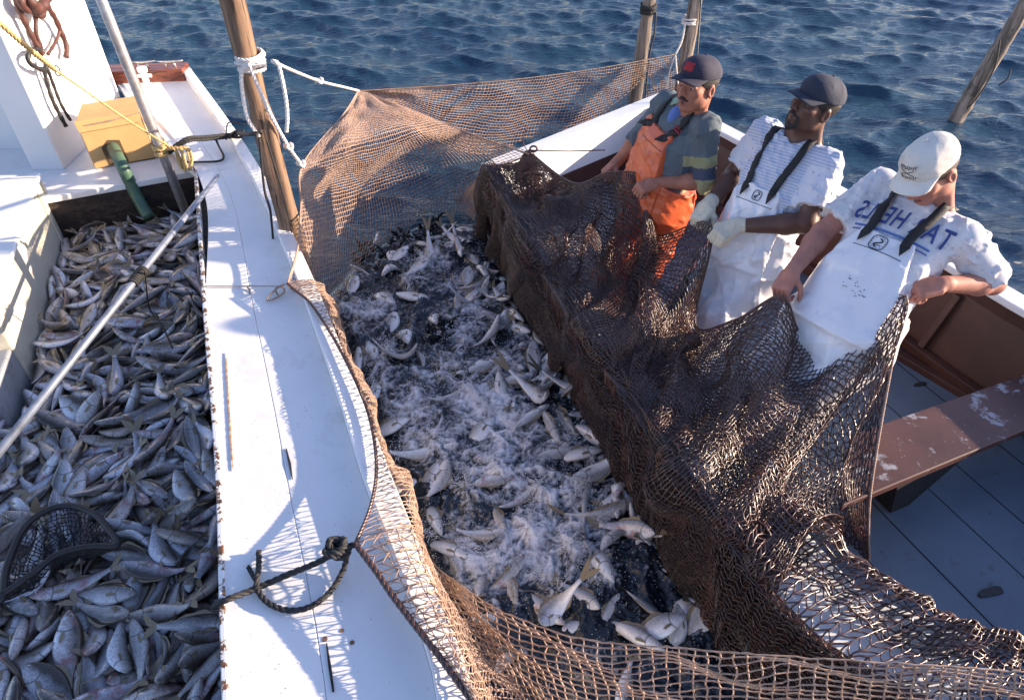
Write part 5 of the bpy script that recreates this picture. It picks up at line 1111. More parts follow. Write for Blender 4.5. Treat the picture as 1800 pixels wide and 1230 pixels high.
def build_splash():
    r = np.random.default_rng(5); P = []; Rd = []; TH = []; TR = []
    n = 9; t = np.linspace(0, 1, n)
    for (px, py), w_ in CROWNS:      # each burst: sprays of drops and threads thrown outwards
        c = np.array(tuple(at(px, py, .05))); az0 = r.uniform(0, 6.28)
        for _ in range(int(38 * w_)):
            az = az0 + r.normal(0, 1.3); reach = r.uniform(.04, .20) * w_ ** .5; hgt = r.uniform(.01, .11) * w_ ** .5; m = int(r.integers(5, 16)); tt = r.uniform(.1, 1, m)
            q = c + np.stack([np.cos(az) * reach * tt, np.sin(az) * reach * tt, hgt * 4 * tt * (1 - tt * .8)], -1) + r.normal(0, .006, (m, 3)); P.append(q); Rd.append(r.uniform(.0010, .0030, m) * (1.25 - .6 * tt))
        for _ in range(int(3 * w_)):
            az = az0 + r.normal(0, 1.3); reach = r.uniform(.03, .11); hgt = r.uniform(.01, .06)
            TH.append(c + np.stack([np.cos(az) * reach * t, np.sin(az) * reach * t, hgt * 4 * t * (1 - t * .8)], -1) + r.normal(0, .0025, (n, 3)))
            TR.append(r.uniform(.0015, .0042) * (1 - .85 * t) * (1 + .5 * np.sin(t * 14 + r.uniform(0, 6))))
    i = r.choice(len(cX), 3600); h = r.exponential(.03, len(i))
    P.append(np.stack([cX[i], cY[i], cZ[i] + .003 + h], -1)); Rd.append(r.uniform(.0008, .0026, len(i)))
    drops("water_droplets", np.concatenate(P), np.concatenate(Rd), "splash_water", "bright water droplets flying above the froth between the boats")
    V, F = tubes(np.array(TH), np.array(TR), 5)
    tag(link("splash_threads", np_mesh("splash_threads", V, F), M["splash_water"]), "white threads of splashing water thrown up by the thrashing fish", "splash", kind="stuff")
    cl = []; dp = []
    for (px_, py_, w_, cnt, hgt) in ((650, 455, 46, 16, .09), (700, 428, 34, 14, .09), (757, 408, 34, 18, .10), (775, 592, 30, 22, .11), (752, 608, 24, 14, .08)):
        for _ in range(cnt): cl.append((at(px_ + r.normal(0, w_ * .5), py_ + r.normal(0, w_ * .3), .02), hgt * r.uniform(.25, 1.0)))
        for _ in range(70): q = at(px_ + r.normal(0, w_ * .8), py_ + r.normal(0, w_ * .45), .03); dp.append((q.x, q.y, .03 + r.exponential(hgt * .7)))
    az = r.uniform(0, 6.28, len(cl)); ln = r.uniform(.02, .08, len(cl)); b = np.array([tuple(c) for c, _ in cl]); hh = np.array([h_ for _, h_ in cl])
    Q = np.stack([b[:, 0:1] + (np.cos(az) * ln)[:, None] * t ** 1.4 + r.normal(0, .003, (len(cl), n)), b[:, 1:2] + (np.sin(az) * ln)[:, None] * t ** 1.4 + r.normal(0, .003, (len(cl), n)), b[:, 2:3] + hh[:, None] * t], -1)
    rad = r.uniform(.010, .024, len(cl))[:, None] * ((1 - t) ** .6 * .9 + .04)[None, :] * (1 + .25 * np.sin(t * 11 + 1))[None, :]
    V, F = tubes(Q, rad, 8)
    tag(link("dark_splash", np_mesh("dark_splash", V, F), M["dark_splash"]), "dark clods of water thrown up in the net pocket", "splash", kind="stuff")
    drops("dark_droplets", np.array(dp), r.uniform(.0018, .0055, len(dp)), "dark_splash", "dark water drops around the thrown up clods of water")
build_splash()
# ---------------------------------------------------------------- distance-field modelling for bodies and clothes
class Field:
    def __init__(s, lo, hi, h):
        s.lo = np.array(lo, float); s.h = h; s.n = np.ceil((np.array(hi) - s.lo) / h).astype(int) + 1
        s.D = np.full(s.n, .2, np.float32)
    def sub(s, lo, hi, m):
        a = np.clip(np.floor((np.array(lo) - m - s.lo) / s.h).astype(int), 0, s.n); b = np.clip(np.ceil((np.array(hi) + m - s.lo) / s.h).astype(int) + 1, 0, s.n)
        sl = tuple(slice(i, j) for i, j in zip(a, b))
        g = [((np.arange(i, j) * s.h + o)).astype(np.float32) for i, j, o in zip(a, b, s.lo)]
        return sl, np.meshgrid(*g, indexing='ij')
    def put(s, sl, d, k, cut=False):
        o = s.D[sl]
        if cut:
            d = -d; h = np.clip(.5 - .5 * (o - d) / k, 0, 1) if k else (d > o).astype(np.float32); s.D[sl] = o * (1 - h) + d * h + k * h * (1 - h)
        else:
            h = np.clip(.5 + .5 * (o - d) / k, 0, 1); s.D[sl] = o * (1 - h) + d * h - k * h * (1 - h)
    def capsule(s, a, b, ra, rb, k=.02, cut=False, lim=None):
        a, b = np.array(a, float), np.array(b, float); r = max(ra, rb); sl, (X, Y, Z) = s.sub(np.minimum(a, b) - r, np.maximum(a, b) + r, .05)
        ab = b - a; L2_ = ab @ ab + 1e-12; t = np.clip(((X - a[0]) * ab[0] + (Y - a[1]) * ab[1] + (Z - a[2]) * ab[2]) / L2_, 0, 1)
        d = np.sqrt((X - a[0] - ab[0] * t) ** 2 + (Y - a[1] - ab[1] * t) ** 2 + (Z - a[2] - ab[2] * t) ** 2) - (ra + (rb - ra) * t)
        if lim is not None:
            q, nrm = lim; d = np.maximum(d, (X - q[0]) * nrm[0] + (Y - q[1]) * nrm[1] + (Z - q[2]) * nrm[2])
        s.put(sl, d, k, cut)
    def ellipsoid(s, c, ax, rad, k=.02, cut=False, lims=()):
        c = np.array(c, float); r = max(rad); sl, (X, Y, Z) = s.sub(c - r, c + r, .05)
        q = [(X - c[0]) * a[0] + (Y - c[1]) * a[1] + (Z - c[2]) * a[2] for a in ax]
        k0 = np.sqrt(sum((u / w_) ** 2 for u, w_ in zip(q, rad))); k1 = np.sqrt(sum((u / (w_ * w_)) ** 2 for u, w_ in zip(q, rad)))
        d = k0 * (k0 - 1) / np.maximum(k1, 1e-6)
        for p, nrm in lims: d = np.maximum(d, (X - p[0]) * nrm[0] + (Y - p[1]) * nrm[1] + (Z - p[2]) * nrm[2])
        s.put(sl, d, k, cut)
    def rbox(s, c, ax, half, r, k=.01):
        c = np.array(c, float); m_ = float(np.linalg.norm(half)) + r; sl, (X, Y, Z) = s.sub(c - m_, c + m_, .03)
        q = [np.abs((X - c[0]) * a[0] + (Y - c[1]) * a[1] + (Z - c[2]) * a[2]) - h_ for a, h_ in zip(ax, half)]
        d = np.sqrt(sum(np.maximum(u, 0) ** 2 for u in q)) + np.minimum(np.maximum(np.maximum(q[0], q[1]), q[2]), 0) - r
        s.put(sl, d, k)
    def loft(s, o, ax, stations, k=.02, p=2.3, cap=.02, lims=()):
        """stations (v, half width, half depth, depth offset, side offset) along ax[1] from o"""
        st = np.array(stations, float); o = np.array(o, float); ax = [np.array(a, float) for a in ax]
        ends = [o + ax[1] * v for v in (st[0, 0], st[-1, 0])]; R_ = st[:, 1:3].max() + .12
        sl, (X, Y, Z) = s.sub(np.minimum(*ends) - R_, np.maximum(*ends) + R_, .0)
        X, Y, Z = X - o[0], Y - o[1], Z - o[2]
        l, v, w_ = (X * a[0] + Y * a[1] + Z * a[2] for a in ax)
        a_, b_, c_, e_ = (np.interp(v, st[:, 0], st[:, i]).astype(np.float32) for i in (1, 2, 3, 4))
        rr = (np.abs((l - e_) / a_) ** p + np.abs((w_ - c_) / b_) ** p) ** (1 / p)
        d = (rr - 1) * np.minimum(a_, b_) * np.where(np.abs(l - e_) / a_ > np.abs(w_ - c_) / b_, np.clip(a_ / b_, 1, 1.5), 1)
        dv = np.maximum(st[0, 0] - v, v - st[-1, 0]); d = np.where(dv > -cap, np.maximum(d, 0 * d + dv), d); d = np.maximum(d, dv)
        for pnt, nrm in lims: d = np.maximum(d, (X + o[0] - pnt[0]) * nrm[0] + (Y + o[1] - pnt[1]) * nrm[1] + (Z + o[2] - pnt[2]) * nrm[2])
        s.put(sl, d, k)
    def halfspace(s, q, nrm, k=.006):
        """remove everything on the side nrm points to"""
        sl, (X, Y, Z) = s.sub(s.lo, s.lo + s.n * s.h, 0); d = (X - q[0]) * nrm[0] + (Y - q[1]) * nrm[1] + (Z - q[2]) * nrm[2]
        s.D = np.maximum(s.D, d.astype(np.float32))
    def folds(s, amp, scale, seed, aniso=(1, 1, 1)):
        band = np.abs(s.D) < .03; ijk = np.argwhere(band); p = ijk * s.h + s.lo; r = np.random.default_rng(seed); f = np.zeros(len(p))
        for _ in range(10):
            kx = r.normal(0, scale, 3) * np.array(aniso); ph = r.uniform(0, 6.28); wv = np.sin(p @ (r.normal(0, scale * .3, 3)) + r.uniform(0, 6)) * 1.3
            u = np.sin(p @ kx + ph + wv); f += (1 - np.abs(u)) ** 1.5 * r.uniform(.4, 1) - .22
        s.D[band] -= (np.maximum(f, -.35) * amp / 3).astype(np.float32)
    def val(s, p):
        q = (np.asarray(p) - s.lo) / s.h; q = np.clip(q, 0, s.n - 1.001); i = q.astype(int); f = q - i; o = 0
        for dx in (0, 1):
            for dy in (0, 1):
                for dz_ in (0, 1):
                    o = o + s.D[i[..., 0] + dx, i[..., 1] + dy, i[..., 2] + dz_] * (f[..., 0] if dx else 1 - f[..., 0]) * (f[..., 1] if dy else 1 - f[..., 1]) * (f[..., 2] if dz_ else 1 - f[..., 2])
        return o
    def grad(s, p):
        p = np.asarray(p, float); e = s.h; g = np.stack([s.val(p + np.eye(3)[i] * e) - s.val(p - np.eye(3)[i] * e) for i in range(3)], -1)
        return g / np.maximum(np.linalg.norm(g, axis=-1, keepdims=True), 1e-6)
    def snap(s, p, off=.003, it=14):
        p = np.array(p, float)
        for _ in range(it): p = p - s.grad(p) * (s.val(p) - off)[..., None] * .8
        return p
    def mesh(s, name):
        D = s.D; S = D < 0
        c = np.zeros(np.array(D.shape) - 1, np.uint8)
        for dx in (0, 1):
            for dy in (0, 1):
                for dz_ in (0, 1): c += S[dx:D.shape[0] - 1 + dx, dy:D.shape[1] - 1 + dy, dz_:D.shape[2] - 1 + dz_]
        cells = np.argwhere((c > 0) & (c < 8)); idm = np.full(c.shape, -1, np.int32); idm[tuple(cells.T)] = np.arange(len(cells))
        acc = np.zeros((len(cells), 3)); cnt = np.zeros(len(cells)); cor = np.array([(x, y, z) for x in (0, 1) for y in (0, 1) for z in (0, 1)])
        for a in cor:
            for ax in range(3):
                if a[ax]: continue
                b = a.copy(); b[ax] = 1; da = D[tuple((cells + a).T)]; db = D[tuple((cells + b).T)]; m_ = (da < 0) != (db < 0)
                t = np.where(m_, da / np.where(m_, da - db, 1), 0); acc[m_] += (a + (b - a) * t[:, None])[m_]; cnt += m_
        V = (cells + acc / np.maximum(cnt, 1)[:, None]) * s.h + s.lo
        F = []
        for ax in range(3):
            o1, o2 = [(1, 2), (2, 0), (0, 1)][ax]
            sl0 = [slice(1, -1)] * 3; sl0[ax] = slice(0, -1); sl1 = [slice(1, -1)] * 3; sl1[ax] = slice(1, None)
            A, B_ = S[tuple(sl0)], S[tuple(sl1)]; e = np.argwhere(A != B_); flip = A[tuple(e.T)]
            off = np.ones(3, int); off[ax] = 0; e = e + off
            u = np.zeros(3, int); u[o1] = 1; w_ = np.zeros(3, int); w_[o2] = 1
            q = np.stack([idm[tuple((e - u - w_).T)], idm[tuple((e - w_).T)], idm[tuple(e.T)], idm[tuple((e - u).T)]], -1)
            q[~flip] = q[~flip][:, ::-1]; F.append(q)
        F = np.concatenate(F); F = F[(F >= 0).all(1)]
        return np_mesh(name, V, F)
def nrm_(v): return np.array(v, float) / np.linalg.norm(v)
def verts_of(me):
    v = np.empty(len(me.vertices) * 3, np.float32); me.vertices.foreach_get("co", v); return v.reshape(-1, 3)
def relax(me, n=2):
    v = verts_of(me); e = np.empty(len(me.edges) * 2, np.int32); me.edges.foreach_get("vertices", e); e = e.reshape(-1, 2)
    deg = np.bincount(e.ravel(), minlength=len(v))[:, None]
    for _ in range(n):
        a = np.zeros_like(v); np.add.at(a, e[:, 0], v[e[:, 1]]); np.add.at(a, e[:, 1], v[e[:, 0]]); v = v * .5 + .5 * a / np.maximum(deg, 1)
    me.vertices.foreach_set("co", v.ravel()); me.update(); return me
def setcol(me, col):
    a = me.color_attributes.new("col", 'FLOAT_COLOR', 'POINT'); a.data.foreach_set("color", np.concatenate([col, np.ones((len(col), 1))], 1).astype(np.float32).ravel())
# ---------------------------------------------------------------- cloth and skin materials
def skin(name, base, spec=.3, rough=.62):
    k = NT(name); co = k.co(); c = k.ramp(k.noise(22, 5, .6, co), [(.3, tuple(x * .80 for x in base)), (.7, tuple(min(1, x * 1.12) for x in base))])
    c = k.mix(k.ramp(k.noise(160, 2, .5, co), [(.62, 0.0), (.75, .25)]), c, tuple(x * .6 for x in base))
    k.set(Base_Color=c, Roughness=rough, Subsurface_Weight=.05, Subsurface_Radius=(1.0, .35, .2)); k.b.inputs["Subsurface Scale"].default_value = .008
    k.b.inputs["Specular IOR Level"].default_value = spec; k.bump(k.noise(190, 3, .6, co), .18, .002); M[name] = k.m
skin("skin_tan", (.36, .155, .105)); skin("skin_dark", (.115, .055, .039), .4, .48); skin("skin_ruddy", (.42, .185, .135))
skin("lip_skin", (.24, .085, .075))
def cloth(name, base, stain=None, amt=.5, sscale=18, rough=.85, vary=.12, bump=.25, weave=380, coat=0.0, col=False):
    k = NT(name); co = k.co()
    if col: b = k.n("Attribute", attribute_name="col").outputs["Color"]; c = k.mix(k.ramp(k.noise(9, 4, .6, co), [(.3, .25), (.7, 0.0)]), b, (.05, .05, .06))
    else: c = k.ramp(k.noise(7, 5, .6, co), [(.3, tuple(x * (1 - vary) for x in base)), (.7, tuple(min(1, x * (1 + vary)) for x in base))])
    if stain is not None:
        c = k.mix(k.ramp(k.noise(sscale, 6, .7, co), [(.56, 0.0), (.66, amt)]), c, stain)
        c = k.mix(k.ramp(k.noise(sscale * 3.1, 3, .6, co), [(.66, 0.0), (.71, amt)]), c, stain)
    k.set(Base_Color=c, Roughness=rough); k.b.inputs["Coat Weight"].default_value = coat
    nb = k.noise(weave, 2, .5, co); k.bump(k.math('ADD', k.math('MULTIPLY', k.noise(26, 4, .6, co), 2.0), nb), bump, .004); M[name] = k.m; return k
cloth("cap_navy", (.022, .022, .045)); cloth("cap_navy_blue", (.020, .026, .048)); cloth("cap_white", (.62, .59, .54), (.30, .25, .19), .35, 16)
cloth("bib_orange", (.56, .105, .035), (.30, .05, .03), .4, 9, .42, .12, .2, 60, .15); cloth("bib_white", (.70, .70, .74), (.36, .36, .40), .18, 7, .32, .04, .2, 60, .3)
cloth("strap_black", (.012, .011, .013), None, rough=.7)
cloth("banded_shirt", (.1, .1, .1), None, col=True); cloth("grey_tshirt", (.60, .60, .63), (.30, .24, .30), .55, 24)
cloth("collar_green", (.24, .36, .28)); cloth("collar_white", (.68, .68, .70)); cloth("undershirt_blue", (.10, .19, .50)); cloth("glove_cotton", (.56, .51, .40), (.22, .17, .11), .6, 30)
cloth("print_navy", (.030, .055, .20)); cloth("print_blue", (.06, .14, .42)); cloth("emblem_red", (.30, .02, .03)); cloth("ink_dark", (.03, .03, .035)); cloth("hair_dark", (.012, .009, .008), None, rough=.6, bump=.6); cloth("hair_brown", (.05, .03, .02), None, rough=.6, bump=.6)
def striped():
    k = NT("striped_tshirt"); v = k.n("Attribute", attribute_name="vv").outputs["Fac"]; co = k.co()
    s_ = k.math('SINE', k.math('MULTIPLY', v, 2 * math.pi / .0135)); c = k.mix(k.ramp(s_, [(.30, 1.0), (.62, 0.0)]), (.61, .63, .69), (.40, .45, .58))
    m_ = k.n("Attribute", attribute_name="stripe").outputs["Fac"]; c = k.mix(m_, (.60, .61, .68), c)
    c = k.mix(k.math('MULTIPLY', k.ramp(k.noise(52, 3, .6, co), [(.64, 0.0), (.70, .7)]), k.math('SUBTRACT', 1.0, m_)), c, (.16, .13, .18))
    k.set(Base_Color=c, Roughness=.85); k.bump(k.noise(26, 4, .6, co), .25, .006); M["striped_tshirt"] = k.m
striped()
simple("eye_white", (.55, .5, .47), .2, .05, 30, 0); simple("eye_dark", (.02, .012, .01), .1, .1, 30, 0); simple("buckle_metal", (.5, .48, .46), .3, .1, 30, 0, 60, .8); simple("teeth_white", (.7, .68, .6), .3, .05, 20, 0)

# ---------------------------------------------------------------- builder of one fisherman
def person(sp):
    V3 = lambda p: np.array(tuple(p), float)
    A, B_, P = V3(sp["shA"]), V3(sp["shB"]), V3(sp["pelvis"]); mid = (A + B_) / 2
    v = nrm_(mid - P); l = nrm_(B_ - A); l = nrm_(l - v * (l @ v)); w_ = np.cross(l, v); TL = np.linalg.norm(mid - P); ax = (l, v, w_)
    T_ = lambda a, b, c: P + l * a + v * b + w_ * c
    H = V3(sp["head"]); hf = nrm_(sp["face"]); hu = V3(sp.get("hup", (0, 0, 1))); hu = nrm_(hu - hf * (hu @ hf)); hl = np.cross(hu, hf); hax = (hl, hu, hf)
    # viewer's right when facing us: hl = up x face
    Hd = lambda x, y, z: H + hl * x + hu * y + hf * z
    root = empty("person", tuple(sp["base"]), sp["label"], "man", sp["group"])
    arms = [(A, V3(sp["elbow_a"]), V3(sp["wrist_a"]), sp["grip_a"]), (B_, V3(sp["elbow_b"]), V3(sp["wrist_b"]), sp["grip_b"])]
    legs = sp["legs"]
    pts = np.array([A, B_, P, H, arms[0][1], arms[0][2], arms[1][1], arms[1][2]] + [V3(q) for L_ in legs for q in L_])
    lo, hi = pts.min(0) - .20, pts.max(0) + .20
    # --- body
    h = .0042; F = Field(lo, hi, h)
    k_ = TL / .53
    F.loft(P, ax, [(-.10, .13, .10, 0, 0), (0, .155, .105, 0, 0), (.12 * k_, .145, .10, .003, 0), (.25 * k_, .15, .103, .006, 0), (.38 * k_, .165, .105, .006, 0), (.47 * k_, .155, .088, 0, 0), (.55 * k_, .08, .06, -.005, 0)], .03)
    F.capsule(A, B_, .052, .052, .03)
    nb = T_(0, TL + .03, -.005)
    F.capsule(nb, Hd(0, -.05, -.035), .062, .054, .025); F.capsule(T_(-.1, TL, -.01), Hd(-.03, -.05, -.04), .03, .025, .03); F.capsule(T_(.1, TL, -.01), Hd(.03, -.05, -.04), .03, .025, .03)
    s_ = sp.get("bulk", 1.0)
    for (sh, el, wr, ha) in arms:
        F.capsule(sh, el, .050 * s_, .041 * s_, .02); m_ = el + (wr - el) * .28; F.capsule(el, m_, .041 * s_, .043 * s_, .02); F.capsule(m_, wr, .043 * s_, .027 * s_, .02)
    for (hp, kn_, an, toe) in legs:
        F.capsule(hp, kn_, .078, .055, .02); F.capsule(kn_, an, .055, .036, .02); F.capsule(an, toe, .036, .03, .02)
    # head
    E = lambda c, r, k=.012, cut=False: F.ellipsoid(Hd(*c), hax, r, k, cut)
    E((0, .035, -.022), (.076, .088, .098), .02); E((0, -.040, .018), (.061, .078, .072), .025); E((0, -.100, .056), (.027, .021, .024), .02)
    for sgn in (-1, 1):
        E((sgn * .047, -.062, .002), (.020, .030, .026), .025); E((sgn * .045, -.016, .052), (.024, .020, .026), .02)
        E((sgn * .077, -.012, -.018), (.011, .033, .021), .006); E((sgn * .083, -.012, -.013), (.005, .018, .010), .004, True)
    F.capsule(Hd(-.040, .024, .073), Hd(-.008, .022, .083), .011, .010, .012); F.capsule(Hd(.040, .024, .073), Hd(.008, .022, .083), .011, .010, .012)
    for sgn in (-1, 1): E((sgn * .031, .003, .094), (.017, .011, .016), .010, True)
    for sgn in (-1, 1): F.capsule(Hd(sgn * .018, .010, .078), Hd(sgn * .046, .008, .070), .007, .006, .006)
    F.capsule(Hd(0, .012, .084), Hd(0, -.026, .106), .009, .0135, .010); E((.0125, -.032, .093), (.010, .008, .012), .006); E((-.0125, -.032, .093), (.010, .008, .012), .006)
    F.capsule(Hd(-.022, -.062, .077), Hd(0, -.058, .088), .005, .0085, .006); F.capsule(Hd(.022, -.062, .077), Hd(0, -.058, .088), .005, .0085, .006)
    F.capsule(Hd(-.019, -.072, .077), Hd(0, -.075, .085), .005, .009, .006); F.capsule(Hd(.019, -.072, .077), Hd(0, -.075, .085), .005, .009, .006)
    F.capsule(Hd(-.024, -.0665, .086), Hd(.024, -.0665, .086), sp.get("mouth", .003), sp.get("mouth", .003), .003, True)
    # hands: palm, four bent fingers, thumb
    def hand(Fd, wr, ha, grow=0.0, sc=1.0):
        d = nrm_(ha["dir"]); n = V3(ha["palm"]); n = nrm_(n - d * (n @ d)); t = V3(np.cross(n, d)) * ha["thumb"]
        kk = wr + d * .088 * sc
        Fd.rbox(wr + d * .048 * sc, (t, d, n), (.030 * sc, .034 * sc, .004), .0125 + grow, .012); Fd.capsule(wr - d * .02, wr + d * .02, .026 + grow, .027 + grow, .015)
        for q, (off, ln) in enumerate(((.031, .92), (.0105, 1.0), (-.0105, .95), (-.031, .78))):
            p0 = kk + t * off * sc + n * (-.002); c = np.array(ha["curl"]) * (1 + .08 * (q - 1.5)); a_ = 0.0; rr = (.0098, .0090, .0082, .0074)
            sprd = t * off * 1.1
            for j, L_ in enumerate((.043, .028, .021)):
                a_ += c[j]; dd = nrm_(d * math.cos(a_) + n * math.sin(a_) + (sprd if j == 0 else 0)); p1 = p0 + dd * L_ * ln * sc
                Fd.capsule(p0, p1, (rr[j] + grow) * sc, (rr[j + 1] + grow) * sc, .0035); p0 = p1
        p0 = wr + d * .022 * sc + t * .026 * sc + n * .006; dirs = [nrm_(d * .55 + t * .75 + n * .35), nrm_(d * .75 + t * .25 + n * .6), nrm_(d * .65 - t * .2 + n * .75)]
        for dd, L_, ra, rb in zip(dirs, (.040, .032, .026), (.014, .0112, .0098), (.0112, .0098, .008)):
            p1 = p0 + dd * L_ * sc; Fd.capsule(p0, p1, (ra + grow) * sc, (rb + grow) * sc, .005); p0 = p1
    for (sh, el, wr, ha) in arms: hand(F, wr, ha)
    me = relax(F.mesh("body"), 1)
    me.materials.append(M[sp["skin"]]); me.materials.append(M["lip_skin"])
    V = verts_of(me); q = V - H; x, y, z = q @ hl, q @ hu, q @ hf
    lipv = (np.abs(x) < .021) & (y > -.080) & (y < -.055) & (z > .078)
    if sp.get("lips", True):
        f = np.empty(len(me.polygons) * 4, np.int32); me.polygons.foreach_get("vertices", f); mi = lipv[f.reshape(-1, 4)].all(1).astype(np.int32); me.polygons.foreach_set("material_index", mi)
    link("body", me, None, root)
    # eyes, brows, hair
    for sgn in (-1, 1):
        m_ = MB(); c = Vector(Hd(sgn * .031, .002, .0672))
        bm = bmesh.new(); bmesh.ops.create_uvsphere(bm, u_segments=14, v_segments=10, radius=.0125); e_me = bpy.data.meshes.new("eye"); bm.to_mesh(e_me); bm.free(); e_me.shade_smooth()
        e_me.materials.append(M["eye_white"]); e_me.materials.append(M["eye_dark"]); e_me.transform(Matrix.Translation(c))
        look = Vector(nrm_(hf - hu * .35))
        for pl in e_me.polygons: pl.material_index = 1 if (pl.center - c).normalized().dot(look) > .80 else 0
        link("eye", e_me, None, root)
        m_.tube([Vector(Hd(sgn * .014, .026, .0915)), Vector(Hd(sgn * .030, .031, .0895)), Vector(Hd(sgn * .046, .026, .080))], [.0028, .0036, .002], 6); m_.build("eyebrow", M[sp["hair"]], root, smooth=True)
    def small(name, mat, prims, k=.008, hh=.003, lims=()):
        pp = np.array([q_ for a, b, *_ in prims for q_ in (Hd(*a), Hd(*b))]); G = Field(pp.min(0) - .06, pp.max(0) + .06, hh)
        for a, b, ra, rb in prims: G.capsule(Hd(*a), Hd(*b), ra, rb, k)
        for q_, n_ in lims: G.halfspace(q_, n_)
        return link(name, relax(G.mesh(name), 1), M[mat], root)
    if sp.get("moustache"): small("moustache", sp["hair"], [((-.026, -.058, .080), (-.004, -.048, .093), .005, .0075), ((.026, -.058, .080), (.004, -.048, .093), .005, .0075)], .004, .0022)
    if sp.get("beard"): small("beard", sp["hair"], [((-.030, -.060, .074), (-.026, -.092, .062), .008, .011), ((.030, -.060, .074), (.026, -.092, .062), .008, .011), ((-.026, -.092, .062), (0, -.108, .068), .012, .016), ((.026, -.092, .062), (0, -.108, .068), .012, .016), ((0, -.088, .078), (0, -.100, .074), .008, .012)], .010, .0025)
    if sp.get("teeth"): small("teeth", "teeth_white", [((-.014, -.0655, .080), (.014, -.0655, .080), .0035, .0035)], .003, .002)
    G = Field(H - .14, H + .14, .004); G.ellipsoid(Hd(0, .035, -.024), hax, (.0795, .0905, .1005), .004, lims=[(Hd(0, .045, 0), hu)]); G.ellipsoid(Hd(0, -.09, .095), hax, (.12, .13, .115), .01, True)
    G.ellipsoid(Hd(0, -.10, -.05), hax, (.12, .05, .12), .01, True); link("hair", relax(G.mesh("hair"), 1), M[sp["hair"]], root)
    # --- shirt
    S = Field(lo, hi, .0050); g = sp.get("shirt_grow", .014)
    S.loft(P, ax, [(-.02, .172 + g, .115 + g, 0, 0), (.12 * k_, .165 + g, .112 + g, .004, 0), (.25 * k_, .168 + g, .112 + g, .006, 0), (.38 * k_, .178 + g, .112 + g, .004, 0), (.47 * k_, .165 + g, .095 + g, -.004, 0), (.525 * k_, .12 + g, .075 + g, -.008, 0), (.57 * k_, .07, .06, -.008, 0)], .03)
    D0 = S.D.copy()
    S.capsule(A + v * .004, B_ + v * .004, .062, .062, .04)
    for i, (sh, el, wr, ha) in enumerate(arms):
        cf = sp["cuff"][i]; d = nrm_(el - sh); L_ = np.linalg.norm(el - sh)
        if cf <= 1: S.capsule(sh, sh + d * L_ * (cf + .25), .070, sp["cuffr"], .035, lim=(sh + d * L_ * cf, d))
        else:
            d2 = nrm_(wr - el); S.capsule(sh, el, .070, .058, .035); S.capsule(el, el + d2 * .12, .060, sp["cuffr"], .03, lim=(el + d2 * .27 * (cf - 1), d2))
    S.capsule(nb + v * .0, Hd(0, -.06, -.035), .068, .066, .012, True)
    S_flat = Field(lo, hi, .0050); S_flat.D = S.D - .007
    S.folds(sp.get("fold", .020), 26, sp["seed"])
    me = relax(S.mesh("shirt"), 1); V = verts_of(me)
    tv = (V - P) @ v
    sl_t = np.zeros(len(V)); on = np.zeros(len(V), bool)
    for (sh, el, wr, ha) in arms:
        d = nrm_(el - sh); q = V - sh; t = q @ d / np.linalg.norm(el - sh); dist = np.linalg.norm(q - np.outer(q @ d, d), axis=1); far = t > .12; sel = far & (dist < .11) & (np.abs((V - mid) @ l) > np.linalg.norm(A - B_) * .40); on |= sel; sl_t = np.where(sel, t, sl_t)
    if sp["shirt"] == "banded_shirt":
        c = np.tile(np.array([.095, .125, .15]), (len(V), 1)); yel = np.array([.30, .31, .17]); nav = np.array([.05, .065, .11])
        right = on & ((V - mid) @ l > 0); c[right & (sl_t > .46)] = yel; c[right & (sl_t > .68)] = nav; c[right & (sl_t > .90)] = yel; setcol(me, c)
    if sp["shirt"] == "striped_tshirt":
        for nm, val in (("vv", tv), ("stripe", (~on).astype(float))):
            a_ = me.attributes.new(nm, 'FLOAT', 'POINT'); a_.data.foreach_set("value", val.astype(np.float32))
    link("shirt", me, M[sp["shirt"]], root)
    # collar
    th = np.linspace(0, 2 * np.pi, 40, endpoint=False)
    up_n = nrm_(Hd(0, -.06, -.035) - nb); cr1 = nrm_(np.cross(up_n, hf)); cr2 = np.cross(cr1, up_n)
    c0 = nb + up_n * .012 + cr2 * 0
    ring = [c0 + cr1 * math.cos(t) * .074 + cr2 * math.sin(t) * .076 - up_n * (.020 * max(0, -math.sin(t)) * (1 if cr2 @ w_ < 0 else -1) + .018 * max(0, math.sin(t) * (1 if cr2 @ w_ > 0 else -1))) for t in th]
    ring = S.snap(np.array(ring), .004, 6) * .5 + np.array(ring) * .5
    if sp["collar"] == "polo":
        m_ = MB(); tp = [Vector(r_ + up_n * .030 + (c0 - r_) * .12) for r_ in ring]; bt = [Vector(S.snap(np.array(r_ + (r_ - c0) * .34 - up_n * .012), .007, 8)) for r_ in ring]
        i0 = int(np.argmax([(r_ - c0) @ w_ for r_ in ring])); sel = [(i0 + 2 + j) % 40 for j in range(37)]
        tp, bt = [tp[j] for j in sel], [bt[j] for j in sel]
        vs = tp + bt; n_ = len(tp); m_.add(vs, [(j, j + 1, n_ + j + 1, n_ + j) for j in range(n_ - 1)]); o = m_.build("collar", M["collar_green"], root, smooth=True)
        so_ = o.modifiers.new("thick", 'SOLIDIFY'); so_.thickness = .004
        G = Field(T_(0, TL - .03, .06) - .09, T_(0, TL - .03, .06) + .09, .004); G.ellipsoid(T_(0, TL - .005, .045), ax, (.036, .062, .058), .004); link("undershirt", relax(G.mesh("undershirt"), 1), M["undershirt_blue"], root)
    else:
        m_ = MB(); m_.tube([Vector(r_) for r_ in ring], .0095, 8, closed=True); m_.build("collar", M["collar_white" if sp["collar"] == "white" else sp["shirt"]], root, smooth=True)
    # --- bib trousers
    Bf = Field(lo, hi, .0050); vt = sp["bib_top"] * k_; bw = sp.get("bib_w", 1.0); bs = sp.get("bib_shift", 0.0)
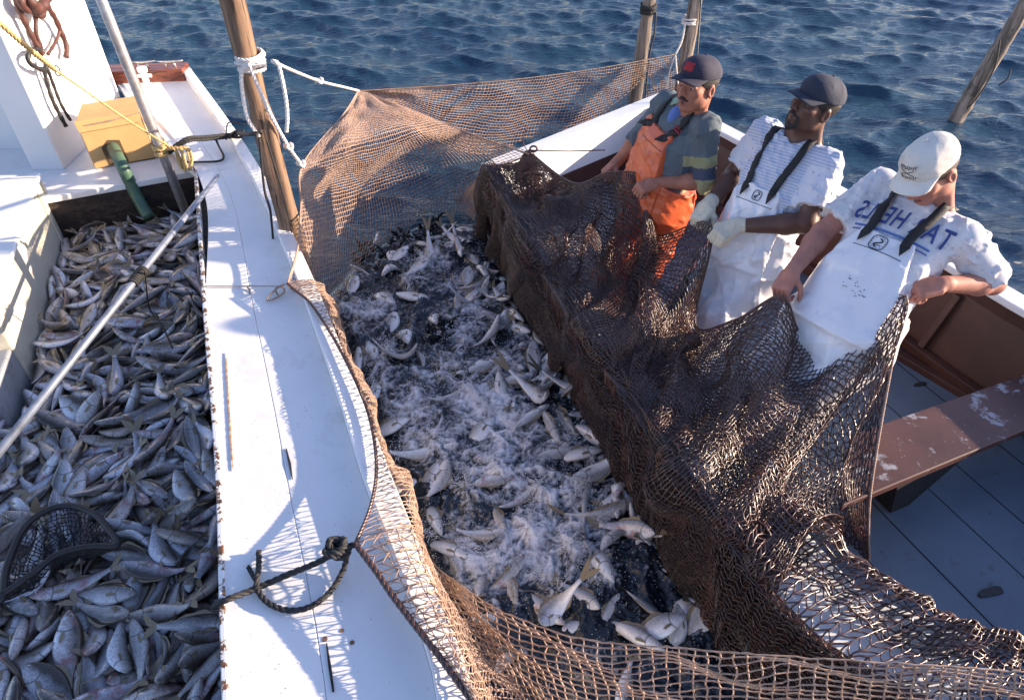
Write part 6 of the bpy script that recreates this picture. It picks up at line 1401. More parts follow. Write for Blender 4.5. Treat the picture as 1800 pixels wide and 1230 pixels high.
    gx, gy, gz = np.meshgrid(*[(np.arange(n_i) * Bf.h + o_i - p_i).astype(np.float32) for n_i, o_i, p_i in zip(Bf.n, Bf.lo, P)], indexing='ij')
    ql, qv, qw = (gx * a[0] + gy * a[1] + gz * a[2] for a in ax)
    hwid = np.interp(qv, [.0, .06, vt * .5, vt], [.30, .25, .165 * bw, .098 * bw]).astype(np.float32)
    shf = np.interp(qv, [0, vt * .4, vt], [0, bs, sp.get("bib_top_shift", 0.0)]).astype(np.float32)
    panel = np.maximum(np.maximum(qv - vt - .9 * ql * ql, np.abs(ql - shf) - hwid), .01 - qw)
    rear = qv - .10 - .25 * np.clip(qw + .1, 0, 1)
    loose = np.interp(qv, [0, .12, vt * .75, vt], [.030, .034, .026, .016]).astype(np.float32)
    Bf.D = np.maximum(D0 - loose, np.minimum(panel, rear)); Bf.D = np.maximum(Bf.D, -.12 - qv).astype(np.float32); del gx, gy, gz
    Bf.ellipsoid(T_(0, -.03, .005), ax, (.195, .17, .150), .05)
    for (hp, kn_, an, toe) in legs:
        hp, kn_, an = V3(hp), V3(kn_), V3(an); Bf.capsule(hp, kn_, .125, .105, .045); Bf.capsule(kn_, an, .105, .10, .03); Bf.capsule(an, toe, .065, .052, .02)
    Bf.folds(sp.get("bib_fold", .026), 15, sp["seed"] + 5)
    link("bib_trousers", relax(Bf.mesh("bib_trousers"), 2), M[sp["bib"]], root)
    # hem line across the bib
    def on_bib(a, b, off=.0025):
        p = T_(a, b, .30)
        for _ in range(60):
            d_ = float(Bf.val(p)) - off
            if d_ < 4e-4: break
            p = p - w_ * max(d_ * .8, .0004)
        return Vector(p)
    def on_shirt(a, b, off=.0025):
        p = T_(a, b, .32)
        for _ in range(70):
            d_ = min(float(S.val(p)), float(S_flat.val(p)) + .004) - off
            if d_ < 4e-4: break
            p = p - w_ * max(d_ * .8, .0004)
        return Vector(p)
    m_ = MB(); m_.tube([on_bib(a, vt - .075, .0005) for a in np.linspace(-.098, .098, 22)], .0016, 5); m_.build("bib_seam", M["ink_dark"], root)
    # braces
    for sgn in (-1, 1):
        path = [T_(sgn * .072 * bw, vt - .018, .18), T_(sgn * .084, vt + .05, .17), T_(sgn * .100, TL - .04, .14), T_(sgn * .098, TL + .035, .08), T_(sgn * .092, TL + .05, .0), T_(sgn * .08, TL + .01, -.10), T_(sgn * .05, TL - .14, -.18), T_(sgn * .01, TL - .28, -.19)]
        cen = np.array([tuple(p) for p in resample(spline([Vector(p) for p in path], 10), .014)])
        def out(p):
            return S_flat.snap(p, .0065, 16)
        cen = out(cen); cen[0] = np.array(on_bib(sgn * .072 * bw + sp.get("bib_top_shift", 0.0), vt - .020, .006)); cen[1] = cen[0] * .5 + cen[2] * .5
        for _ in range(3): cen[1:-1] = cen[1:-1] * .5 + (cen[:-2] + cen[2:]) * .25
        tg = np.gradient(cen, axis=0); tg /= np.linalg.norm(tg, axis=1, keepdims=True); nn = S.grad(cen); sd_ = np.cross(tg, nn); sd_ /= np.linalg.norm(sd_, axis=1, keepdims=True)
        hw = sp.get("strap_w", .019); vs = [Vector(c + s2 * hw * j) for c, s2 in zip(cen, sd_) for j in (-1, 0, 1)]
        m_ = MB(); n_ = len(cen); m_.add(vs, [(i * 3 + j, i * 3 + j + 1, i * 3 + j + 4, i * 3 + j + 3) for i in range(n_ - 1) for j in (0, 1)]); o = m_.build("brace", M["strap_black"], root, smooth=True)
        so_ = o.modifiers.new("thick", 'SOLIDIFY'); so_.thickness = .0045; so_.offset = 0
        tab = MB(); p0 = Vector(cen[0]); tg0 = Vector(-tg[0]); s0_ = Vector(sd_[0]); n0 = Vector(w_)
        tab.add([p0 + s0_ * hw + n0 * .004, p0 - s0_ * hw + n0 * .004, p0 + tg0 * .045 + n0 * .004, p0 + s0_ * hw - n0 * .002, p0 - s0_ * hw - n0 * .002, p0 + tg0 * .045 - n0 * .002], [(0, 1, 2), (5, 4, 3), (0, 3, 4, 1), (1, 4, 5, 2), (2, 5, 3, 0)]); tab.build("brace_tab", M["strap_black"], o)
        if sp.get("buckle") and sgn == 1:
            i = 9; p = Vector(cen[i]) + Vector(nn[i]) * .005; bk_ = MB(); bk_.box(p, Vector(sd_[i]), Vector(tg[i]), Vector(nn[i]), .021, .004, .003); bk_.box(p + Vector(tg[i]) * .016, Vector(sd_[i]), Vector(tg[i]), Vector(nn[i]), .021, .004, .003)
            bk_.build("buckle", M["emblem_red"], o)
    # gloves
    if sp.get("gloves"):
        for (sh, el, wr, ha) in arms:
            G = Field(wr - .20, wr + .20, .0042); hand(G, wr, ha, .0042); d = nrm_(wr - el); G.capsule(wr - d * .055, wr, .038, .034, .012, lim=(wr - d * .045, -d)); G.folds(.002, 40, 3); link("glove", relax(G.mesh("glove"), 1), M["glove_cotton"], root)
    # --- cap
    tilt = sp.get("cap_tilt", 0.0); cu = nrm_(hu * math.cos(tilt) - hf * math.sin(tilt)); cf_ = nrm_(hf * math.cos(tilt) + hu * math.sin(tilt)); cax = (hl, cu, cf_)
    cc = Hd(0, .046, -.020); Cd = lambda x, y, z: cc + hl * x + cu * y + cf_ * z
    G = Field(cc - .15, cc + .15, .0035); ht = sp.get("cap_h", .100); G.ellipsoid(cc, cax, (.0865, ht, .107), .004, lims=[(Cd(0, -.004, 0), -cu)])
    G.ellipsoid(Cd(0, .03, .05), cax, (.070, ht - .033, .064), .03); G.halfspace(Cd(0, -.006, 0), -cu); G.folds(.004, 24, sp["seed"] + 9)
    cap = link("cap", relax(G.mesh("cap"), 1), M[sp["cap"]], root)
    br = MB(); n_u, n_v = 15, 9; vs = []
    for j in range(n_v):
        t = j / (n_v - 1)
        for i in range(n_u):
            s2 = (i / (n_u - 1)) * 2 - 1; an = s2 * 1.25
            xb, zb = .083 * math.sin(an), .100 * math.cos(an); xo, zo = .079 * math.sin(s2 * 1.45), .100 + .072 * math.cos(s2 * 1.45) ** .8 if abs(s2) < .999 else .108
            x = xb + (xo - xb) * t; z = zb + (zo - zb) * t; yb = .000 - .30 * t * (z - zb) * .5 - 2.6 * x * x * (.35 + .65 * t) + .004
            vs.append(Vector(Cd(x, yb, z)))
    br.add(vs, [(j * n_u + i, j * n_u + i + 1, (j + 1) * n_u + i + 1, (j + 1) * n_u + i) for j in range(n_v - 1) for i in range(n_u - 1)])
    o = br.build("brim", M[sp["cap"]], cap, smooth=True); so_ = o.modifiers.new("thick", 'SOLIDIFY'); so_.thickness = .0045; so_.offset = 0
    bt_ = MB(); bt_.tube([Vector(Cd(0, ht + .001, 0)), Vector(Cd(0, ht + .006, 0))], [.008, .005], 8); bt_.build("cap_button", M[sp["cap"]], cap, smooth=True)
    def on_cap(x, y):
        p = Cd(x, y, .25)
        for _ in range(70):
            d_ = float(G.val(p)) - .0015
            if d_ < 3e-4: break
            p = p - cf_ * max(min(d_, .02) * .8, .0003)
        return Vector(p)
    return dict(root=root, cap=cap, on_cap=on_cap, on_bib=on_bib, on_shirt=on_shirt, T=T_, TL=TL, k=k_, vt=vt, v=v, l=l, w=w_)
def leg(hip, knee, ankle, fw):
    return (hip, knee, ankle, tuple(np.array(ankle, float) + np.array(fw) * .14 + np.array((0, 0, -.055))))
GRIP = (1.05, 1.40, .95)
GRP = "fishermen hauling the net in the skiff"
pose1 = dict(label="man in navy cap and orange bib trousers hauling net at the far end", group=GRP, base=(.80, 3.45, .1), seed=11, skin="skin_tan", hair="hair_dark", moustache=True, teeth=True, mouth=.0045, shirt="banded_shirt", collar="polo", cuff=(1.1, 1.05), cuffr=.062, bib="bib_orange", bib_top=.44, bib_w=1.22, bib_shift=-.09, bib_top_shift=-.03, bib_fold=.015, buckle=True, cap="cap_navy", cap_h=.088,
    shA=(.818, 3.585, 1.15), shB=(.955, 3.268, 1.15), pelvis=(.78, 3.43, .70), head=tuple(at(1225, 150, 1.35)), face=(-.80, -.62, .10), hup=(.10, .08, 1),
    elbow_a=tuple(at(1124, 243, .95)), wrist_a=tuple(at(1084, 285, .80)), elbow_b=(.985, 3.235, .885), wrist_b=(.745, 3.265, .865),
    grip_a=dict(dir=(-.75, -.35, -.55), palm=(-.1, -.3, -.9), thumb=-1, curl=GRIP), grip_b=dict(dir=(-.90, -.30, -.25), palm=(-.2, .1, -.95), thumb=1, curl=GRIP),
    legs=[leg((.80, 3.56, .68), (.73, 3.60, .42), (.66, 3.56, .17), (-.9, -.35, 0)), leg((.88, 3.39, .68), (.82, 3.36, .42), (.74, 3.32, .17), (-.9, -.35, 0))])
pose2 = dict(label="man in dark cap and striped T-shirt, white bib trousers and work gloves, hauling net", group=GRP, base=(1.05, 2.85, .1), seed=23, skin="skin_dark", hair="hair_dark", moustache=True, beard=True, lips=False, shirt="striped_tshirt", collar="white", cuff=(.72, .74), cuffr=.078, bib="bib_white", bib_top=.33, bib_fold=.030, bib_shift=-.02, gloves=True, cap="cap_navy_blue", cap_h=.088, bulk=1.08, strap_w=.017,
    shA=(1.21, 3.17, 1.165), shB=(1.405, 2.86, 1.15), pelvis=(1.17, 2.86, .68), head=tuple(at(1430, 186, 1.37)), face=(-.93, -.34, .34), hup=(.10, -.04, 1), cap_tilt=-.10,
    elbow_a=tuple(at(1290, 306, .94)), wrist_a=tuple(at(1245, 360, .885)), elbow_b=(1.325, 2.705, .945), wrist_b=tuple(at(1292, 397, .895)),
    grip_a=dict(dir=(-.55, -.55, -.62), palm=(.3, .2, -.9), thumb=-1, curl=GRIP), grip_b=dict(dir=(-.85, -.40, -.35), palm=(-.2, .2, -.95), thumb=1, curl=GRIP),
    legs=[leg((1.12, 2.94, .66), (.97, 2.92, .42), (.86, 2.86, .17), (-.9, -.35, 0)), leg((1.22, 2.78, .66), (1.05, 2.72, .42), (.94, 2.66, .17), (-.9, -.35, 0))])
pose3 = dict(label="man in white cap, printed T-shirt and white bib trousers, looking down at net", group=GRP, base=(1.25, 2.15, .1), seed=37, skin="skin_ruddy", hair="hair_brown", shirt="grey_tshirt", collar="self", cuff=(.78, .90), cuffr=.084, shirt_grow=.022, fold=.024, bib="bib_white", bib_top=.36, bib_w=1.12, bib_shift=-.03, cap="cap_white", cap_h=.100, strap_w=.018, bulk=1.05,
    shA=(1.548, 2.632, 1.165), shB=(1.742, 2.285, 1.12), pelvis=(1.36, 2.21, .74), head=tuple(at(1634, 302, 1.33)), face=(-.70, -.42, -.58), hup=(-.1, .1, 1),
    elbow_a=tuple(at(1446, 408, 1.0)), wrist_a=tuple(at(1392, 478, .92)), elbow_b=tuple(at(1745, 498, .945)), wrist_b=tuple(at(1654, 500, 1.0)),
    grip_a=dict(dir=(-.55, -.60, -.58), palm=(.3, -.1, -.95), thumb=-1, curl=GRIP), grip_b=dict(dir=(-.96, -.10, -.24), palm=(-.1, .2, -.95), thumb=1, curl=GRIP),
    legs=[leg((1.31, 2.29, .70), (1.09, 2.20, .46), (.95, 2.14, .17), (-.9, -.35, 0)), leg((1.41, 2.12, .70), (1.17, 2.02, .46), (1.03, 1.96, .17), (-.9, -.35, 0))])
men = [person(p_) for p_ in (pose1, pose2, pose3)]
# printed lettering, as it reads in the picture (mirrored)
def letters(txt, size, sx, place, name, mat, parent, x0, cuts=5, bold=.016):
    cu_ = bpy.data.curves.new("lettering", 'FONT'); cu_.body = txt; cu_.size = size; cu_.align_x = 'CENTER'; cu_.offset = bold * size; cu_.space_character = 1.15
    tmp = bpy.data.objects.new("lettering", cu_); COL.objects.link(tmp); dg_ = bpy.context.evaluated_depsgraph_get(); me = bpy.data.meshes.new_from_object(tmp.evaluated_get(dg_))
    bpy.data.objects.remove(tmp); bm = bmesh.new(); bm.from_mesh(me)
    bmesh.ops.triangulate(bm, faces=bm.faces); bmesh.ops.subdivide_edges(bm, edges=[e for e in bm.edges if e.calc_length() > size * .12], cuts=2, use_grid_fill=True); bmesh.ops.triangulate(bm, faces=bm.faces)
    for vt_ in bm.verts: vt_.co = place(-vt_.co.x * sx + x0, vt_.co.y)
    bm.to_mesh(me); bm.free(); me.materials.clear(); return link(name, me, mat, parent)
m3 = men[2]
letters("TAR HEELS", .114, .60, lambda x, y: m3["on_shirt"](x, m3["TL"] - .135 + y - .10 * x * x, .0035), "shirt_lettering", M["print_navy"], m3["root"], .005)
mb = MB()
for dy, th in ((-.030, .004), (-.048, .003)):
    mb.tube([m3["on_shirt"](x, m3["TL"] - .135 + dy - .1 * x * x, .002) for x in np.linspace(-.15, .15, 26)], th, 6)
mb.build("shirt_print_lines", M["print_blue"], m3["root"], smooth=True)
def emblem(m_, a0, b0, s_):
    mb = MB()
    pts = [m_["on_bib"](a0 + s_ * math.copysign(abs(math.cos(t)) ** .6, math.cos(t)), b0 + s_ * math.copysign(abs(math.sin(t)) ** .6, math.sin(t)), .0015) for t in np.linspace(0, 6.283, 40)]
    mb.tube(pts, .0016, 5)
    pts = [m_["on_bib"](a0 + s_ * .45 * math.sin(t * 1.0) * (1 if t < 3.1 else 1), b0 + s_ * (.62 - t * .2), .0015) for t in np.linspace(0, 6.283, 24)]; mb.tube(pts, .0026, 5)
    mb.tube([m_["on_bib"](a0 - s_ * .5, b0 - s_ * .35, .0015), m_["on_bib"](a0 + s_ * .5, b0 - s_ * .30, .0015)], .0014, 5)
    for k in range(14):
        t = k / 14 * 6.283; mb.tube([m_["on_bib"](a0 + s_ * .80 * math.cos(t), b0 + s_ * .80 * math.sin(t), .0015), m_["on_bib"](a0 + s_ * .92 * math.cos(t + .12), b0 + s_ * .92 * math.sin(t + .12), .0015)], .0011, 4)
    mb.build("bib_emblem", M["ink_dark"], m_["root"])
emblem(m3, -.012, m3["vt"] - .042, .030); emblem(men[1], .005, men[1]["vt"] - .040, .022)
mb = MB(); r_ = random.Random(3)
for (a, b) in ((-.02, .17), (.0, .165), (.015, .135), (.03, .12), (.05, .11), (-.025, .135), (.04, .13)):
    for _ in range(3):
        a1, b1_ = a + r_.uniform(-.012, .012), b + r_.uniform(-.012, .012); mb.tube([m3["on_bib"](a1, b1_, .001), m3["on_bib"](a1 + r_.uniform(-.012, .012), b1_ + r_.uniform(-.006, .006), .001)], .0011, 4)
mb.build("bib_scribble", M["ink_dark"], m3["root"])
# marks on the white cap: two short rows of dark stitching and crossed lines; red badge on the navy cap
mb = MB(); oc = m3["on_cap"]
for yy, hw0 in ((.066, .030), (.026, .030)):
    for k in range(9):
        x = -hw0 + 2 * hw0 * k / 8; mb.tube([oc(x, yy - .006 * (1 if k % 2 else .6)), oc(x + .0025, yy + .006 * (1 if k % 3 else .7))], .0014, 5)
mb.tube([oc(-.026, .036), oc(0, .046), oc(.026, .056)], .0014, 5); mb.tube([oc(.026, .036), oc(0, .046), oc(-.026, .056)], .0014, 5)
mb.build("cap_stitching", M["ink_dark"], m3["cap"])
oc = men[0]["on_cap"]; mb = MB(); vs = [oc(x, y) for y in np.linspace(.030, .066, 6) for x in np.linspace(-.026, .026, 8)]
mb.add(vs, [(j * 8 + i, j * 8 + i + 1, j * 8 + i + 9, j * 8 + i + 8) for j in range(5) for i in range(7)]); mb.build("cap_badge", M["emblem_red"], men[0]["cap"])
# ---------------------------------------------------------------- loose gear on the workboat
def onplane(px, py, p0, n):
    a = (px - 900) / 1200.0; b = -(py - 615) / 1200.0; c, s = math.cos(PITCH), math.sin(PITCH); d = Vector((a, c + b * s, -s + b * c)); o = Vector((0, 0, CAM_H))
    return o + d * ((p0 - o).dot(n) / d.dot(n))
def rope_thing(name, pts, r, mat, label, cat="rope", laid=True, step=10, group=None):
    return tag(rope(name, pts, r, mat, None, laid, step), label, cat, group)
# grey steel pipe standing in the corner of the hold
pb_, pt_ = at(327, 374, .40), aty(178, 0, 3.80); pt_ = pt_ + (pt_ - pb_) * .35
m = MB(); m.tube([pb_, pb_.lerp(pt_, .3), pb_.lerp(pt_, .6), pt_], .027, 16)
tag(m.build("steel_pipe", M["galvanised_steel"], smooth=True), "tall grey steel pipe standing in the corner of the hold by the carton", "pipe")
# long dip net handle lying across the hold
h0_, h1_ = at(384, 308, .79), at(-60, 868, .66)
dn = empty("long_pole", h0_.lerp(h1_, .5), "long grey metal pole lying slantwise over the fish, bound with black cord", "pole")
m = MB(); m.tube([h0_, h0_.lerp(h1_, .02), h0_.lerp(h1_, .15), h0_.lerp(h1_, .45), h1_], [.009, .012, .0145, .0155, .0155], 14); m.build("tube", M["aluminium_tube"], dn, smooth=True)
ax_ = (h1_ - h0_).normalized(); ca = ax_.cross(UP).normalized(); cb = ax_.cross(ca)
tk = min((i / 200 for i in range(200)), key=lambda t: abs((lambda q: 900 + 1200 * q.x / (q.y * math.cos(PITCH) + (CAM_H - q.z) * math.sin(PITCH)) - 243)(h0_.lerp(h1_, t))))
kc = h0_.lerp(h1_, tk); m = MB()
m.tube([kc + ax_ * (-.055 + .11 * i / 90) + (ca * math.cos(i * .55) + cb * math.sin(i * .55)) * .020 for i in range(91)], .0065, 6)
m.tube(spline([kc + cb * -.02, kc + ca * -.03 + Vector((.01, 0, .03)), at(262, 540, .45), at(285, 572, .42), at(303, 612, .40)], 8), .004, 6)
m.build("lashing", M["black_rope"], dn, smooth=True)
# dip net hoop among the fish
hp_px = [(3, 1052), (12, 995), (42, 928), (84, 896), (126, 889), (166, 904), (192, 932), (206, 958), (160, 960), (102, 974), (52, 1012), (-20, 1062)]
hoop = [at(x, y, .43) for x, y in hp_px]
hn_ = empty("dip_net", at(105, 950, .43), "dark dip net hoop with black mesh bag half sunk in the near fish", "dip net")
m = MB(); m.tube(spline(hoop, 8, True), .0115, 10, closed=True); m.build("hoop", M["black_rubber"], hn_, smooth=True)
hc = sum(hoop, Vector()) / len(hoop); lp = spline(hoop, 3, True); lp.append(lp[0])
D, lu, lv = surface([[p, p.lerp(hc, .30) - UP * .05, p.lerp(hc, .65) - UP * .075 + Vector((.02 * math.sin(i * 1.7), .02 * math.cos(i * 2.3), .02 * math.sin(i))), p.lerp(hc, .97) - UP * .05] for i, p in enumerate(lp)], 4)
netting("mesh_bag", D, lu, lv, .019, .0018, M["black_rope"], hn_, 41, jit=.5)
# carton with a green hose
bl_, br_, r2_ = at(167, 297, .565), at(238, 284, .565), at(274, 277, .565); hgt = aty(124, 214, bl_.y).z - .565
br_ = r2_; e1 = (br_ - bl_); e2 = bn * .30 + bd * .03; bl2 = bl_ + e2
ct = empty("carton", (bl_ + br_ + e2) / 1.0 if False else bl_.lerp(br_, .5) + e2 * .5, "brown cardboard carton on the white ledge with a hose hole", "carton")
q4 = [bl_, br_, br_ + e2, bl2]
m = MB(); m.prism([p[:2] for p in q4], .564, .565 + hgt); m.build("box", M["cardboard"], ct, bevel=.006)
n1_ = e1.cross(UP).normalized(); m = MB()
def face(u, v_, off): return bl_ + e1 * u + UP * (v_ * hgt) + n1_ * off
m.add([face(.24, .02, .0025), face(.56, .02, .0025), face(.54, .50, .0025), face(.36, .54, .0025), face(.22, .40, .0025)], [(0, 1, 2, 3, 4)]); m.build("hole", M["cardboard_inside"], ct)
m = MB(); m.add([face(-.02, 1.004, .004), face(1.0, 1.004, .004), face(.98, .80, .012), face(.0, .78, .012)], [(0, 1, 2, 3)])
o = m.build("flap", M["cardboard"], ct); s_ = o.modifiers.new("thick", 'SOLIDIFY'); s_.thickness = .004
m = MB(); m.tube([face(1, 1, .003) + UP * .003, face(1.0, .6, .004) + e2 * .02, face(1, 0, .004) + e2 * .02], .003, 5); m.tube([face(.1, .9, .006), face(.55, .93, .016), face(1, .98, .006), face(1, .5, .006) + e2 * .25, face(1, 0, .01) + e2 * .35], .0045, 6); m.build("carton_cord", M["tan_cord"], ct)
hz = [face(.40, .30, -.10), face(.40, .36, .0), face(.41, .38, .05), at(214, 290, .66), at(229, 322, .55), at(244, 352, .45), at(262, 382, .38)]
m = MB(); sp_ = resample(spline(hz, 10), .012); m.tube(sp_, [.036 + .0015 * (i % 2) for i in range(len(sp_))], 16)
tag(m.build("green_hose", M["green_hose_rubber"], smooth=True), "thick green ribbed hose hanging from the carton into the hold", "hose")
# bundle of rust brown rubber hanging on the cabin side
cp = w0 + wn * .035; hb = empty("hanging_bundle", onplane(75, 40, cp, wn), "bundle of rust brown rubber straps and rings hanging on the white cabin side", "bundle")
def strap(pts, r, mat, name="strap"):
    m = MB(); q = resample(spline([onplane(x, y, cp + wn * o_, wn) for x, y, o_ in pts], 8), .015); k_ = len(q)
    m.tube(q, [r * (1 + .22 * math.sin(i * 1.3) * .6) for i in range(k_)], 8); return m.build(name, M[mat], hb, smooth=True)
strap([(20, -60, .02), (28, 0, .03), (42, 35, .02), (60, 72, .02), (74, 95, .01)], .017, "rust_brown_rubber"); strap([(45, -60, .05), (52, 0, .06), (62, 30, .03), (64, 60, .02), (74, 88, .01)], .013, "rust_brown_rubber")
strap([(75, -60, .06), (80, 0, .06), (98, 35, .03), (108, 58, .02), (117, 82, .015), (116, 101, .015)], .016, "rust_brown_rubber"); strap([(106, 52, .02), (99, 72, .01), (84, 96, .01)], .010, "rust_brown_rubber")
strap([(35, -50, .08), (55, 5, .09), (75, 12, .08), (90, -40, .07)], .030, "rust_brown_rubber", "rubber_fold"); strap([(30, -50, .05), (38, 8, .06), (58, 18, .05), (72, 26, .05), (82, -10, .05)], .024, "rust_brown_rubber", "rubber_fold")
strap([(70, 85, .02), (52, 92, .03), (50, 108, .03), (66, 120, .03), (80, 122, .03), (80, 104, .03)], .014, "black_rubber", "hook")
m = MB(); rc = onplane(101, 125, cp + wn * .03, wn); m.tube([rc + (wd * math.cos(t) * .028 + UP * math.sin(t) * .030) for t in np.linspace(0, 6.1, 24)], .005, 8, closed=True); m.build("ring", M["rust_brown_rubber"], hb, smooth=True)
strap([(76, 118, .02), (84, 150, .01), (95, 182, .01), (116, 222, .01)], .013, "black_rubber", "cord"); strap([(84, 122, .02), (96, 155, .01), (108, 185, .01), (124, 212, .01)], .010, "black_rubber", "cord")
# ropes
yl = [aty(-40, 12, 2.75), aty(0, 42, 2.85), aty(48, 84, 3.0), aty(95, 122, 3.25), aty(150, 160, 3.45), aty(225, 212, 3.68), aty(298, 258, 3.76)]
m = MB(); laid_rope(m, spline(yl[:4], 8), .0115); laid_rope(m, spline(yl[3:], 8), .006)
tag(m.build("yellow_rope", M["manila_rope"], smooth=True), "yellow rope stretched from upper left down to the steel pipe", "rope")
def coil(m, c, axis, R_, r, turns, pitch, seed=1):
    axis = Vector(axis).normalized(); u = axis.cross(Vector((.3, .9, .1))).normalized(); v_ = axis.cross(u); n_ = int(turns * 18); rr = random.Random(seed)
    laid_rope(m, [c + axis * (pitch * (i / 18 - turns / 2) + .004 * math.sin(i * .5)) + (u * math.cos(i * .349) + v_ * math.sin(i * .349)) * (R_ + .002 * math.sin(i * .9)) for i in range(n_ + 1)], r)
pd_ = (pt_ - pb_).normalized(); lc_ = onplane(303, 262, pb_, Vector((0, 1, 0))); tt_ = (lc_ - pb_).dot(pd_); lc_ = pb_ + pd_ * tt_
m = MB(); coil(m, lc_, pd_, .034, .009, 4, .017); 
for k in range(7):
    rr = random.Random(k); a = lc_ + Vector((.03, -.01, .0)); laid_rope(m, spline([a, a + Vector((.05 + .012 * k, rr.uniform(-.02, .02), .01)), a + Vector((.05 + .014 * k, rr.uniform(-.03, .02), -.06)), a + Vector((.07 + .008 * k, rr.uniform(-.03, .0), -.11 - .008 * (k % 3)))], 6), .0075)
tag(m.build("tan_rope_hank", M["manila_rope"], smooth=True), "tan rope hank lashed round the steel pipe above the hold corner", "rope")
fr_ = [lc_ + Vector((.04, 0, -.01)), at(328, 244, .86), at(360, 241, .82), at(400, 237, .78), at(418, 235, .78), aty(440, 236, 3.02), aty(462, 232, 2.99)]
m = MB(); laid_rope(m, spline(fr_, 10), .010); laid_rope(m, spline([p + Vector((.0, -.004, -.016)) for p in fr_[:5]], 10), .009)
for k in range(3): laid_rope(m, spline([at(402 + 4 * k, 242 - 3 * k, .78), at(412 + 3 * k, 232, .80), at(428, 230 + 4 * k, .80), at(420 - k, 242, .78), at(404, 236 + 2 * k, .77)], 6), .008)
laid_rope(m, spline([at(398, 246, .76), at(400, 218, .80), at(415, 216, .82), at(436, 222, .80)], 7), .004)
m.tube(resample(spline([at(378, 242, .77), at(385, 258, .725), at(393, 275, .712), at(386, 283, .712), at(355, 285, .712), at(326, 285, .712)], 8), .012), .0065, 8)
tag(m.build("black_mooring_rope", M["black_rope"], smooth=True), "black rope tied from the steel pipe across the deck to the bark pole", "rope")
nr = [at(376, 1066, .56), at(392, 1056, .722), at(440, 1038, .716), at(500, 1012, .725), at(558, 988, .75), at(590, 970, .78), at(622, 957, .80)]
m = MB(); laid_rope(m, spline(nr, 10), .0095)
kc = at(592, 968, .79)
for k in range(4):
    a = k * 1.3; laid_rope(m, [kc + Vector((math.cos(t + a) * (.034 - .004 * k), math.sin(t + a) * .020 + .006 * k, .010 * math.sin(t * 2 + k) + .004 * k)) for t in np.linspace(0, 6.28, 18)], .0095)
laid_rope(m, spline([at(610, 968, .79), at(604, 1000, .73), at(580, 1040, .715), at(545, 1066, .714), at(505, 1072, .714), at(470, 1058, .714), at(452, 1035, .716), at(452, 1020, .735), at(455, 995, .718), at(455, 968, .716)], 9), .0085)
laid_rope(m, spline([at(452, 1022, .728), at(443, 1008, .716), at(436, 995, .716)], 8), .007)
tag(m.build("black_deck_rope", M["black_rope"], smooth=True), "black twisted rope knotted to the net edge on the near side deck", "rope")
m = MB(); m.tube(resample(spline([at(352, 504, .71), at(364, 503, .71), at(430, 503, .71), at(497, 503, .74)], 8), .01), .0028, 6); m.tube(resample(spline([at(500, 500, .765), at(488, 506, .73), at(470, 524, .712), at(474, 528, .712), at(492, 520, .712), at(500, 512, .72), at(495, 504, .74), at(484, 508, .72), at(488, 518, .712)], 8), .008), .0045, 6)
m.tube([at(434, 503, .712), at(438, 509, .712), at(439, 516, .711)], .004, 6)
tag(m.build("thin_tether", M["tan_cord"], smooth=True), "thin cord across the deck holding the net's bend at the rail", "cord")
# white rope on the bark pole
tz = aty(455, 108, 3.02); pc = Vector((-1.118, 3.026, tz.z)); m = MB(); coil(m, pc, (0, 0, 1), .054, .0075, 4, .018, 2); coil(m, pc + Vector((0, 0, .01)), (.12, .1, 1), .057, .0075, 2, .026, 3)
yy = 2.94
laid_rope(m, spline([aty(437, 112, yy), aty(470, 190, yy + .02), aty(505, 255, 3.05), aty(530, 290, 3.2)], 9), .0085)
laid_rope(m, spline([aty(478, 108, 2.97), aty(520, 127, 3.35), aty(565, 144, 3.9), aty(606, 154, 4.25), T], 9), .0075)
laid_rope(m, spline([aty(440, 114, yy), aty(427, 120, yy), aty(424, 140, yy), aty(428, 175, yy), aty(436, 210, yy), aty(456, 240, yy)], 9), .0085)
laid_rope(m, spline([aty(478, 108, 2.95), aty(488, 112, 2.95), aty(496, 140, 2.95), aty(503, 180, 2.95), aty(505, 210, 2.95), aty(503, 232, 2.95)], 9), .0085)
for c in (aty(561, 142, 3.86), aty(529, 288, 3.19), aty(507, 258, 3.06)): m.tube([c + Vector((math.cos(t) * .018, math.sin(t) * .012, .012 * math.sin(2 * t))) for t in np.linspace(0, 6.0, 14)], .0075, 6, closed=True)
tag(m.build("white_pole_rope", M["white_rope"], smooth=True), "white rope wound round the bark pole, holding the net's corners", "rope")
m = MB(); m.tube(resample(spline([aty(456, 244, 2.96), aty(461, 300, 2.96), aty(466, 340, 2.97), aty(475, 370, 2.98), aty(480, 420, 2.98)], 8), .02), .006, 6); m.tube(resample(spline([aty(470, 250, 2.95), aty(500, 350, 2.95), aty(515, 420, 2.96)], 8), .02), .0035, 6)
tag(m.build("dark_pole_line", M["black_rope"], smooth=True), "dark line hanging down the bark pole into the water", "rope")
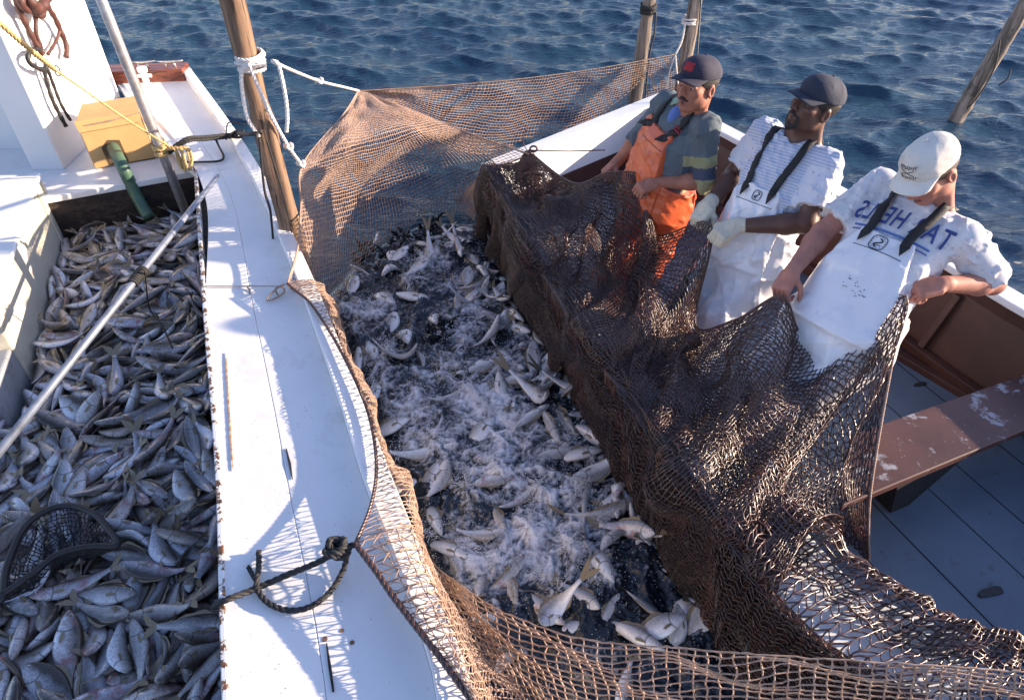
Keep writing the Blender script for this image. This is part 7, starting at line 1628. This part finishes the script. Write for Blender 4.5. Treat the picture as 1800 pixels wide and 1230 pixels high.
# far poles
cC = aty(1213, 36, PC.y); m = MB(); coil(m, Vector((cC.x, PC.y, cC.z)), (0, 0, 1), .064, .008, 3, .018, 4)
laid_rope(m, spline([Vector((cC.x - .05, PC.y - .05, cC.z)), (Vector((cC.x, PC.y - .06, cC.z)) + FT) / 2 + Vector((-.01, 0, -.02)), FT], 9), .009)
laid_rope(m, spline([FT, aty(1190, 130, FT.y), aty(1194, 168, FT.y)], 9), .007); laid_rope(m, spline([FT, aty(1176, 130, FT.y), aty(1172, 160, FT.y)], 9), .006)
tag(m.build("white_far_rope", M["white_rope"], smooth=True), "white rope from the far pole to the net's upper corner behind the red-fronted cap", "rope")
cB = aty(1139, 20, PB.y); m = MB(); coil(m, Vector((cB.x, PB.y, cB.z + .02)), (0, 0, 1), .062, .010, 4, .018, 5)
m.tube(resample(spline([Vector((cB.x + .06, PB.y - .05, cB.z)), aty(1150, 60, PB.y - .06), aty(1142, 95, PB.y - .06), aty(1136, 150, PB.y - .06), aty(1134, 178, PB.y - .06)], 8), .03), .0075, 6)
tag(m.build("black_far_rope", M["black_rope"], smooth=True), "black rope wound near the top of the far pole behind the net", "rope")
m = MB(); m.tube(resample(spline([aty(1758, 70, PR.y - .15), aty(1748, 120, PR.y - .2), aty(1718, 172, PR.y - .15), aty(1700, 190, PR.y - .1)], 8), .03), .006, 6); m.tube(resample(spline([aty(1777, 122, PR.y - .1), aty(1770, 140, PR.y - .1), aty(1755, 150, PR.y - .1)], 6), .03), .006, 6)
tag(m.build("dark_stay_line", M["black_rope"], smooth=True), "dark slack line hanging along the leaning pole in open water", "rope")
# cord from the net's bunch to the man in orange
m = MB(); m.tube(resample([B + Vector((0, 0, .02)), aty(1000, 266, 3.95), aty(1064, 264, 3.70)], .03), .0035, 6); m.tube(resample(spline([B + Vector((-.02, 0, .02)), aty(920, 252, B.y), aty(920, 238, B.y), aty(926, 226, B.y)], 6), .02), .0028, 6)
m.tube([B + Vector((math.cos(t) * .022 + .02, 0, .018 * math.sin(t) + .03)) for t in np.linspace(0, 6.0, 14)], .006, 6, closed=True)
tag(m.build("red_brown_cord", M["rust_brown_rubber"], smooth=True), "thin dark red cord from the gathered net to the man in orange bib", "cord")
# scraps of debris on the skiff floor
m = MB(); c = at(1742, 1042, .1); pr = [(-.055, -.004), (-.03, .010), (.0, .016), (.03, .022), (.05, .02), (.048, .0), (.02, -.006), (-.02, -.012), (-.05, -.014)]
m.prism([(c.x + a, c.y + b * 1.3) for a, b in pr], .099, .106); tag(m.build("wood_scrap", M["black_rubber"], bevel=.002), "dark scrap lying on the skiff's blue floor at lower right", "scrap")
m = MB(); c = at(1618, 676, .1); m.prism([(c.x + a * .7, c.y + b) for a, b in pr], .099, .104); tag(m.build("wood_scrap", M["black_rubber"], bevel=.002), "small dark scrap on the skiff's floor behind the brown bench", "scrap")
